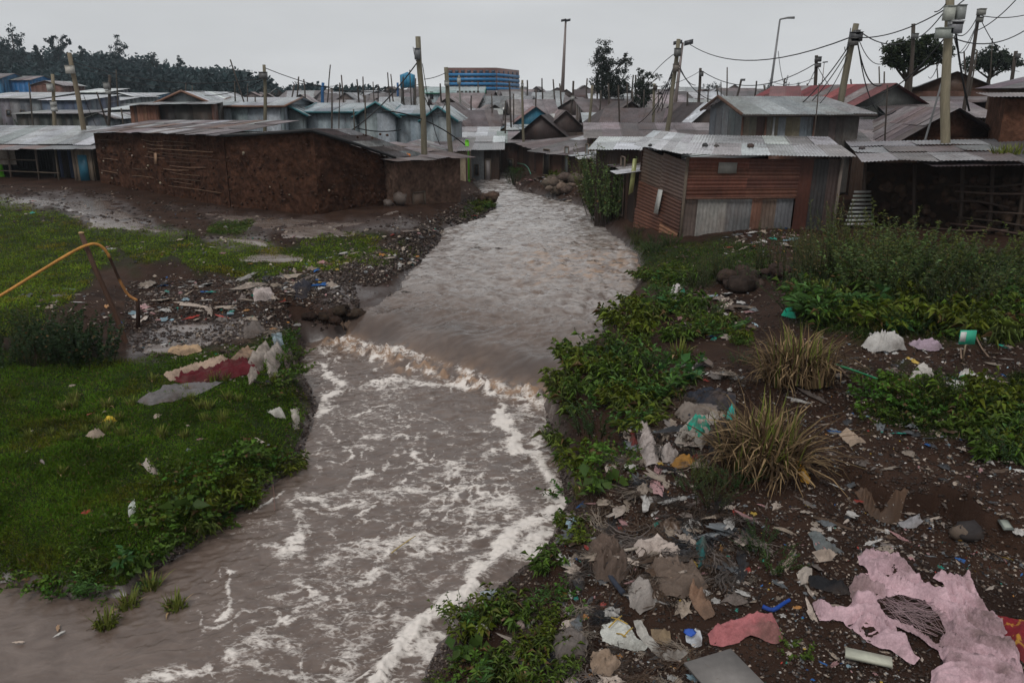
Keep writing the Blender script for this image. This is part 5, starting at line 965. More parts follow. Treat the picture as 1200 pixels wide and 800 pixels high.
# ---- wires ----
def wire(a, b, sag, label, r=.012, mid=None, grp=None, n=14, mat_='dark'):
    A = PY(*a); B = PY(*b); pts = []
    for i in range(n + 1):
        t = i / n; q = lerp(A, B, t); q[2] -= sag * 4 * t * (1 - t); pts.append(q)
    m = MB(); m.tube(pts, r, (.012, .012, .013), 5); o = m.build('power_cable', M[mat_]); recenter(o, A); tag(o, label, 'cable', grp); return o
W_ = [((84, 72, 41), (310, 92, 38), .55, 'sagging cable from the leaning white-boxed pole to the slim meter pole', .022),
 ((84, 76, 41), (240, 108, 41), .25, 'lower cable from the leaning white-boxed pole to the silver gable', .015),
 ((98, 112, 36), (113, 148, 38), .1, 'slack cable hanging by the leaning white-boxed pole', .012),
 ((311, 80, 38), (491, 99, 50), .7, 'cable running from the slim meter pole over the teal edged halls', .022),
 ((311, 92, 38), (240, 112, 40), .2, 'cable from the slim meter pole down to the loft opening', .02),
 ((490, 72, 32), (404, 158, 31), .25, 'slanting stay cable from the stout pole down behind the mud gable', .03),
 ((490, 90, 32), (523, 118, 36), .9, 'slack loop between the stout pole and its white-boxed neighbour', .02),
 ((495, 75, 32), (516, 170, 36), .5, 'hanging cable below the stout pole meter box', .018), ((497, 93, 34), (523, 85, 36), .05, 'short level cable near the end teal gable', .018),
 ((448, 130, 31), (545, 170, 33), -.3, 'dark cable lying along the hut roofs behind the mud gable', .03), ((418, 150, 31), (470, 152, 32), .1, 'short dark cable across the teal gable foot', .025),
 ((490, 50, 32), (486, 62, 32), .0, 'frayed wire curl near the stout pole top', .01), ((484, 55, 32), (490, 72, 32), .2, 'second frayed wire curl at the stout pole box', .01),
 ((808, 52, 58), (1002, 42, 31), .95, 'long sagging cable from the twin lamp to the leaning dark-boxed pole', .03), ((1003, 44, 31), (1113, 8, 24), .25, 'cable from the leaning dark-boxed pole to the tallest pole', .022),
 ((822, 83, 52), (957, 74, 44), 1.0, 'sagging cable between the dark upright pole and short dark pole', .028), ((795, 60, 38), (764, 88, 52), -.1, 'cable from the leaning cabinet pole to the feathery tree', .022),
 ((821, 83, 52), (767, 102, 46), .2, 'cable from the dark upright pole down to the middling pole', .02),
 ((1004, 34, 31), (1060, 50, 36), .25, 'cable dropping from the leaning dark-boxed pole into the tree', .025), ((1003, 36, 31), (1040, 72, 34), .5, 'slack cable swinging under the leaning dark-boxed pole', .018),
 ((1005, 50, 31), (1033, 100, 33), .5, 'curved stay cable reaching the red gable ridge', .03), ((1005, 48, 31), (1050, 130, 30), 1.0, 'long curved stay cable reaching below the red gable', .025), ((996, 52, 31), (941, 120, 30), .15, 'outer stay cable from the leaning pole to the plank room', .025), ((996, 56, 31), (952, 118, 30), .12, 'inner stay cable from the leaning pole to the plank room', .022), ((996, 60, 31), (956, 125, 30), .3, 'slack stay cable near the plank room roof', .018), ((997, 33, 31), (990, 55, 31), .4, 'loop of cable at the leaning dark-boxed pole', .02),
 ((957, 78, 44), (940, 112, 42), .05, 'stay wire leaving the short dark pole one way', .02), ((958, 78, 44), (975, 105, 42), .05, 'stay wire leaving the short dark pole the other way', .02),
 ((1120, 38, 24), (1136, 130, 25), .1, 'thick black cable hanging from the tallest pole over the broken roof', .035), ((1113, -2, 24), (1095, 14, 24), .1, 'cable loop beside the highest white cabinet', .018), ((1113, 5, 24), (1072, 45, 36), .2, 'cable from the tallest pole toward the tree pole', .022), ((1118, 38, 24), (1146, 18, 34), .35, 'first cable between the tallest pole and drum-topped pole', .02), ((1118, 42, 24), (1146, 24, 34), .8, 'second, slacker cable between the tallest pole and drum-topped pole', .018),
 ((1148, 18, 34), (1215, 14, 34), .15, 'cable leaving the drum-topped pole for the frame edge', .02), ((1115, 44, 24), (1215, 26, 30), .4, 'low sagging cable crossing behind the drum-topped pole', .022), ((1148, 20, 34), (1176, 66, 36), .1, 'stay wire from the drum-topped pole to the ridge pole', .02), ((1145, 36, 34), (1195, -5, 30), .15, 'rising cable from the drum-topped pole out of frame', .022), ((1120, 8, 24), (1140, -8, 24), .0, 'short rising cable beside the tallest pole top', .02),
 ((1107, 45, 24), (1030, 110, 34), .3, 'cable from the hanging cabinet down toward the red gable', .025), ((1109, 48, 24), (1088, 90, 36), .4, 'slack cable in front of the umbrella-crowned tree', .015), ((1040, 115, 34), (960, 140, 29.4), .15, 'cable crossing down to the plank room wall', .02), ((1144, 30, 34), (1108, 60, 25), .5, 'third cable sagging beside the hanging cabinet', .015),
 ((795, 62, 38), (764, 135, 40), .25, 'outer stay of the leaning cabinet pole', .022), ((793, 66, 38), (770, 132, 40), .25, 'middle stay of the leaning cabinet pole', .02), ((792, 72, 38), (775, 130, 40), .2, 'inner stay of the leaning cabinet pole', .02), ((792, 80, 38), (765, 120, 42), .1, 'short stay of the leaning cabinet pole', .018), ((793, 68, 38), (815, 100, 42), .3, 'slack stay toward the dark upright pole', .022), ((793, 75, 38), (840, 118, 40), .4, 'long slack stay toward the plank room', .022), ((790, 84, 38), (740, 148, 40), .5, 'lowest slanting stay below the feathery tree', .018), ((912, 60, 60), (918, 96, 60), .2, 'thin wire by the leaning street lamp', .012),
 ((957, 90, 44), (905, 96, 60), .3, 'faint cable from the short dark pole past the street lamp', .02), ((378, 100, 80), (437, 104, 80), .4, 'faint cable between aerial poles near the blue pipe', .018), ((345, 96, 62), (400, 100, 66), .2, 'faint cable between aerial poles over the pale roofs', .018)]
for a, b, s, lab, r in W_: wire(a, b, s, lab, max(r * .85, .00035 * min(a[2], b[2])))
# ---- leaning brown post with the bent yellow pipe, near bank ----
pb = GP(148, 402); Yp = pb[1]; pt_ = PY(95, 273, Yp - .15); m = MB(); m.tube([pb - (0, 0, .3), pb, lerp(pb, pt_, .35) + (.02, 0, 0), lerp(pb, pt_, .7) - (.01, 0, 0), pt_], .055, (.07, .035, .022), 9, r2=.045, wob=.12)
root = empty('leaning_post', pb, 'leaning rough brown post with a pale sawn top on the grassy bank', 'post'); m.build('post', M['pole'], root); m = MB(); m.rock(pt_, .055, (.30, .20, .10), flat=.5); m.build('sawn_end', M['wood'], root)
pts = [PY(-60, 372, Yp - .9), PY(-10, 352, Yp - .7), PY(40, 322, Yp - .5), PY(80, 298, Yp - .3), PY(100, 288, Yp - .22), PY(113, 286, Yp - .1), PY(124, 294, Yp), PY(133, 312, Yp + .1), PY(141, 330, Yp + .15), PY(150, 345, Yp + .2), PY(161, 352, Yp + .22)]
def smoothpts(p, k=4):
    p = [np.asarray(a, float) for a in p]; out = []
    for i in range(len(p) - 1):
        p0, p1, p2, p3 = p[max(i - 1, 0)], p[i], p[i + 1], p[min(i + 2, len(p) - 1)]
        for j in range(k):
            t = j / k; out.append(.5 * ((2 * p1) + (-p0 + p2) * t + (2 * p0 - 5 * p1 + 4 * p2 - p3) * t * t + (-p0 + 3 * p1 - 3 * p2 + p3) * t ** 3))
    out.append(p[-1]); return out
m = MB(); sp = smoothpts(pts); cols = []
m.tube(sp, .026, (.42, .20, .05), 9, wob=.05); C = np.vstack(m.C).copy(); idx_ = np.arange(len(C)); 
for i in range(len(sp)):
    if 26 <= i <= 31: C[i * 9:(i + 1) * 9] = (.03, .015, .01)
    if i > 31: C[i * 9:(i + 1) * 9] = (.26, .12, .04)
m.C = [C]; o = m.build('bent_pipe', M['wood'], smooth=True); recenter(o, pts[3]); tag(o, 'orange-yellow pole bent over the leaning brown post, its tip touching the litter', 'pole')
sb = GP(161, 384); m = MB(); m.tube([sb - (0, 0, .1), PY(162, 366, sb[1]), PY(161, 350, sb[1])], .05, (.035, .02, .015), 7, wob=.2); o = m.build('stump', M['bark']); recenter(o, sb); tag(o, 'short dark stump under the tip of the bent yellow pole', 'stump')
print('poles done')
# ================= hill, far wood, trees =================
def leafcloud(P_, D_, ln, wd, bend, cols):
    """leaf blades: base, left, tip, right; P_ base points, D_ directions"""
    n = len(P_); D_ = D_ / (np.linalg.norm(D_, axis=1, keepdims=True) + 1e-9)
    R = RS.normal(size=(n, 3)); S = np.cross(D_, R); S /= (np.linalg.norm(S, axis=1, keepdims=True) + 1e-9)
    ln = np.broadcast_to(ln, (n,))[:, None]; wd = np.broadcast_to(wd, (n,))[:, None]; bend = np.broadcast_to(bend, (n,))[:, None]
    mid = P_ + D_ * ln * .45; tip = P_ + D_ * ln; tip = tip - np.array([0, 0, 1.]) * ln * bend
    V = np.stack([P_, mid + S * wd * .5, tip, mid - S * wd * .5], 1).reshape(-1, 3)
    b = np.arange(n)[:, None] * 4
    T = np.vstack([b + [0, 1, 2], b + [0, 2, 3]])
    return V, T, np.repeat(cols, 4, axis=0)
def gcols(n, base, v=.35, warm=.15):
    k = 1 + RS.uniform(-v, v, (n, 1)); c = np.asarray(base)[None, :] * k; c[:, 0] *= 1 + RS.uniform(-warm, warm * 1.5, n); return np.clip(c, .003, 1)
def tree(name, label, x, Y, zb, H, blobs, leaf, nleaf, col, trunk_r=.2, lean=0, group=None, limbs=True, cat='tree', trunkcol=(.045, .035, .028)):
    """blobs: (dx, dz, rx, rz) crown masses in metres from the foot"""
    root = empty(name, (x, Y, zb), label, cat, group); base = np.array([x, Y, zb]); m = MB()
    top = base + (lean, 0, H * .8); bend_ = lerp(base, top, .5) + (RS.uniform(-.1, .1) * H * .3, 0, 0)
    m.tube([base - (0, 0, .5), base + (0, 0, H * .1), bend_, top], trunk_r, trunkcol, 7, r2=trunk_r * .25, wob=.1)
    if limbs:
        for (dx, dz, rx, rz) in blobs:
            c = base + (dx, RS.uniform(-.3, .3) * rx, dz); s = lerp(base, top, min(.9, max(.25, (dz - rz) / (H * .8) * .85)))
            m.tube([s, lerp(s, c, .5) + (0, 0, -.1 * rz), c], trunk_r * .28, trunkcol, 5, r2=trunk_r * .08)
            for k in range(3): e = c + RS.normal(size=3) * (rx, rx, rz) * .5; m.tube([lerp(s, c, .6), e], trunk_r * .16, trunkcol, 4, r2=.01)
    m.build('trunk', M['bark'], root)
    Pp, Dd, Cc = [], [], []
    tot = sum(rx * rx * rz for _, _, rx, rz in blobs)
    for (dx, dz, rx, rz) in blobs:
        n = int(nleaf * rx * rx * rz / tot); ncl = max(5, n // 34); cen = RS.normal(size=(ncl, 3)); cen /= np.linalg.norm(cen, axis=1, keepdims=True); cen *= RS.uniform(.3, 1.25, (ncl, 1)) ** .8
        cen = cen * (rx, rx, rz); k = RS.randint(ncl, size=n); sc = min(rx, rz) * .21
        p = cen[k] + RS.normal(size=(n, 3)) * sc * .8; Pp.append(base + (dx, 0, dz) + p); Dd.append(RS.normal(size=(n, 3)) + (0, 0, .2)); shade = RS.uniform(.7, 1.35, ncl)[k][:, None]; Cc.append(gcols(n, col) * shade)
    Pp, Dd, Cc = map(np.vstack, (Pp, Dd, Cc)); V, T, C = leafcloud(Pp, Dd, RS.uniform(.7, 1.3, len(Pp)) * leaf, RS.uniform(.5, .9, len(Pp)) * leaf * .7, .1, Cc)
    c = MB(); c.add(V, T=T, col=C); c.build('crown', M['leaf'], root); return root
DG = (.020, .034, .018); MG = (.035, .055, .022)
def ptree(name, label, px, ytop, ybase, Y, blobs_px, leafpx, n, col=DG, tr=.2, lean=0, group=None, limbs=True, wpx=None):
    k = Y / FOC; b = PY(px, ybase, Y); H = (ybase - ytop) * k; g = G1(b[0], Y); zb = min(b[2], g) if g < b[2] + 2 else b[2]; dzb = b[2] - zb
    return tree(name, label, b[0], Y, zb, H + dzb, [((bx - px) * k, (ybase - by) * k + dzb, rx * k, ry * k) for bx, by, rx, ry in blobs_px], leafpx * k, n, col, tr, lean, group, limbs)
ptree('tall_tree', 'tall twin-crowned tree with feathery columns behind the valley roofs', 706, 54, 128, 75, [(705, 66, 9, 10), (700, 78, 9, 10), (712, 82, 9, 11), (703, 95, 12, 10), (728, 82, 7, 10), (731, 76, 6, 8), (722, 98, 12, 9), (712, 108, 13, 8), (722, 108, 12, 8), (700, 105, 8, 7)], 2.2, 9500, (.022, .030, .022), .28)
ptree('small_tree', 'small feathery tree with two loose tops right of the twin-crowned tree', 752, 85, 135, 70, [(751, 94, 6, 6), (761, 92, 5, 4), (748, 103, 8, 7), (757, 108, 9, 8), (752, 118, 10, 8), (770, 94, 3, 3), (747, 89, 4, 4)], 2.1, 3800, (.024, .033, .022), .2)
ptree('umbrella_tree', 'umbrella-crowned dark tree above the silver gable, a pole standing through it', 1062, 48, 106, 41, [(1045, 66, 13, 10), (1060, 60, 14, 9), (1078, 60, 13, 9), (1092, 66, 12, 9), (1052, 76, 14, 7), (1072, 74, 14, 8), (1098, 70, 7, 7), (1080, 54, 8, 5), (1040, 74, 9, 7), (1066, 68, 12, 8)], 3.4, 9500, (.022, .032, .014), .3)
ptree('dark_tree', 'wide dark tree behind the ridge near the drum-topped pole', 1160, 58, 90, 60, [(1150, 72, 14, 7), (1163, 66, 12, 7), (1175, 72, 11, 7), (1138, 78, 11, 5), (1183, 76, 8, 6), (1165, 78, 16, 7)], 2.8, 6500, (.020, .030, .018), .3)
for px, yt, yb, r, lab in [(920, 92, 112, 4, 'slim distant conifer left of the faded red roof'), (934, 98, 112, 4, 'second little distant tree above the red roofed wing'), (901, 92, 115, 5, 'distant conifer just behind the leaning street lamp'), (896, 100, 115, 5, 'distant round tree behind the plank room ridge')]:
    ptree('distant_tree', lab, px, yt, yb, 120, [(px, yt + (yb - yt) * f, r * (.35 + .8 * f), (yb - yt) * .18) for f in (.15, .4, .65, .85)], 1.3, 500, (.022, .033, .03), .15)
for px, yt, yb, Y, r, lab in [(928, 101, 116, 170, 18, 'far grey-green tree mass right of the dark upright pole')]: pass
ptree('distant_tree', 'broad distant tree clump just beyond the dark upright pole', 836, 99, 116, 200, [(836, 106, 12, 6), (824, 109, 9, 5), (846, 109, 8, 5), (833, 102, 5, 4)], 1.4, 1200, (.022, .033, .03), .3)
ptree('distant_tree', 'broad distant tree clump behind the pole thicket', 737, 100, 116, 190, [(737, 106, 9, 6), (724, 110, 8, 5), (783, 108, 9, 6), (776, 105, 6, 5)], 1.4, 1100, (.022, .033, .03), .3)
# hill rising behind the left bank
SKY_L = [(-200, 60), (0, 70), (60, 78), (120, 82), (180, 88), (240, 98), (300, 106), (360, 112), (450, 116), (600, 119)]
nh, mh = 90, 40; Hx = np.linspace(-200, 620, nh); Hd = np.linspace(0, 1, mh); V = np.zeros((nh, mh, 3))
for a_, px in enumerate(Hx):
    ys = np.interp(px, [p[0] for p in SKY_L], [p[1] for p in SKY_L])
    for b_, t in enumerate(Hd):
        Y = 135 + 215 * t; x = (px - 600) / FOC * Y * .965; zt_ = PY(px, ys + 7, 300)[2]; z0 = 2.0; z = z0 + (zt_ - z0) * (sstep(0, .8, t) - .5 * sstep(.85, 1.0, t)); V[a_, b_] = (x, Y, z + 1.2 * fbm(x * .05, Y * .05, 2, 70))
hb_ = MB(); hb_.grid(V[:, ::-1], (.018, .026, .016)); o = hb_.build('hill', M['mud'], smooth=True); tag(o, 'low wooded valley side behind the roofs', kind='structure')
def hillz(px, Y):
    t = (Y - 135) / 215; ys = np.interp(px, [p[0] for p in SKY_L], [p[1] for p in SKY_L]); zt_ = PY(600, ys + 7, 300)[2]; return 2.0 + (zt_ - 2.0) * float(sstep(0, .8, t) - .5 * sstep(.85, 1, t))
# the wood: one mass nobody could count
Pp = []; Cc = []; rw = np.random.RandomState(9)
for k in range(560):
    px = rw.uniform(-190, 1) + (rw.rand() ** 1.0) * 580 if False else rw.uniform(-190, 470); Y = 150 + 165 * rw.rand() ** .8; z = hillz(px, Y); x = (px - 600) / FOC * Y * .97
    hgt = rw.uniform(3.5, 8.5) * (1 if px < 320 else .7); r = rw.uniform(2, 4.2); n = 170
    d = rw.normal(size=(n, 3)); d /= np.linalg.norm(d, axis=1, keepdims=True); p = d * rw.uniform(.5, 1, (n, 1)) * (r, r, hgt * .55) + (x, Y, z + hgt * .5); Pp.append(p)
    Cc.append(np.array((.018, .036, .038)) * rw.uniform(.6, 1.3) * rw.uniform(.8, 1.2, (n, 1)))  # bluish leaf green, lightened in the colour itself for distance haze
Pp = np.vstack(Pp); Cc = np.vstack(Cc); V, T, C = leafcloud(Pp, RS.normal(size=Pp.shape), RS.uniform(.9, 1.7, len(Pp)), RS.uniform(.7, 1.2, len(Pp)), .1, Cc)
me = npmesh('far_wood', V, T=T, col=C, mat=M['leaf']); tag(link('far_wood', me), 'dark blue-green wood covering the valley side', kind='stuff')
for px, yt, w, sh, lab in [(21, 33, 11, 'r', 'tallest round-topped dark tree on the wooded skyline'), (48, 56, 6, 's', 'slim spire tree beside the tallest skyline tree'), (72, 47, 12, 'f', 'flat-topped airy tree on the wooded skyline'), (100, 57, 5, 's', 'small pointed tree behind the leaning white-boxed pole top'), (143, 47, 10, 'r', 'airy round tree standing clear of the skyline over the wood'), (186, 66, 12, 'r', 'wide bushy tree over the loft gable skyline'), (5, 48, 9, 'r', 'dark tree at the frame edge of the wooded skyline'), (268, 83, 11, 'r', 'low wide tree where the skyline falls to the slim meter pole'), (213, 72, 8, 'r', 'middling bushy tree following the wide one on the falling skyline'), (239, 82, 6, 's', 'short pointed tree on the falling skyline')]:
    Y = 235; yb = np.interp(px, [p[0] for p in SKY_L], [p[1] for p in SKY_L]) + 12
    if sh == 'r': bl = [(px + RS.uniform(-.45, .45) * w, yt + (yb - yt) * f, w * rr, (yb - yt) * .13 + 1) for f, rr in ((.12, .4), (.25, .6), (.38, .7), (.5, .75), (.65, .8), (.8, .8))]
    elif sh == 's': bl = [(px, yt + (yb - yt) * f, w * (.3 + f * .6), (yb - yt) * .15) for f in (.15, .4, .65, .85)]
    else: bl = [(px - 7, yt + 5, 6, 3), (px + 4, yt + 3, 7, 3), (px + 12, yt + 8, 5, 3), (px, yt + 11, 8, 4), (px, yt + 20, 7, 6)]
    ptree('skyline_tree', lab, px, yt, yb, Y, bl, 2.4, 1500, (.015, .032, .030), .35)
# scrub at the foot of the pale row houses
print('trees done')
# ================= grass, weeds, bushes =================
def in_poly(px, py, poly): return inside(np.asarray(px, float), np.asarray(py, float), poly)
def sample_poly(poly, n, rs=RS):
    poly = np.asarray(poly, float); lo, hi = poly.min(0), poly.max(0); out = np.zeros((0, 2))
    while len(out) < n:
        p = rs.uniform(lo, hi, (n * 3, 2)); p = p[inside(p[:, 0], p[:, 1], poly)]; out = np.vstack([out, p])
    return out[:n]
def grow(px, py, lmin, lmax, wd, base, spread=.6, warm=.2, dryf=.06, patch=1):
    q = GPn(px, py); n = len(q); d = RS.normal(size=(n, 3)) * (spread, spread, .0) + (0, 0, 1.)
    k = 1 + .8 * fbm(q[:, 0] * 1.1, q[:, 1] * 1.1, 3, 80) + .35 * fbm(q[:, 0] * 5, q[:, 1] * 5, 2, 81)
    c = gcols(n, base, .3, warm) * np.clip(k, .35, 1.8)[:, None]; yl = sstep(.08, .4, fbm(q[:, 0] * .7 + 9, q[:, 1] * .7, 4, 83))[:, None] * .75; c = c * (1 - yl) + c * np.array([1.9, 1.05, 1.3]) * yl * .8; dr = RS.rand(n) < dryf; c[dr] = np.array((.16, .11, .05)) * RS.uniform(.5, 1.2, (dr.sum(), 1))
    sc = np.clip(.75 + .6 * fbm(q[:, 0] * 2, q[:, 1] * 2, 3, 82), .3, 1.6)
    return leafcloud(q - (0, 0, .01), d, RS.uniform(lmin, lmax, n) * sc, wd * RS.uniform(.7, 1.4, n), RS.uniform(.0, .5, n), c)
gb = MB()
for gi, (n, l0, l1, wd, base) in enumerate([(150000, .035, .11, .010, (.066, .128, .010)), (70000, .05, .13, .014, (.115, .175, .016)), (4000, .05, .12, .02, (.06, .10, .02)), (9000, .06, .16, .016, (.05, .085, .016)), (16000, .06, .2, .014, (.035, .06, .013)), (16000, .06, .18, .012, (.035, .06, .013)), (600, .1, .25, .03, (.06, .12, .02)), (600, .1, .2, .03, (.05, .1, .02)), (1500, .08, .2, .02, (.05, .09, .02))]):
    poly, soft, amp, sc = GRASS_POLYS[gi]; p = sample_poly([(np.clip(a, -40, 1240), b) for a, b in poly], n)
    # let blades run a little past the outline, thin out in patches
    p = p + RS.normal(size=p.shape) * (4, 2); m_ = grass_mask(p[:, 0], p[:, 1]); th = .5 + .95 * fbm(p[:, 0] / 26, p[:, 1] / 11, 4, 90); p = p[(m_ > th) | (RS.rand(len(p)) < .04)]
    q = GPn(p[:, 0], p[:, 1]); ok = sdist(q[:, 0], q[:, 1], RIV) < -.08; p = p[ok]
    V, T, C = grow(p[:, 0], p[:, 1], l0, l1, wd, base); gb.add(V, T=T, col=C)
g = gb.build('grass', M['grass']); tag(g, 'short wet green grass on both banks', kind='stuff')
# --- archetypes (unit clumps, metres) ---
def arch_leafy(seed, ns, H, R, nl, ll, lw, base, bend=.35, upright=.5, stemcol=(.04, .05, .02), dry=.05, tipw=1.0):
    rs = np.random.RandomState(seed); P_, D_, C_, Ls = [], [], [], []; st = MB()
    for s in range(ns):
        a = rs.rand() * 6.283; r = R * rs.rand() ** .6 * .5; b = np.array([r * math.cos(a), r * math.sin(a), -.03]); out = np.array([math.cos(a), math.sin(a), 0]); h = H * rs.uniform(.55, 1.05)
        e = b + out * R * rs.uniform(.2, .75) * (1 - upright * .5) + (rs.normal() * .05, rs.normal() * .05, h); md = lerp(b, e, .5) - out * .04
        st.tube([b, md, e], .004 + .004 * H, stemcol, 4, r2=.002)
        k = max(3, int(nl * rs.uniform(.7, 1.3)))
        for i in range(k):
            t = .15 + .85 * (i + rs.rand()) / k; p = lerp(lerp(b, md, t), lerp(md, e, t), t); d = rs.normal(size=3) + out * .35; d[2] = abs(d[2]) * .5 + .15 + .6 * t * upright
            P_.append(p); D_.append(d); Ls.append(ll * rs.uniform(.55, 1.25)); c = np.array(base) * rs.uniform(.55, 1.4) * (1, rs.uniform(.9, 1.1), rs.uniform(.7, 1.2))
            if rs.rand() < dry: c = np.array((.13, .08, .035)) * rs.uniform(.5, 1.2)
            C_.append(c)
    V, T, C = leafcloud(np.array(P_), np.array(D_), np.array(Ls), np.array(Ls) * lw / ll, bend, np.array(C_)); lv = MB(); lv.add(V, T=T, col=C)
    return st, lv
def mesh_of(mb, mt, nm): return npmesh(nm, np.vstack(mb.V), np.vstack(mb.T) if mb.T else None, np.vstack(mb.Q) if mb.Q else None, np.vstack(mb.C), mt)
ARCH = {}
def reg(kind, n, **k):
    ARCH[kind] = []; b0 = k.pop('base')
    for i in range(n):
        t = random.Random(hash_(kind) * 3 + i); f = t.uniform(.7, 1.3); k2 = dict(k); k2['base'] = (b0[0] * f * t.uniform(.75, 1.45), b0[1] * f, b0[2] * f * t.uniform(.5, 1.5)); g_ = t.uniform(.7, 1.3); k2['ll'] = k['ll'] * g_; k2['lw'] = k['lw'] * g_ * t.uniform(.7, 1.3); k2['H'] = k['H'] * t.uniform(.7, 1.25); k2['bend'] = k['bend'] * t.uniform(.5, 1.4)
        st, lv = arch_leafy(hash_(kind) + i, **k2); ARCH[kind].append((mesh_of(st, M['dry'], 'stems'), mesh_of(lv, M['leaf'], 'leaves')))
def hash_(s): return sum(ord(c) * (i + 3) for i, c in enumerate(s)) % 9999
reg('herb', 6, ns=15, H=.34, R=.42, nl=13, ll=.15, lw=.036, base=(.075, .135, .022), bend=.5)
reg('lowherb', 5, ns=18, H=.17, R=.42, nl=12, ll=.075, lw=.034, base=(.062, .125, .014), bend=.3, dry=.08)
reg('fine', 5, ns=26, H=.5, R=.55, nl=42, ll=.038, lw=.017, base=(.045, .075, .022), bend=.2, dry=.03)
reg('weed', 4, ns=20, H=.95, R=.5, nl=34, ll=.055, lw=.014, base=(.045, .062, .022), bend=.2, upright=1.3, dry=.25)
reg('bigleaf', 3, ns=7, H=.32, R=.35, nl=4, ll=.24, lw=.11, base=(.05, .11, .03), bend=.3, dry=0)
reg('tallbush', 3, ns=46, H=2.0, R=1.7, nl=70, ll=.125, lw=.05, base=(.075, .115, .034), bend=.25, dry=.05)
reg('darkbush', 4, ns=34, H=1.0, R=1.0, nl=48, ll=.07, lw=.035, base=(.024, .042, .014), bend=.2, dry=.06)
def arch_reed(seed, n, H, R, dryf):
    rs = np.random.RandomState(seed); a = rs.rand(n) * 6.283; r = R * rs.rand(n) ** .6 * .45; out = np.stack([np.cos(a), np.sin(a), 0 * a], 1); P_ = out * r[:, None] - (0, 0, .03); V = []; T = []; C = []
    for i in range(n):
        dry = rs.rand() < dryf; h = H * rs.uniform(.45, 1.05); w = rs.uniform(.006, .02); L = 4; o = out[i] + rs.normal(size=3) * (.4, .4, 0); ang = rs.uniform(.05, .4); droop = rs.uniform(.2, 2.2) if dry else rs.uniform(0, .3)
        p = P_[i].copy(); pts = [p.copy()]; th = ang
        for k in range(L): p = p + (o * math.sin(th) + np.array([0, 0, math.cos(th)])) * h / L; th += droop * (k + 1) / L; pts.append(p.copy())
        s = np.cross(o, (0, 0, 1)); s = s / (np.linalg.norm(s) + 1e-9); c = np.array((.25, .17, .09)) * rs.uniform(.3, 1.2) if dry else np.array((.13, .15, .03)) * rs.uniform(.6, 1.3)
        if dry and rs.rand() < .4: c = np.array((.09, .055, .03)) * rs.uniform(.4, 1.1)
        ws = [w, w, w * .8, w * .5, .001]; b0 = len(V)
        for q, ww in zip(pts, ws): V += [q - s * ww, q + s * ww]
        for k in range(L): T.append((b0 + 2 * k, b0 + 2 * k + 1, b0 + 2 * k + 3, b0 + 2 * k + 2)); 
        C += [c] * (2 * L + 2)
    return npmesh('blades', np.array(V), None, np.array(T), np.array(C), M['dry'])
REED = [arch_reed(900 + i, 210, .95, .65, .88) for i in range(3)]; TUFT = [arch_reed(950 + i, 60, .3, .25, .15) for i in range(4)]
CNT = [0]
def plant(kind, px, py, s, label, cat, name, group=None, pt=None, zs=1, sink=0):
    q = GP(px, py) if pt is None else pt; CNT[0] += 1; rs = random.Random(CNT[0] * 7)
    if kind in ('reed', 'tuft'):
        o = bpy.data.objects.new(name, (REED if kind == 'reed' else TUFT)[CNT[0] % 3]); COL.objects.link(o); o.location = q.tolist(); o.rotation_euler.z = rs.random() * 6.28; o.scale = (s, s, s * zs); return tag(o, label, cat, group)
    a = ARCH[kind][CNT[0] % len(ARCH[kind])]; root = empty(name, q - np.array([0, 0, sink]), label, cat, group); root.rotation_euler.z = rs.random() * 6.28; root.scale = (s, s, s * zs)
    for nm, me in zip(('stem', 'leaves'), a): o = bpy.data.objects.new(nm, me); COL.objects.link(o); o.parent = root
    return root
def patch(kind, poly, n, s, label, group, name='weed', cat='weed', zs=1, seed=1, river_ok=False):
    rs = np.random.RandomState(seed * 13 + n); p = sample_poly(poly, n * 6, rs); q = GPn(p[:, 0], p[:, 1]); chosen = []
    for a in q:
        if len(chosen) >= n: break
        if not river_ok and sdist(np.array([a[0]]), np.array([a[1]]), RIV)[0] > -.02: continue
        if all((a[0] - b[0]) ** 2 + (a[1] - b[1]) ** 2 > (.22 * s) ** 2 for b in chosen): chosen.append(a)
    for ci_, a in enumerate(chosen): plant(['lowherb', 'fine', 'tuft', 'bigleaf', 'lowherb'][ci_ % 5] if (kind == 'herb' and n > 8 and rs.rand() < .3) else kind, 0, 0, s * rs.uniform(.75, 1.25), label, cat, name, group, pt=a, zs=zs)
HB = 'leafy weeds along the channel banks'
patch('herb', [(645, 440), (670, 415), (700, 405), (760, 400), (800, 415), (800, 450), (775, 475), (760, 505), (700, 515), (655, 500), (640, 470)], 34, 1.05, 'broad leafy weed in the dense green mass overhanging the ledge', HB, seed=2)
patch('herb', [(712, 362), (735, 350), (790, 352), (840, 365), (850, 390), (800, 405), (740, 402), (714, 390)], 23, 1.0, 'broad leafy weed in the bank clump level with the white and green bag', HB, seed=3)
patch('herb', [(752, 320), (800, 318), (825, 335), (800, 345), (755, 340)], 12, .9, 'leafy weed in the bank clump under the grass below the rust red shack', HB, seed=4)
patch('herb', [(650, 505), (672, 500), (690, 560), (720, 590), (700, 600), (668, 585), (660, 550)], 9, .8, 'leafy weed trailing down the bank below the dense green mass', HB, seed=5)
patch('lowherb', [(690, 520), (740, 530), (735, 560), (690, 570)], 8, .9, 'small leafy weed beside the dull white rag heap', HB, seed=6)
patch('herb', [(655, 600), (690, 600), (680, 640), (655, 640)], 4, .55, 'small weed at the foamy water edge above the brown rag heap', HB, seed=7)
patch('herb', [(505, 715), (560, 705), (600, 715), (595, 738), (530, 745)], 6, .65, 'leafy weed beside the grey cup at the foam edge', HB, seed=8)
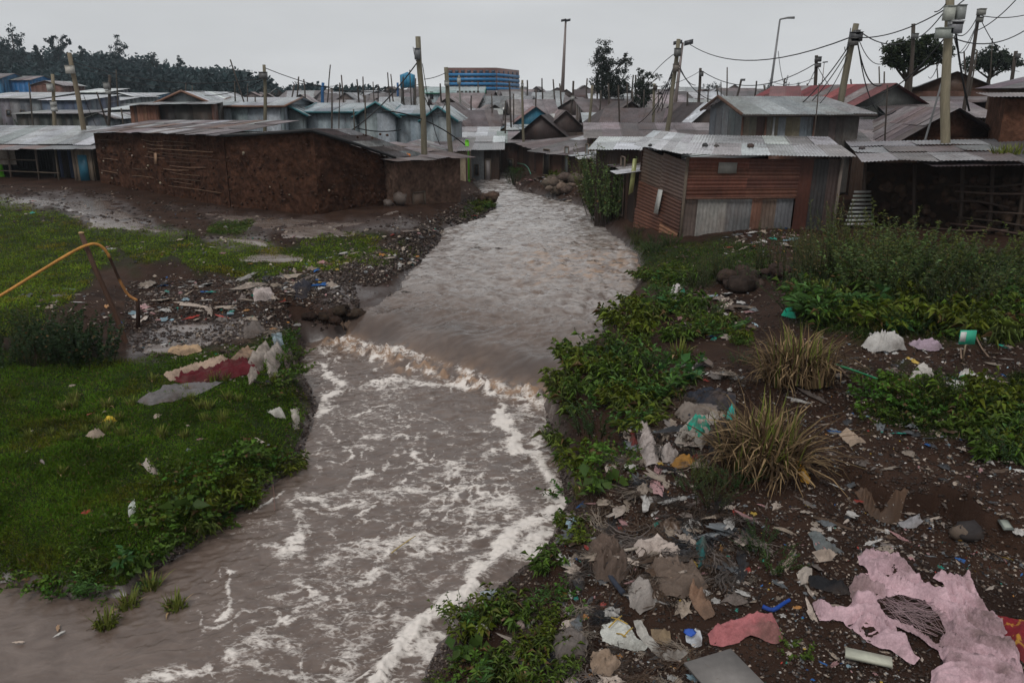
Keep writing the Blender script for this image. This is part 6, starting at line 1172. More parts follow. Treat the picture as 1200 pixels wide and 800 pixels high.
patch('herb', [(500, 790), (560, 770), (640, 775), (650, 805), (560, 830), (500, 830)], 11, .75, 'leafy weed in the lowest patch cut by the frame bottom', HB, seed=9)
patch('herb', [(612, 665), (645, 665), (655, 720), (650, 790), (625, 790)], 7, .6, 'upright young weed on the littered mud slope below the foam bend', HB, seed=10)
patch('lowherb', [(665, 690), (690, 690), (690, 730), (668, 730)], 2, .6, 'tiny yellow-green weed near the black bag', HB, seed=11)
patch('fine', [(795, 555), (850, 548), (868, 575), (860, 605), (810, 590)], 4, .62, 'round bush of small pale green leaves below the second dry reed clump', 'small leaved bushes on the rubbish slope', name='bush', cat='bush', seed=12)
patch('fine', [(885, 640), (915, 640), (920, 668), (885, 668)], 2, .5, 'small dark green bush standing alone in the littered earth', 'small leaved bushes on the rubbish slope', name='bush', cat='bush', seed=13)
plant('lowherb', 930, 765, .5, 'tiny sprig beside the rose cloth', 'weed', 'weed'); plant('fine', 762, 432, .55, 'loose bush between the green mass and first dry reed clump', 'bush', 'bush'); plant('fine', 868, 425, .5, 'low grey-green bush just left of the upper dry reed clump' .replace('left of', 'beside'), 'bush', 'bush')
patch('herb', [(845, 385), (885, 385), (880, 405), (850, 405)], 4, .6, 'small leafy weed behind the upper dry reed clump', HB, seed=14)
patch('lowherb', [(1015, 450), (1090, 450), (1100, 475), (1100, 500), (1020, 495)], 12, .9, 'low weed in the patch at the foot of the green rod', HB, seed=15)
patch('herb', [(1105, 470), (1200, 460), (1260, 480), (1260, 540), (1160, 545), (1150, 510)], 20, .85, 'leafy weed in the patch beside the white and green wrapper', HB, seed=16)
patch('herb', [(940, 352), (1010, 345), (1100, 350), (1230, 330), (1240, 395), (1150, 398), (1060, 388), (960, 380)], 60, 1.25, 'leafy weed in the long low thicket before the stick shed', HB, seed=17)
patch('fine', [(1080, 335), (1240, 325), (1240, 360), (1100, 370)], 16, 1.5, 'bushy weed in the low thicket under the lashed sticks', HB, seed=18)
for px, py, s, k, zs, lab in [(1042, 347, .8, 'tallbush', 1.0, 'largest rounded green bush in front of the dark stick shed'), (1008, 343, .62, 'tallbush', .8, 'bush leaning against the largest green bush'), (1082, 348, .6, 'tallbush', .75, 'bush between the largest green bush and lashed sticks'), (1130, 345, .5, 'tallbush', .6, 'low wide bush under the lashed sticks'), (1185, 350, .55, 'tallbush', .5, 'low bush under the lashed sticks at the frame edge'), (930, 335, 1.5, 'weed', 1.15, 'tall wispy brown-green weed below the slatted panel'), (958, 340, 1.75, 'weed', 1.25, 'tallest feathery weed beside the slatted panel'), (900, 325, 1.1, 'weed', .9, 'wispy weed near the litter heap under the rust red shack'), (978, 342, 1.6, 'weed', .9, 'dark weedy clump under the leaning sticks'),
    (848, 328, 1.1, 'weed', 1.1, 'dark upright weed in the grass below the grey patched front'), (830, 325, .9, 'weed', 1.0, 'thin brown weed stems beside the grassy bank'), (868, 332, .9, 'fine', 1.3, 'small bush by the brown earth lump'), (942, 298, .34, 'tallbush', .9, 'green bush against the corner of the rust red shack'), (1028, 354, .55, 'tallbush', .8, 'lower front part bush touching the largest green bush'), (1062, 342, .6, 'tallbush', 1.0, 'taller bush just behind the largest green bush'), (965, 322, .55, 'tallbush', .9, 'leafy bush below the slatted panel')]:
    plant(k, px, py, s, lab, 'bush' if k in ('fine', 'tallbush') else 'weed', 'bush' if k in ('fine', 'tallbush') else 'weed', zs=zs)
for px, py, s, lab in [(968, 372, 1.0, 'large-leaved plant below the orange scrap'), (1045, 385, .9, 'large-leaved plant in front of the thicket'), (1000, 365, .8, 'second large-leaved plant nearer the tall feathery weed'), (1135, 372, .8, 'large-leaved plant deep in the thicket under the lashed sticks')]: plant('bigleaf', px, py, s, lab, 'plant', 'leafy_plant')
for px, py, s, lab in [(935, 448, 1.0, 'upper dry reed clump with green tips, beside the green rod'), (893, 548, 1.0, 'lower dry reed clump leaning over the dark rags')]:
    q = GP(px, py); root = empty('reed_clump', q, lab, 'reed clump'); root.scale = (s, s, s)
    for i, (dx, dy, r, sc) in enumerate([(0, 0, 0, 1.0), (-.22, .1, 1.7, .8), (.22, -.06, 3.2, .85), (.05, .22, 4.4, .9)]): o = bpy.data.objects.new('blade_tuft', REED[i % 3]); COL.objects.link(o); o.parent = root; o.location = (dx, dy, 0); o.rotation_euler = (.25 * math.sin(r * 3 + px), .3 * math.cos(r * 2 + px), r); o.scale = (sc,) * 3
patch('tallbush', [(696, 240), (722, 250), (722, 262), (700, 262)], 3, .8, 'dark bush hanging over the water by the brown channel shack', 'dark bushes by the channel shack', name='bush', cat='bush', zs=1.4, seed=20)
patch('fine', [(735, 265), (790, 285), (760, 300), (738, 290)], 6, .8, 'low bush at the water corner of the rust red shack', 'dark bushes by the channel shack', name='bush', cat='bush', seed=21)
# left bank
patch('darkbush', [(-30, 400), (30, 395), (80, 400), (125, 408), (120, 425), (60, 432), (-30, 436)], 9, .62, 'dark straggly bush caught with rags around the leaning post', 'dark bushes around the leaning post', name='bush', cat='bush', seed=22)
patch('weed', [(20, 400), (110, 395), (110, 415), (20, 420)], 4, .55, 'thin brown-stemmed weed sticking out of the dark bushes', HB, seed=28)
patch('lowherb', [(185, 560), (260, 530), (330, 540), (300, 590), (235, 640), (160, 650), (150, 610)], 46, 1.0, 'low leafy weed on the grass edge above the brown water', HB, seed=23)
patch('herb', [(190, 600), (290, 570), (300, 592), (240, 636), (180, 660)], 16, .62, 'drooping weed at the grass edge above the brown water', HB, seed=24)
patch('lowherb', [(-30, 670), (90, 680), (80, 700), (-30, 692)], 12, .7, 'low weed where the grass bank meets the still water', HB, seed=29)
patch('herb', [(80, 655), (170, 660), (150, 695), (80, 695)], 9, .5, 'weed at the lowest tip of the grassy bank', HB, seed=25)
patch('lowherb', [(300, 400), (350, 392), (358, 430), (350, 470), (310, 470)], 12, .8, 'low weed on the rag-strewn clod at the ledge', HB, seed=26)
patch('lowherb', [(60, 690), (150, 700), (120, 720), (70, 715)], 5, .55, 'half drowned weed off the tip of the grassy bank', 'half drowned weeds', seed=27, river_ok=True)
for px, py, lab in [(150, 712, 'drowned tuft with long blades standing in still brown water'), (125, 735, 'drowned arching sprout, farthest out in the still water'), (178, 690, 'drowned tuft nearest the grass tip'), (205, 715, 'single drowned sprout with one long leaf, toward the foam')]:
    q = P(px, py, .0); plant('tuft', 0, 0, .8, lab, 'weed', 'weed', pt=q); plant('herb', 0, 0, .35, lab + ', leafy part', 'weed', 'weed', pt=q)
patch('tuft', [(60, 560), (300, 500), (340, 440), (150, 440), (10, 500)], 30, .55, 'longer grass tuft on the smooth green bank', 'longer grass tufts on the green bank', name='grass_tuft', cat='grass tuft', seed=30)
for px, py, lab in [(348, 545, 'leafy weed standing in the water edge below the green bank'), (338, 552, 'second weed at the water edge below the green bank'), (300, 545, 'pale broad sprout on the green bank edge')]: plant('herb', px, py, .6, lab, 'weed', 'weed')
patch('darkbush', [(-20, 160), (110, 160), (110, 166), (-20, 166)], 7, 1.6, 'dark scrub bush between the open stall and dark row houses', 'scrub behind the stall', name='bush', cat='bush', seed=31)
patch('herb', [(590, 188), (606, 186), (606, 207), (597, 210)], 7, 1.3, 'bright weed on the grassy islet at the channel bend', HB, seed=32)
patch('darkbush', [(590, 210), (603, 212), (604, 222), (592, 222)], 2, .7, 'small dark bush at the point of the channel bend', 'small bushes at the channel bend', name='bush', cat='bush', seed=33)
patch('herb', [(640, 207), (664, 207), (662, 215), (642, 215)], 5, 1.0, 'weed on the bank beside the low dark shack', HB, seed=34)
patch('herb', [(555, 240), (582, 238), (582, 250), (550, 256)], 6, .8, 'weed on the crumbling bank below the small bend hut', HB, seed=35)
q = PY(1187, 180, 21); 
for dx in (0, .25, -.2): o = plant('tuft', 0, 0, 1.6, 'grassy tuft sprouting over the flat black sheets at the frame edge', 'grass tuft', 'grass_tuft', group='tufts over the flat black sheets', pt=np.array([q[0] + dx, 21.2, Zp(187, 21)]))
print('plants done')
# ================= litter =================
def draped(name, label, cat, poly, col, holes=(), lift=.03, wr=.05, cell=.022, ang=.6, fold=7, stripes=None, group=None, edge=.05, sub=None, z=None, seed=0, mt='cloth', patchcol=None, water=False):
    f = (lambda p: P(*p, 0.0)) if water else (lambda p: GP(*p))
    Wp = np.array([f(p)[:2] for p in poly]); Hs = [np.array([GP(*p)[:2] for p in h]) for h in holes]; lo, hi = Wp.min(0), Wp.max(0)
    nx = max(4, int((hi[0] - lo[0]) / cell)); ny = max(4, int((hi[1] - lo[1]) / cell)); X, Y = np.meshgrid(np.linspace(lo[0], hi[0], nx), np.linspace(lo[1], hi[1], ny), indexing='ij')
    jx = X + .012 * fbm(X * 9, Y * 9, 2, seed + 5); jy = Y + .012 * fbm(X * 9 + 40, Y * 9, 2, seed + 6); sd = sdist(jx, jy, Wp)
    for h in Hs: sd = np.minimum(sd, -sdist(jx, jy, h))
    g = np.zeros_like(X) + .01 if water else G(X.ravel(), Y.ravel()).reshape(X.shape); ca, sa = math.cos(ang), math.sin(ang); wx = .25 * fbm(X * 2, Y * 2, 2, seed + 9)
    u = (X * ca + Y * sa + wx); v = (-X * sa + Y * ca + wx)
    w1 = .12 * fbm(X * 5, Y * 5, 2, seed + 12); fo = np.clip(1 - np.abs(fbm(u * fold * .13 + w1, v * fold * .75 + w1 * 3, 2, seed)) * 4.0, -.3, 1) * .85 + .16 * (1 - np.abs(fbm(u * fold * .9, v * fold * 2.6, 2, seed + 2)) * 3.0) + .35 * fbm(X * 2.4, Y * 2.4, 2, seed + 3)
    e = np.clip(sd / edge, 0, 1); cr1 = np.clip(1 - np.abs(fbm(u * 2.2 + w1 * 4, v * 7 + w1 * 6, 2, seed + 31)) * 7, 0, 1); cr2 = np.clip(1 - np.abs(fbm(u * 5 - v * 3, v * 4 + u * 2, 2, seed + 32)) * 8, 0, 1); Z = g + .008 + e * (lift * .7 + wr * np.clip(fo, -.3, 1.3) + .034 * cr1 + .018 * cr2)
    near = (sd < cell * .45) & (sd > -cell * 1.6); X = X + 0; Y = Y + 0; bd = np.full(X.shape, 1e9); bx = X.copy(); by = Y.copy()
    for ring in [Wp] + Hs:
        for i_ in range(len(ring)):
            p, q = ring[i_], ring[(i_ + 1) % len(ring)]; d_ = q - p; t = np.clip(((jx - p[0]) * d_[0] + (jy - p[1]) * d_[1]) / ((d_ ** 2).sum() + 1e-9), 0, 1); nx_ = p[0] + d_[0] * t; ny_ = p[1] + d_[1] * t
            dd = np.hypot(jx - nx_, jy - ny_); m_ = dd < bd; bd = np.where(m_, dd, bd); bx = np.where(m_, nx_ - (jx - X), bx); by = np.where(m_, ny_ - (jy - Y), by)
    X = np.where(near, bx, X); Y = np.where(near, by, Y); Z = np.where(near, g + .012 + .25 * wr * np.clip(fo, 0, 1), Z)
    V = np.stack([X, Y, Z], -1); k = sd > -cell * 1.0; kf = k[:-1, :-1] & k[1:, :-1] & k[:-1, 1:] & k[1:, 1:]; i, j = np.meshgrid(np.arange(nx - 1), np.arange(ny - 1), indexing='ij'); a = (i * ny + j)[kf]
    Q = np.stack([a, a + ny, a + ny + 1, a + 1], 1)
    if len(Q) == 0: print('EMPTY', label); return None
    idx, inv = np.unique(Q, return_inverse=True); Q = inv.reshape(-1, 4); C = np.ones((nx, ny, 3)) * np.array(col); st_ = sstep(.12, .42, fbm(X * 2.2 + seed, Y * 2.2, 4, seed + 21))[..., None] * .6; C = C * (1 - st_) + np.array((.10, .07, .055)) * st_
    if stripes is not None: C = C * stripes(u, v)[..., None] if not patchcol else np.where(stripes(u, v)[..., None] > .5, np.array(patchcol), C)
    me = npmesh(name, V.reshape(-1, 3)[idx], Q=Q, col=C.reshape(-1, 3)[idx], mat=M[mt], smooth=True); o = link(name, me); c = Wp.mean(0); recenter(o, (c[0], c[1], float(g.mean()))); return tag(o, label, cat, group)
PINK = (.46, .31, .34)
pk = draped('cloth', 'large torn pale pink cloth spread with holes over the dark earth', 'cloth', [(1004, 655), (1025, 650), (1052, 650), (1068, 668), (1085, 688), (1108, 694), (1118, 712), (1108, 690), (1093, 678), (1100, 673), (1112, 680), (1136, 680), (1148, 708), (1172, 730), (1192, 765), (1205, 815), (1088, 815), (1092, 790), (1106, 782), (1098, 765), (1066, 744), (1042, 733), (1056, 750), (1078, 775), (1070, 782), (1030, 760), (985, 730), (960, 728), (952, 710), (958, 707), (975, 719), (998, 708), (994, 690), (1004, 676), (1018, 672), (1008, 664)], PINK,
       holes=[[(1026, 704), (1050, 697), (1080, 704), (1100, 722), (1108, 740), (1100, 757), (1070, 738), (1040, 727)]], lift=.02, wr=.10, cell=.014, ang=-.8, fold=9, edge=.04, seed=3)
gz_ = MB()
for k in range(70):
    u = RS.rand(); a = GP(1026 + 34 * RS.rand(), 700 + 26 * RS.rand()); b = GP(1078 + 32 * RS.rand(), 712 + 40 * RS.rand()) ; m_ = lerp(a, b, .5) + RS.normal(size=3) * (.05, .05, .01)
    for q in (a, m_, b): q[2] = G1(q[0], q[1]) + RS.uniform(.03, .07)
    gz_.tube([a, m_, b], .0018, jc((.30, .21, .22), .3), 4)
o = gz_.build('frayed_thread', M['cloth']); o.parent = pk; o.location = -Vector(pk.location)
draped('cloth', 'dusty rose cloth lying in soft folds beside the blue rope', 'cloth', [(829, 745), (838, 738), (850, 730), (872, 724), (892, 721), (908, 727), (918, 748), (912, 756), (896, 752), (880, 747), (866, 754), (846, 759), (832, 756)], (.36, .125, .13), lift=.05, wr=.06, cell=.014, ang=.25, fold=6, seed=11)
draped('cloth', 'crimson cloth with yellow flower blots, at the frame edge', 'cloth', [(1160, 722), (1178, 724), (1215, 730), (1215, 790), (1195, 775), (1180, 750)], (.16, .012, .018), lift=.02, wr=.03, cell=.016, seed=13, stripes=lambda u, v: (fbm(u * 14, v * 14, 2, 55) > .22) * 1., patchcol=(.40, .20, .03))
sk = draped('sack', 'white woven sack with a faded yellow mark, near the lower rag heap', 'sack', [(703, 742), (706, 733), (715, 728), (728, 727), (738, 735), (747, 750), (760, 758), (755, 764), (738, 763), (718, 758), (706, 753)], (.50, .50, .46), lift=.07, wr=.03, cell=.014, ang=.3, fold=3, edge=.06, seed=17)
mk_ = MB()
for a, b in (((713, 746), (728, 732)), ((716, 734), (735, 742)), ((730, 757), (741, 746)), ((722, 753), (733, 757))):
    A_, B_ = GP(*a), GP(*b); A_[2] += .10; B_[2] += .10; mk_.tube([A_, lerp(A_, B_, .5) + (0, 0, .01), B_], .008, (.36, .24, .06), 4)
o = mk_.build('printed_mark', M['cloth']); o.parent = sk; o.location = -Vector(sk.location)
draped('cloth', 'long grey-white twisted rag trailing from the yellow marked sack', 'cloth', [(742, 728), (752, 730), (762, 748), (775, 760), (790, 765), (803, 763), (806, 770), (795, 776), (778, 776), (770, 770), (757, 758), (747, 745)], (.36, .34, .31), lift=.04, wr=.06, cell=.013, ang=-.7, seed=19)
draped('cloth', 'stiff tan paper sheet between the sack and blue-white packet', 'paper', [(762, 738), (785, 740), (788, 752), (780, 758), (765, 750)], (.22, .16, .10), lift=.05, wr=.015, cell=.014, seed=21)
pc_ = draped('packet', 'white packet with a round blue mark, on the earth by the rose cloth', 'packet', [(803, 745), (808, 739), (821, 740), (823, 758), (815, 760), (804, 752)], (.52, .54, .57), lift=.06, wr=.02, cell=.012, seed=23)
mk_ = MB(); A_ = GP(807, 749) + (0, -.02, .09); mk_.rock(A_, .05, (.02, .08, .38), flat=.25); o = mk_.build('blue_mark', M['paint']); o.parent = pc_; o.location = -Vector(pc_.location)
draped('cloth', 'cream cloth sheet draped over the top of the brown rag heap', 'cloth', [(741, 640), (758, 634), (778, 634), (797, 645), (800, 655), (785, 652), (765, 650), (748, 654)], (.42, .35, .31), lift=.06, wr=.05, cell=.014, seed=25)
draped('plastic_sheet', 'clear grey plastic bag half filled, beside yellow scraps under the earth step', 'plastic bag', [(1052, 610), (1062, 603), (1076, 603), (1082, 612), (1074, 620), (1058, 620)], (.27, .26, .27), lift=.06, wr=.03, cell=.013, seed=27)
draped('cloth', 'yellow plastic strip stuck in the roots of the lower reed clump', 'plastic strip', [(929, 541), (937, 541), (950, 562), (948, 568), (938, 566)], (.52, .26, .02), lift=.06, wr=.02, cell=.014, seed=29)
draped('cloth', 'ochre crumpled rag by the round pale bush', 'cloth', [(785, 546), (792, 538), (803, 533), (816, 543), (806, 548), (793, 550)], (.26, .13, .03), lift=.05, wr=.05, cell=.014, seed=31)
draped('plastic_sheet', 'bright teal-green torn sheet on the pale sacking beside the lower reed clump', 'plastic sheet', [(800, 508), (810, 498), (830, 496), (833, 508), (822, 520), (812, 514)], (.01, .26, .18), lift=.1, wr=.07, cell=.014, seed=33)
draped('plastic_sheet', 'small turquoise sheet caught in the top of the lower reed clump', 'plastic sheet', [(850, 492), (854, 478), (861, 478), (862, 494)], (.01, .30, .27), lift=.1, wr=.05, cell=.014, seed=35)
draped('sacking', 'pale dirty sacking hanging over the edge beside the lower reed clump', 'sack', [(790, 520), (796, 508), (812, 496), (840, 490), (848, 495), (830, 500), (834, 512), (822, 528), (806, 516), (798, 528)], (.27, .24, .21), lift=.07, wr=.08, cell=.014, seed=37)
draped('cloth', 'black rag bundle under the lower reed clump', 'rag', [(828, 512), (845, 500), (858, 505), (856, 530), (840, 540), (830, 532)], (.015, .016, .02), lift=.14, wr=.08, cell=.016, seed=39)
draped('cloth', 'dark navy plastic spread above the lower reed clump', 'plastic sheet', [(800, 462), (830, 456), (862, 462), (862, 478), (838, 480), (815, 474)], (.022, .025, .035), lift=.04, wr=.04, cell=.018, seed=41)
draped('cloth', 'grey-brown sacking spread under the navy plastic', 'sack', [(790, 486), (800, 474), (835, 480), (850, 486), (825, 492), (800, 496)], (.17, .14, .12), lift=.04, wr=.05, cell=.018, seed=43)
draped('cloth', 'pale rag lying uphill of the navy plastic', 'rag', [(787, 448), (795, 432), (812, 430), (822, 434), (806, 438), (798, 452)], (.42, .38, .36), lift=.03, wr=.05, cell=.018, seed=45)
draped('cloth', 'white rag with peaked fold at the edge of the thicket', 'cloth', [(1008, 408), (1022, 400), (1034, 394), (1046, 396), (1054, 405), (1064, 411), (1030, 414)], (.42, .40, .38), lift=.10, wr=.10, cell=.02, seed=47)
draped('cloth', 'mauve cloth next to the peaked white rag', 'cloth', [(1064, 404), (1080, 401), (1094, 399), (1104, 408), (1100, 413), (1075, 411)], (.33, .25, .30), lift=.06, wr=.08, cell=.02, seed=49)
draped('cloth', 'off-white rag with a purple end, alone on bare earth', 'cloth', [(1064, 446), (1072, 434), (1082, 429), (1092, 432), (1094, 444), (1080, 440), (1072, 448)], (.38, .35, .32), lift=.05, wr=.07, cell=.02, seed=51)
wr_ = draped('wrapper', 'white printed wrapper with green block, spread on the weedy patch', 'wrapper', [(1108, 448), (1120, 450), (1126, 436), (1136, 438), (1150, 446), (1160, 447), (1156, 460), (1140, 466), (1124, 464)], (.46, .45, .42), lift=.05, wr=.05, cell=.018, seed=53)
mk_ = MB(); 
for (a, b) in (((1124, 453), (1133, 451)),): A_, B_ = GP(*a), GP(*b); A_[2] += .12; B_[2] += .12; mk_.tube([A_, B_], .03, (.01, .2, .08), 4)
o = mk_.build('green_block', M['cloth']); o.parent = wr_; o.location = -Vector(wr_.location)
draped('plastic_bag', 'black plastic bag flattened on the weedy patch by the printed wrapper', 'plastic bag', [(1152, 452), (1168, 446), (1174, 456), (1168, 468), (1156, 466)], (.012, .012, .014), lift=.05, wr=.06, cell=.018, seed=55)
draped('plastic_bag', 'black crumpled plastic near the pale pink cloth', 'plastic bag', [(945, 678), (958, 674), (975, 682), (992, 688), (998, 698), (980, 698), (962, 692), (948, 688)], (.012, .012, .014), lift=.05, wr=.05, cell=.014, seed=57)
draped('cloth', 'dirty white rag beside the black crumpled plastic', 'rag', [(933, 672), (942, 664), (952, 667), (950, 682), (938, 688)], (.36, .31, .27), lift=.03, wr=.05, cell=.014, seed=59)
draped('cloth', 'blue-grey flat scrap with a worn sole in the open earth', 'scrap', [(946, 625), (962, 624), (972, 640), (986, 645), (975, 650), (958, 648)], (.11, .12, .12), lift=.03, wr=.03, cell=.014, seed=61)
draped('cloth', 'pale tan rag under the blue-grey scrap', 'rag', [(951, 648), (968, 645), (982, 650), (974, 658), (960, 660)], (.34, .27, .22), lift=.03, wr=.03, cell=.014, seed=63)
draped('cloth', 'tan torn paper uphill of the earth step', 'paper', [(983, 510), (992, 502), (1000, 508), (1015, 520), (1004, 521), (996, 526)], (.32, .24, .18), lift=.03, wr=.05, cell=.016, seed=65)
draped('trousers', 'brown twisted trousers below the dark earth step', 'trousers', [(1001, 578), (1009, 573), (1020, 582), (1032, 598), (1043, 597), (1040, 584), (1050, 576), (1064, 577), (1060, 590), (1054, 605), (1040, 614), (1022, 608), (1010, 592)], (.085, .05, .032), lift=.06, wr=.11, cell=.013, ang=1.0, fold=7, seed=151)
draped('cloth', 'maroon cloth knotted along the grass near the rag-strewn clod', 'cloth', [(196, 444), (230, 437), (262, 430), (285, 424), (300, 428), (306, 440), (288, 440), (262, 446), (232, 450), (210, 450)], (.085, .010, .014), lift=.06, wr=.09, cell=.02, ang=.2, seed=67)
draped('plastic_sheet', 'grey wet plastic sheet dragged over the grass under the maroon cloth', 'plastic sheet', [(160, 472), (180, 460), (205, 450), (240, 450), (262, 448), (240, 460), (200, 472), (175, 476)], (.14, .13, .13), lift=.02, wr=.035, cell=.02, ang=.2, seed=69, mt='cloth')
draped('cloth', 'pinkish rag strip between grey plastic and maroon cloth', 'rag', [(192, 440), (215, 434), (245, 424), (268, 420), (262, 428), (225, 440), (200, 448)], (.34, .25, .19), lift=.05, wr=.06, cell=.02, seed=71)
draped('cloth', 'tan sheet lying flat on grass beside the puddle', 'cloth', [(193, 412), (205, 409), (235, 406), (237, 412), (218, 418), (205, 416)], (.38, .26, .16), lift=.05, wr=.04, cell=.02, seed=73)
for k, (poly, c, lab) in enumerate([([(288, 430), (300, 412), (312, 400), (318, 412), (308, 432), (300, 446), (292, 452)], (.27, .23, .20), 'whitish shredded rag hanging down the clod beside the maroon end'), ([(308, 420), (322, 404), (332, 412), (326, 440), (316, 446)], (.30, .26, .23), 'second whitish shredded rag hanging on the clod'), ([(268, 424), (290, 408), (300, 412), (290, 422), (276, 430)], (.24, .16, .11), 'tan folded rag above the maroon cloth'),
    ([(318, 392), (330, 390), (334, 408), (322, 408)], (.30, .38, .42), 'pale blue plastic scrap on the top of the clod'), ([(330, 412), (340, 408), (346, 425), (336, 436)], (.16, .12, .11), 'dark brown rag on the water side of the clod'), ([(285, 385), (300, 380), (312, 388), (300, 396), (286, 398)], (.12, .10, .09), 'bundled brown roots and rags behind the clod'), ([(340, 480), (350, 478), (352, 500), (344, 505)], (.38, .34, .3), 'white tatters on the green bank edge near the water'), ([(312, 482), (330, 480), (336, 492), (322, 490)], (.42, .4, .36), 'white torn strip hanging on the green bank'),
    ([(120, 494), (135, 491), (138, 495), (124, 498)], (.55, .38, .04), 'yellow wrapper on the smooth green bank'), ([(150, 595), (158, 586), (160, 600), (152, 608)], (.42, .44, .4), 'white-grey bottle flattened in the leafy edge'), ([(165, 545), (176, 542), (188, 556), (178, 558)], (.36, .31, .27), 'greyish crumpled rag low on the green bank'), ([(100, 512), (118, 507), (124, 511), (108, 516)], (.28, .22, .17), 'tan scrap beneath the yellow wrapper')]):
    draped('rag', lab, 'rag', poly, c, lift=.05, wr=.07, cell=.02, ang=1.4, seed=80 + k)
bg_ = draped('plastic_bag', 'white plastic bag with a green corner on the bank above leafy weeds', 'plastic bag', [(782, 352), (786, 342), (796, 339), (802, 346), (803, 354), (790, 356)], (.50, .46, .46), lift=.16, wr=.05, cell=.02, seed=99)
draped('plastic_sheet', 'small green plastic flap on the white bag', 'plastic sheet', [(794, 352), (798, 344), (804, 347), (803, 355)], (.01, .30, .2), lift=.2, wr=.03, cell=.016, seed=101)
draped('plastic_sheet', 'green plastic flap caught beside the upper reed clump', 'plastic sheet', [(915, 370), (922, 361), (932, 366), (933, 374), (924, 373)], (.01, .33, .2), lift=.1, wr=.06, cell=.016, seed=103)
for k, (poly, c, lab) in enumerate([([(384, 372), (394, 366), (402, 376), (404, 392), (396, 390), (390, 380)], (.17, .11, .075), 'brown fibrous rag hanging over the dark earth lip at the ledge'), ([(402, 380), (410, 378), (418, 388), (408, 394)], (.11, .075, .055), 'second brown rag beside the ledge lip'), ([(342, 338), (356, 330), (366, 338), (360, 350), (346, 352)], (.03, .03, .04), 'black plastic bag bunched in the heap ending the upper grass strip'), ([(296, 345), (308, 340), (322, 346), (312, 354), (298, 354)], (.40, .34, .32), 'pale cloth lump at the side of the puddle'),
    ([(690, 640), (710, 630), (730, 640), (740, 665), (725, 690), (700, 680), (688, 660)], (.10, .07, .055), 'dark brown matted rag across the upper rag heap'), ([(760, 665), (785, 655), (815, 665), (830, 690), (800, 705), (770, 700)], (.13, .095, .075), 'broad brown rag folded under the cream sheet'), ([(735, 690), (750, 682), (765, 690), (768, 712), (750, 722), (738, 712)], (.27, .24, .22), 'greyish shredded rag in the middle of the rag heap'), ([(800, 690), (812, 684), (828, 700), (838, 722), (826, 728), (812, 710)], (.20, .12, .08), 'reddish brown twisted rag strip down the rag heap'),
    ([(815, 640), (822, 632), (830, 640), (828, 660), (818, 668)], (.015, .09, .09), 'dark teal cloth tatter on top of the rag heap'), ([(745, 505), (760, 498), (768, 520), (772, 545), (756, 548), (748, 525)], (.36, .31, .29), 'whitish shredded cloth in the dull heap'), ([(770, 530), (782, 522), (796, 534), (790, 545), (776, 544)], (.30, .26, .24), 'crumpled whitish rag beneath the shredded cloth'), ([(735, 510), (742, 506), (748, 522), (740, 528)], (.14, .02, .02), 'dull red rag at the edge of the dull heap'), ([(640, 760), (665, 745), (690, 752), (685, 775), (655, 785)], (.13, .11, .10), 'grey-brown rag on the lowest muddy slope'), ([(690, 770), (712, 765), (728, 780), (715, 795), (695, 792)], (.25, .18, .13), 'tan rag on the lowest muddy slope near the frame bottom')]):
    draped('rag', lab, 'rag', poly, c, lift=.05, wr=.10, cell=.015, ang=.5 + k, fold=9, seed=200 + k)
# rods, sticks, hose
def rod(pts, r, col, label, name='stick', cat='stick', off=.05, group=None, water=False, mt='wood'):
    q = []
    for p in pts: a = P(*p, .04) if water else GP(*p); a[2] += off; q.append(a)
    m = MB(); m.tube(smoothpts(q, 3), r, col, 6, r2=r * .7, wob=.08); o = m.build(name, M[mt]); recenter(o, q[0]); return tag(o, label, cat, group)
rod([(976, 430), (1003, 439), (1028, 448)], .018, (.02, .24, .10), 'green rod lying on bare earth beside the upper reed clump', 'rod', 'rod', mt='paint'); rod([(972, 428), (982, 434), (990, 441)], .018, (.3, .2, .15), 'tan stick crossing the end of the green rod')
rod([(459, 650), (472, 640), (487, 630)], .009, (.4, .3, .12), 'thin yellow straw floating on the foamy pool', 'straw', 'straw', water=True, off=.03); rod([(322, 600), (320, 570), (312, 555)], .006, (.2, .12, .1), 'thin brown twig in the water below the green bank', water=True, off=.03)
rod([(565, 210), (580, 202), (598, 200), (615, 204), (622, 216)], .03, (.03, .16, .10), 'green hose arching over the channel bend', 'hose', 'hose', off=.5, mt='paint')
rod([(1143, 398), (1150, 412), (1158, 422)], .014, (.2, .14, .1), 'short bare stick by the weedy patch'); rod([(1125, 412), (1126, 424)], .015, (.25, .17, .12), 'little stake under the green label card'); 
m = MB(); q = GP(1128, 424); m.box(q[0] - .1, q[1] - .01, q[2] + .26, q[0] + .12, q[1] + .01, q[2] + .46, (.03, .32, .2)); m.box(q[0] - .1, q[1] - .015, q[2] + .30, q[0] - .02, q[1] - .01, q[2] + .44, (.5, .5, .48)); m.tube([q, q + (0, 0, .3)], .012, (.2, .15, .1), 5); o = m.build('card', M['paint']); recenter(o, q); tag(o, 'green and white card upright on its stake near the mauve cloth', 'card')
rod([(893, 716), (905, 720), (918, 712), (925, 708)], .022, (.01, .05, .25), 'blue rope above the rose cloth', 'rope', 'rope', mt='cloth'); rod([(730, 700), (715, 680), (712, 665)], .03, (.03, .035, .05), 'dark strap winding down the brown rag heap', 'strap', 'strap', mt='cloth')
rod([(785, 684), (792, 672), (788, 662)], .015, (.25, .18, .12), 'pale curved stick on the brown rag heap'); rod([(730, 650), (745, 647), (757, 643)], .018, (.30, .26, .22), 'pale stick poking from under the cream cloth')
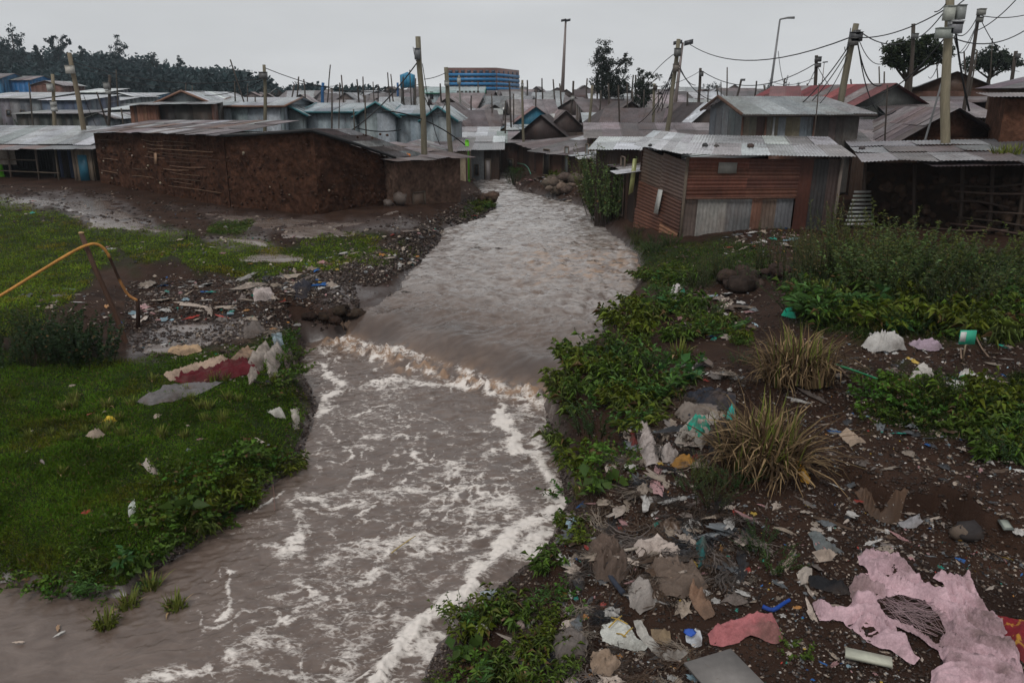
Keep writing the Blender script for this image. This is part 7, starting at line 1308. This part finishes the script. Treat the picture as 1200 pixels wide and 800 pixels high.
rod([(588, 732), (605, 720), (618, 716)], .01, (.22, .14, .1), 'thin pinkish cane over the muddy edge'); rod([(1122, 637), (1140, 637), (1150, 626)], .014, (.38, .22, .04), 'yellow curved cord by the dark torn pouch', 'cord', 'cord', mt='cloth')
m = MB(); q = GP(1136, 628); m.rock(q + (0, 0, .05), .16, (.035, .03, .03), flat=.7); m.rock(q + (-.1, 0, .04), .1, (.12, .09, .07), flat=.8); o = m.build('pouch', M['cloth'], smooth=True); recenter(o, q); tag(o, 'dark torn pouch in the hollow under the earth step', 'pouch')
m = MB(); q = GP(573, 702); q[2] = max(q[2], .05); m.tube([q + (-.09, 0, .04), q + (.07, .02, .05)], .05, (.30, .34, .36), 12, r2=.055); m.tube([q + (.075, .02, .05), q + (.085, .02, .05)], .06, (.35, .4, .42), 12); o = m.build('cup', M['metal'], smooth=False); recenter(o, q); tag(o, 'grey-blue plastic cup lying at the foam edge', 'cup')
for px, py, r, c, lab in [(565, 742, .075, (.34, .33, .29), 'round pale lump of foam-rubber at the water edge'), (610, 735, .05, (.25, .19, .17), 'pinkish pebble lump on the muddy edge'), (590, 703, .06, (.2, .18, .17), 'grey lump between cup and weeds'), (600, 696, .05, (.07, .06, .055), 'dark lump between cup and weeds')]:
    q = GP(px, py); m = MB(); m.rock((0, 0, 0), r, c, flat=.8); o = m.build('lump', M['stone'], smooth=True); o.location = q + np.array([0, 0, r * .5]); tag(o, lab, 'lump')
m = MB(); q = GP(850, 792); m.obox(q + (0, -.1, .05), (.2, .06, .02), (-.12, .22, .04), (0, 0, .012), (.17, .155, .145)); o = m.build('board', M['paint']); recenter(o, q); tag(o, 'pale grey flat board cut by the frame bottom', 'board')
m = MB(); q = GP(1017, 775); m.obox(q + (0, 0, .04), (.16, -.06, 0), (.02, .05, .0), (0, 0, .015), (.42, .42, .34)); o = m.build('slat', M['paint']); recenter(o, q); tag(o, 'greenish white slat left of the pink cloth hem'.replace('left of', 'beside'), 'slat')
m = MB(); q = GP(1178, 618); m.obox(q + (0, 0, .03), (.05, 0, 0), (0, .06, .02), (0, 0, .008), (.10, .11, .10)); m.obox(q + (0, 0, .04), (.035, 0, 0), (0, .045, .015), (0, 0, .006), (.28, .30, .26)); o = m.build('frame_tile', M['paint']); recenter(o, q); tag(o, 'small square glassy tile in the hollow near the frame edge', 'tile')
# earth lumps and boulders
def boulder(px, py, r, lab, col=(.05, .036, .029), n=5, cat='boulder', name='boulder'):
    q = GP(px, py); m = MB()
    for k in range(n * 4): m.rock(q + RS.normal(size=3) * (r * .5, r * .4, r * .1) + (0, 0, r * .1), r * RS.uniform(.14, .42), jc(col, .35), flat=.6)
    o = m.build(name, M['mud'], smooth=True); recenter(o, q); return tag(o, lab, cat)
boulder(880, 330, .75, 'brown earth lump among weeds below the rust red shack', cat='earth lump', name='earth_lump'); boulder(668, 216, 1.0, 'tan earth mound against the brown channel shack', (.13, .10, .08), cat='earth mound', name='earth_mound', n=7)
boulder(566, 234, .7, 'crumbling brown earth corner under the small bend hut', (.06, .04, .03), n=8, cat='earth lump', name='earth_lump'); boulder(392, 372, .5, 'dark undercut earth lip above the ledge', (.03, .02, .015), n=6, cat='earth lump', name='earth_lump'); boulder(367, 382, .45, 'dark earth knob where the clod meets the ledge', (.04, .028, .02), n=7, cat='earth lump', name='earth_lump')
for k, (px, py, r) in enumerate([(580, 274, .32), (592, 277, .22), (570, 293, .35), (585, 296, .28), (600, 298, .2), (552, 255, .3), (470, 345, .3), (452, 350, .28), (480, 350, .22), (490, 352, .16), (640, 232, .3), (658, 236, .35), (676, 241, .25)]):
    q = PW(px, py); m = MB()
    for j in range(4): m.rock(q + RS.normal(size=3) * (r * .8, r * .5, .02), r * RS.uniform(.3, .6), jc((.06, .05, .045), .4), flat=.5)
    o = m.build('snag', M['mud'], smooth=True); recenter(o, q); tag(o, 'dark snag of stones and rags breaking the brown current upstream of the ledge' if k < 10 else 'dark stones at the water foot of the brown channel shack', 'snag', 'snags in the upper river' if k < 10 else 'stones at the shack foot')
# --- scattered scraps: archetypes, coloured per object ---
def arch_rag(seed, elong=1., rise=.3, n=9, rings=4):
    rs = np.random.RandomState(seed); V = [(0, 0, rise * .6 * rs.rand())]; k = 2 * n
    rad = 1 + .45 * np.array([math.sin(i * 2.1 + seed) * rs.rand() for i in range(k)]) + rs.uniform(-.25, .25, k)
    for r in range(1, rings + 1):
        for i in range(k):
            a = 2 * math.pi * i / k; q = r / rings; rr = rad[i] * q; z = rise * (rs.uniform(-.2, 1.0) * (1 - q * .75)) + .01; V.append((rr * math.cos(a) * elong * .5, rr * math.sin(a) * .5 / math.sqrt(elong), max(z, .004)))
    T = [(0, 1 + i, 1 + (i + 1) % k) for i in range(k)]; Q = [(1 + (r - 1) * k + i, 1 + r * k + i, 1 + r * k + (i + 1) % k, 1 + (r - 1) * k + (i + 1) % k) for r in range(1, rings) for i in range(k)]
    return np.array(V), T, Q
RAGS = []; 
for i in range(8):
    V, T, Q = arch_rag(i + 1, [1, 1.6, 2.4, 1.2, 3.2, 1, 1.8, 1.4][i], [.25, .3, .35, .5, .4, .6, .15, .12][i]); RAGS.append((npmesh('scrap', V, T, Q, mat=M['rag'], smooth=i != 6), npmesh('scrap', V, T, Q, mat=M['plastic'])))
def arch_bottle():
    pr = [(0, .35), (.02, .4), (.1, .42), (.55, .42), (.68, .3), (.78, .16), (.9, .16), (.92, .19), (1.0, .19), (1.0, .0)]; k = 10; V = [(0, 0, .42)] + [((x - .5), r * .42 * math.cos(a), .17 + r * .42 * math.sin(a)) for x, r in pr for a in np.arange(k) * 2 * math.pi / k]; V[0] = (-.5, 0, .17)
    Q = [(1 + i * k + j, 1 + i * k + (j + 1) % k, 1 + (i + 1) * k + (j + 1) % k, 1 + (i + 1) * k + j) for i in range(len(pr) - 1) for j in range(k)]; T = [(0, 1 + (j + 1) % k, 1 + j) for j in range(k)]
    return npmesh('bottle', np.array(V, float), T, Q, mat=M['plastic'], smooth=True)
BOT = arch_bottle()
def arch_fray(seed, n, L=1.):
    rs = np.random.RandomState(seed); V = []; Q = []
    for k in range(n):
        p = np.append(rs.normal(size=2) * .12, .05 + rs.rand() * .15); a = rs.normal() * .45; w = rs.uniform(.006, .028); b0 = len(V); m = 7
        for i in range(m):
            s_ = np.array([-math.sin(a), math.cos(a), rs.uniform(-.4, .4)]) * w * (1 - .6 * i / m); V += [p - s_, p + s_]; p = p + np.array([math.cos(a), math.sin(a), 0]) * L / m * (1 if k % 2 else -1); p[2] = max(.01, p[2] + rs.uniform(-.07, .05)); a += rs.normal() * .35
            if i < m - 1: Q.append((b0 + 2 * i, b0 + 2 * i + 2, b0 + 2 * i + 3, b0 + 2 * i + 1))
    return npmesh('frayed', np.array(V), None, np.array(Q), mat=M['rag'])
FRAY = [arch_fray(60 + i, 38) for i in range(4)]
PAL = [((.40, .33, .28), 8, 'cream'), ((.30, .24, .19), 9, 'tan'), ((.46, .44, .42), 6, 'whitish'), ((.16, .13, .115), 8, 'grey-brown'), ((.030, .030, .034), 5, 'black'), ((.13, .14, .15), 5, 'grey'), ((.02, .10, .30), 1.2, 'blue'), ((.02, .26, .20), 1.2, 'green'), ((.50, .33, .05), 1.1, 'yellow'), ((.30, .04, .03), 1.3, 'red'), ((.36, .20, .20), 2, 'pink'), ((.45, .20, .05), .8, 'orange'), ((.25, .36, .42), 1.2, 'pale blue'), ((.09, .055, .035), 5, 'brown')]
PWt = np.array([p[1] for p in PAL]); PWt = PWt / PWt.sum()
ZONES = [  # poly, n objects, size px range, description, bits density
    ([(170, 330), (300, 320), (370, 325), (400, 335), (350, 350), (340, 372), (230, 378), (160, 375)], 110, (6, 20), 'in the litter belt beside the puddle', 2600),
    ([(20, 340), (150, 335), (170, 375), (140, 400), (110, 395), (30, 400)], 26, (5, 14), 'around the leaning post', 700),
    ([(380, 300), (470, 285), (495, 295), (488, 315), (440, 325), (380, 330), (330, 345), (330, 325)], 52, (5, 13), 'on the heap ending the upper grass strip', 1700),
    ([(270, 385), (345, 375), (358, 400), (352, 450), (300, 455), (270, 430), (250, 410)], 36, (6, 16), 'on the clod beside the ledge', 900),
    ([(160, 405), (260, 385), (380, 345), (410, 355), (350, 385), (250, 405), (180, 420)], 36, (3, 9), 'on the stony spit below the puddle', 1900),
    ([(440, 275), (520, 262), (580, 240), (575, 252), (520, 275), (470, 285)], 26, (4, 10), 'along the mud bank near the bend hut', 700),
    ([(120, 280), (460, 280), (460, 310), (250, 320), (120, 310)], 22, (4, 9), 'in the upper grass strip', 300),
    ([(0, 225), (420, 262), (470, 265), (300, 290), (100, 262), (0, 250)], 16, (4, 9), 'on the wet track before the mud wall', 500),
    ([(60, 450), (300, 470), (340, 500), (260, 580), (60, 640), (20, 520)], 20, (4, 10), 'on the smooth green bank', 120),
    ([(790, 340), (880, 345), (890, 380), (850, 400), (800, 390), (790, 365)], 66, (6, 18), 'between the leafy bank and upper reed clump', 1000),
    ([(845, 275), (930, 268), (935, 285), (900, 298), (850, 298)], 34, (5, 14), 'in the heap under the rust red shack', 700),
    ([(790, 425), (870, 430), (870, 480), (820, 500), (780, 470)], 50, (7, 24), 'above the lower reed clump', 800),
    ([(735, 500), (800, 495), (830, 540), (800, 560), (740, 580), (715, 555)], 95, (8, 26), 'in the dull heap below the leafy bank', 1300),
    ([(680, 585), (800, 570), (870, 600), (890, 640), (880, 700), (800, 715), (720, 700), (670, 680), (660, 630)], 250, (6, 28), 'in the brown rag heap', 4200),
    ([(600, 700), (680, 680), (720, 720), (720, 800), (620, 805), (590, 760)], 110, (7, 24), 'on the lowest muddy slope', 1900),
    ([(720, 755), (830, 765), (900, 790), (900, 812), (720, 812)], 46, (6, 20), 'on the earth at the frame bottom', 1300),
    ([(830, 600), (1000, 560), (1060, 640), (1000, 700), (930, 740), (860, 720)], 74, (5, 16), 'on the open earth uphill of the rose cloth', 3000),
    ([(1000, 580), (1200, 590), (1210, 700), (1120, 680), (1000, 650)], 54, (5, 14), 'in the hollow under the earth step', 3000),
    ([(920, 740), (960, 725), (1060, 770), (1090, 810), (920, 810)], 18, (5, 12), 'beside the pink cloth hem', 1500),
    ([(960, 470), (1130, 490), (1200, 550), (1180, 575), (1050, 555), (950, 540), (930, 500)], 70, (5, 15), 'on the earth above the step', 2600),
    ([(940, 395), (1200, 400), (1200, 450), (1000, 470), (900, 470)], 66, (5, 15), 'on the bare earth between the thickets', 2600),
    ([(612, 212), (670, 212), (690, 232), (684, 241), (640, 231), (612, 224)], 40, (3, 10), 'at the water foot of the brown channel shack', 900),
    ([(540, 212), (585, 205), (585, 215), (560, 230)], 10, (3, 7), 'on the path end at the channel bend', 200),
]
FRZ = (3, 4, 11, 12, 13, 14, 15)
bits = MB(); grv = MB(); rs = np.random.RandomState(77); nlit = 0
for zi_, (poly, n, (s0, s1), desc, nb) in enumerate(ZONES):
    p = sample_poly(poly, n, rs); q = GPn(p[:, 0], p[:, 1])
    for a, pp in zip(q, p):
        if sdist(np.array([a[0]]), np.array([a[1]]), RIV)[0] > 0: continue
        wpx = s0 + (s1 - s0) * rs.rand() ** 1.8; depth = math.hypot(a[1], CAMZ - a[2]); size = wpx * depth / FOC; ci = rs.choice(len(PAL), p=PWt); c, _, cn = PAL[ci]; r = rs.rand()
        if cn in ('blue', 'red', 'green', 'yellow', 'orange'): wpx = min(wpx, 9); size = wpx * depth / FOC
        if r < .045 and wpx < 13: me, nm, cat = BOT, 'bottle', 'bottle'
        elif r < .60:
            ai = rs.randint(8); me, nm, cat = RAGS[ai][0], 'cloth_scrap', 'scrap'
            if ai in (1, 2, 4, 6): nm, cat = 'cloth_strip', 'strip'
        else:
            ai = rs.randint(8); me, nm, cat = RAGS[ai][1], 'plastic_scrap', 'scrap'
            if ai in (3, 5, 7): nm, cat = 'crumpled_wrapper', 'wrapper'
        if zi_ in FRZ and rs.rand() < .5: me, nm, cat, size = FRAY[rs.randint(4)], 'frayed_rag', 'rag', size * 1.5; ci = [3, 3, 13, 13, 4, 13, 1, 13][rs.randint(8)]; c, _, cn = PAL[ci]
        if size > .30: nm = {'cloth_scrap': 'rag', 'cloth_strip': 'rag', 'plastic_scrap': 'plastic_sheet'}.get(nm, nm); cat = 'rag' if nm == 'rag' else cat
        o = bpy.data.objects.new(nm, me); COL.objects.link(o); o.location = (a[0], a[1], a[2] + .003); o.rotation_euler = (rs.uniform(-.25, .25), rs.uniform(-.25, .25), rs.uniform(0, 6.28)); o.scale = (size, size, size * rs.uniform(.5, 1.1))
        k = rs.uniform(.55, 1.05) if me not in FRAY else rs.uniform(.25, .8); o.color = (c[0] * k, c[1] * k, c[2] * k, 1); word = {'cloth_scrap': 'cloth scrap', 'cloth_strip': 'cloth strip', 'frayed_rag': 'frayed rag bundle', 'plastic_scrap': 'plastic scrap', 'crumpled_wrapper': 'crumpled wrapper', 'bottle': 'plastic bottle', 'rag': 'rag', 'plastic_sheet': 'sheet of plastic'}[nm]
        tag(o, f'{cn} {word} {desc}', cat, f'litter {desc}'); nlit += 1
    # small bits
    p = sample_poly(poly, int(nb * 1.05), rs); p += rs.normal(size=p.shape) * 9; p = p[fbm(p[:, 0] / 16, p[:, 1] / 9, 3, 91) > rs.uniform(-.35, .35, len(p))]; q = GPn(p[:, 0], p[:, 1]); ok = sdist(q[:, 0], q[:, 1], RIV) < -.03; q = q[ok]; n = len(q); pw2 = PWt * np.array([1, 1.2, .6, 1.6, .8, 1.2, .25, .25, .25, .3, .5, .3, .4, 2.]); pw2 /= pw2.sum(); ci = rs.choice(len(PAL), size=n, p=pw2); col = np.array([PAL[i][0] for i in ci]) * rs.uniform(.35, 1.05, (n, 1))
    dep = np.hypot(q[:, 1], 4.5); L_ = dep / FOC * rs.uniform(.8, 4.5, n) ** 1.15; d = rs.normal(size=(n, 3)) * (1, 1, .25); V, T, C = leafcloud(q + (0, 0, .012), d, L_, L_ * rs.uniform(.25, .8, n), rs.uniform(-.1, .1, n), col); bits.add(V, T=T, col=C)
bo = bits.build('litter', M['bits']); tag(bo, 'fine shredded litter trodden into the banks', kind='stuff')
# stones and clods over all bare ground
allp = [([(360, 335), (440, 335), (500, 305), (592, 238), (560, 225), (500, 258), (430, 300), (360, 325)], 4500), ([(352, 396), (384, 470), (372, 545), (305, 602), (240, 648), (180, 695), (160, 684), (330, 530), (345, 470)], 3000), ([(636, 470), (660, 540), (684, 600), (660, 645), (605, 695), (505, 805), (476, 805), (556, 700), (636, 632), (650, 585), (628, 500)], 3500), ([(640, 500), (900, 400), (1240, 400), (1240, 820), (470, 820), (600, 690), (665, 600)], 15000), ([(150, 330), (420, 320), (420, 390), (340, 385), (180, 420), (140, 400)], 5000), ([(0, 215), (120, 222), (380, 262), (580, 240), (500, 300), (320, 285), (0, 262)], 1300), ([(780, 290), (1000, 280), (1000, 400), (780, 400)], 1500)]
P0 = np.array([(0, 0, 1), (1, 0, 0), (0, 1, 0), (-1, 0, 0), (0, -1, 0), (0, 0, -.6)], float)
F0 = np.array([(0, 1, 2), (0, 2, 3), (0, 3, 4), (0, 4, 1), (5, 2, 1), (5, 3, 2), (5, 4, 3), (5, 1, 4)])
for poly, n in allp:
    p = sample_poly(poly, n, rs); q = GPn(p[:, 0], p[:, 1]); ok = sdist(q[:, 0], q[:, 1], RIV) < .0; q = q[ok]; n = len(q); dep = np.hypot(q[:, 1], 4.5); s = dep / FOC * rs.uniform(.35, 2.2, n) ** 1.3
    sc = s[:, None, None] * rs.uniform(.6, 1.4, (n, 1, 3)) * np.array([1, 1, .6]); an = rs.uniform(0, 6.28, n); R = np.zeros((n, 3, 3)); R[:, 0, 0] = np.cos(an); R[:, 0, 1] = -np.sin(an); R[:, 1, 0] = np.sin(an); R[:, 1, 1] = np.cos(an); R[:, 2, 2] = 1
    V = np.einsum('nij,nkj->nki', R, P0[None] * sc + rs.uniform(-.2, .2, (n, 6, 3)) * s[:, None, None]) + q[:, None, :] + (0, 0, .004); T = (F0[None] + np.arange(n)[:, None, None] * 6).reshape(-1, 3)
    col = np.where(rs.rand(n, 1) < .12, np.array([[.16, .125, .10]]), np.array([[.035, .023, .018]])) * rs.uniform(.45, 1.5, (n, 1)); grv.add(V.reshape(-1, 3), T=T, col=np.repeat(col, 6, axis=0))
go = grv.build('gravel', M['stone']); tag(go, 'pebbles and clods on the bare earth', kind='stuff')
# floating bits
for k, (px, py, c, lab) in enumerate([(22, 752, (.45, .35, .28), 'tan square scrap floating on the still water corner'), (70, 742, (.45, .43, .4), 'white scrap floating on the still water'), (68, 735, (.3, .18, .1), 'brown leaf floating on the still water'), (8, 662, (.45, .45, .45), 'white foam scrap at the still water edge'), (640, 470, (.5, .5, .5), 'white speck in the foam')]):
    q = P(px, py, .03); o = bpy.data.objects.new('floating_scrap', RAGS[6][1]); COL.objects.link(o); o.location = q.tolist(); s = 7 * 8.5 / FOC; o.scale = (s, s * .8, s * .6); o.rotation_euler.z = k; o.color = (*c, 1); tag(o, lab, 'scrap')
print('litter objects', nlit)
# ================= sky, light, air, camera =================
w = bpy.data.worlds.new('World'); SC.world = w; w.use_nodes = True; nt = w.node_tree; N = nt.nodes; L = nt.links
bg = N['Background']; sky = N.new('ShaderNodeTexSky'); sky.sky_type = 'NISHITA'; sky.sun_disc = False
SUN_EL, SUN_AZ = math.radians(52), math.radians(200)
sky.sun_elevation = SUN_EL; sky.sun_rotation = SUN_AZ; sky.air_density = 1.5; sky.dust_density = 6; sky.ozone_density = 1
hs = N.new('ShaderNodeHueSaturation'); hs.inputs['Saturation'].default_value = .08; L.new(sky.outputs[0], hs.inputs['Color'])
tc = N.new('ShaderNodeTexCoord'); sx = N.new('ShaderNodeSeparateXYZ'); L.new(tc.outputs['Generated'], sx.inputs[0])
cr = N.new('ShaderNodeValToRGB'); cr.color_ramp.elements[0].position = 0; cr.color_ramp.elements[0].color = (8.0, 8.13, 8.25, 1)
cr.color_ramp.elements[1].position = .6; cr.color_ramp.elements[1].color = (6.6, 6.75, 6.9, 1); e = cr.color_ramp.elements.new(.16); e.color = (5.6, 5.75, 5.9, 1)
L.new(sx.outputs['Z'], cr.inputs[0])
ns = N.new('ShaderNodeTexNoise'); ns.inputs['Scale'].default_value = 1.7; ns.inputs['Detail'].default_value = 5; ns.inputs['Roughness'].default_value = .5
mpn = N.new('ShaderNodeMapping'); mpn.inputs['Scale'].default_value = (1, 1, 3.5); L.new(tc.outputs['Generated'], mpn.inputs[0]); L.new(mpn.outputs[0], ns.inputs['Vector'])
mr = N.new('ShaderNodeMapRange'); mr.inputs[1].default_value = .3; mr.inputs[2].default_value = .7; mr.inputs[3].default_value = .80; mr.inputs[4].default_value = 1.14; L.new(ns.outputs[0], mr.inputs[0])
vm = N.new('ShaderNodeVectorMath'); vm.operation = 'SCALE'; L.new(cr.outputs[0], vm.inputs[0]); L.new(mr.outputs[0], vm.inputs['Scale'])
mx = N.new('ShaderNodeMix'); mx.data_type = 'RGBA'; mx.inputs[0].default_value = .92; L.new(hs.outputs[0], mx.inputs[6]); L.new(vm.outputs[0], mx.inputs[7])
L.new(mx.outputs[2], bg.inputs['Color']); bg.inputs['Strength'].default_value = .098
sl = bpy.data.lights.new('sun', 'SUN'); sl.energy = 1.35; sl.angle = math.radians(14); sl.color = (1, .97, .93)
so = bpy.data.objects.new('sun', sl); COL.objects.link(so); so.rotation_euler = (math.radians(90) - SUN_EL, 0, math.radians(180) - SUN_AZ); so.location = (0, 0, 40)
hm = bpy.data.materials.new('haze_air'); hm.use_nodes = True; hn = hm.node_tree; hn.nodes.remove(hn.nodes['Principled BSDF'])
pv = hn.nodes.new('ShaderNodeVolumePrincipled'); pv.inputs['Color'].default_value = (.72, .82, .92, 1); pv.inputs['Density'].default_value = HAZE; hn.links.new(pv.outputs[0], hn.nodes['Material Output'].inputs['Volume'])
hz = MB(); hz.box(-860, -30, -3, 860, 640, 60, (1, 1, 1))
ho = hz.build('haze', hm); tag(ho, 'thin grey rain haze lying over the valley', kind='stuff')
cd = bpy.data.cameras.new('camera'); cam = bpy.data.objects.new('camera', cd); COL.objects.link(cam)
cam.location = (0, 0, CAMZ); cam.rotation_euler = (math.pi / 2 - PIT, 0, 0); cd.sensor_width = 36; cd.lens = 36 * FOC / 1200; cd.clip_end = 3000; cd.clip_start = .1
SC.camera = cam
SC.view_settings.view_transform = 'Standard'; SC.view_settings.look = 'None'; SC.view_settings.gamma = 1; SC.view_settings.use_curve_mapping = False; SC.view_settings.exposure = 0
SC.cycles.max_bounces = 6; SC.cycles.diffuse_bounces = 3; SC.cycles.glossy_bounces = 2; SC.cycles.transmission_bounces = 2; SC.cycles.volume_bounces = 0; SC.cycles.transparent_max_bounces = 6
SC.cycles.use_denoising = True
print('objects', len(SC.objects))
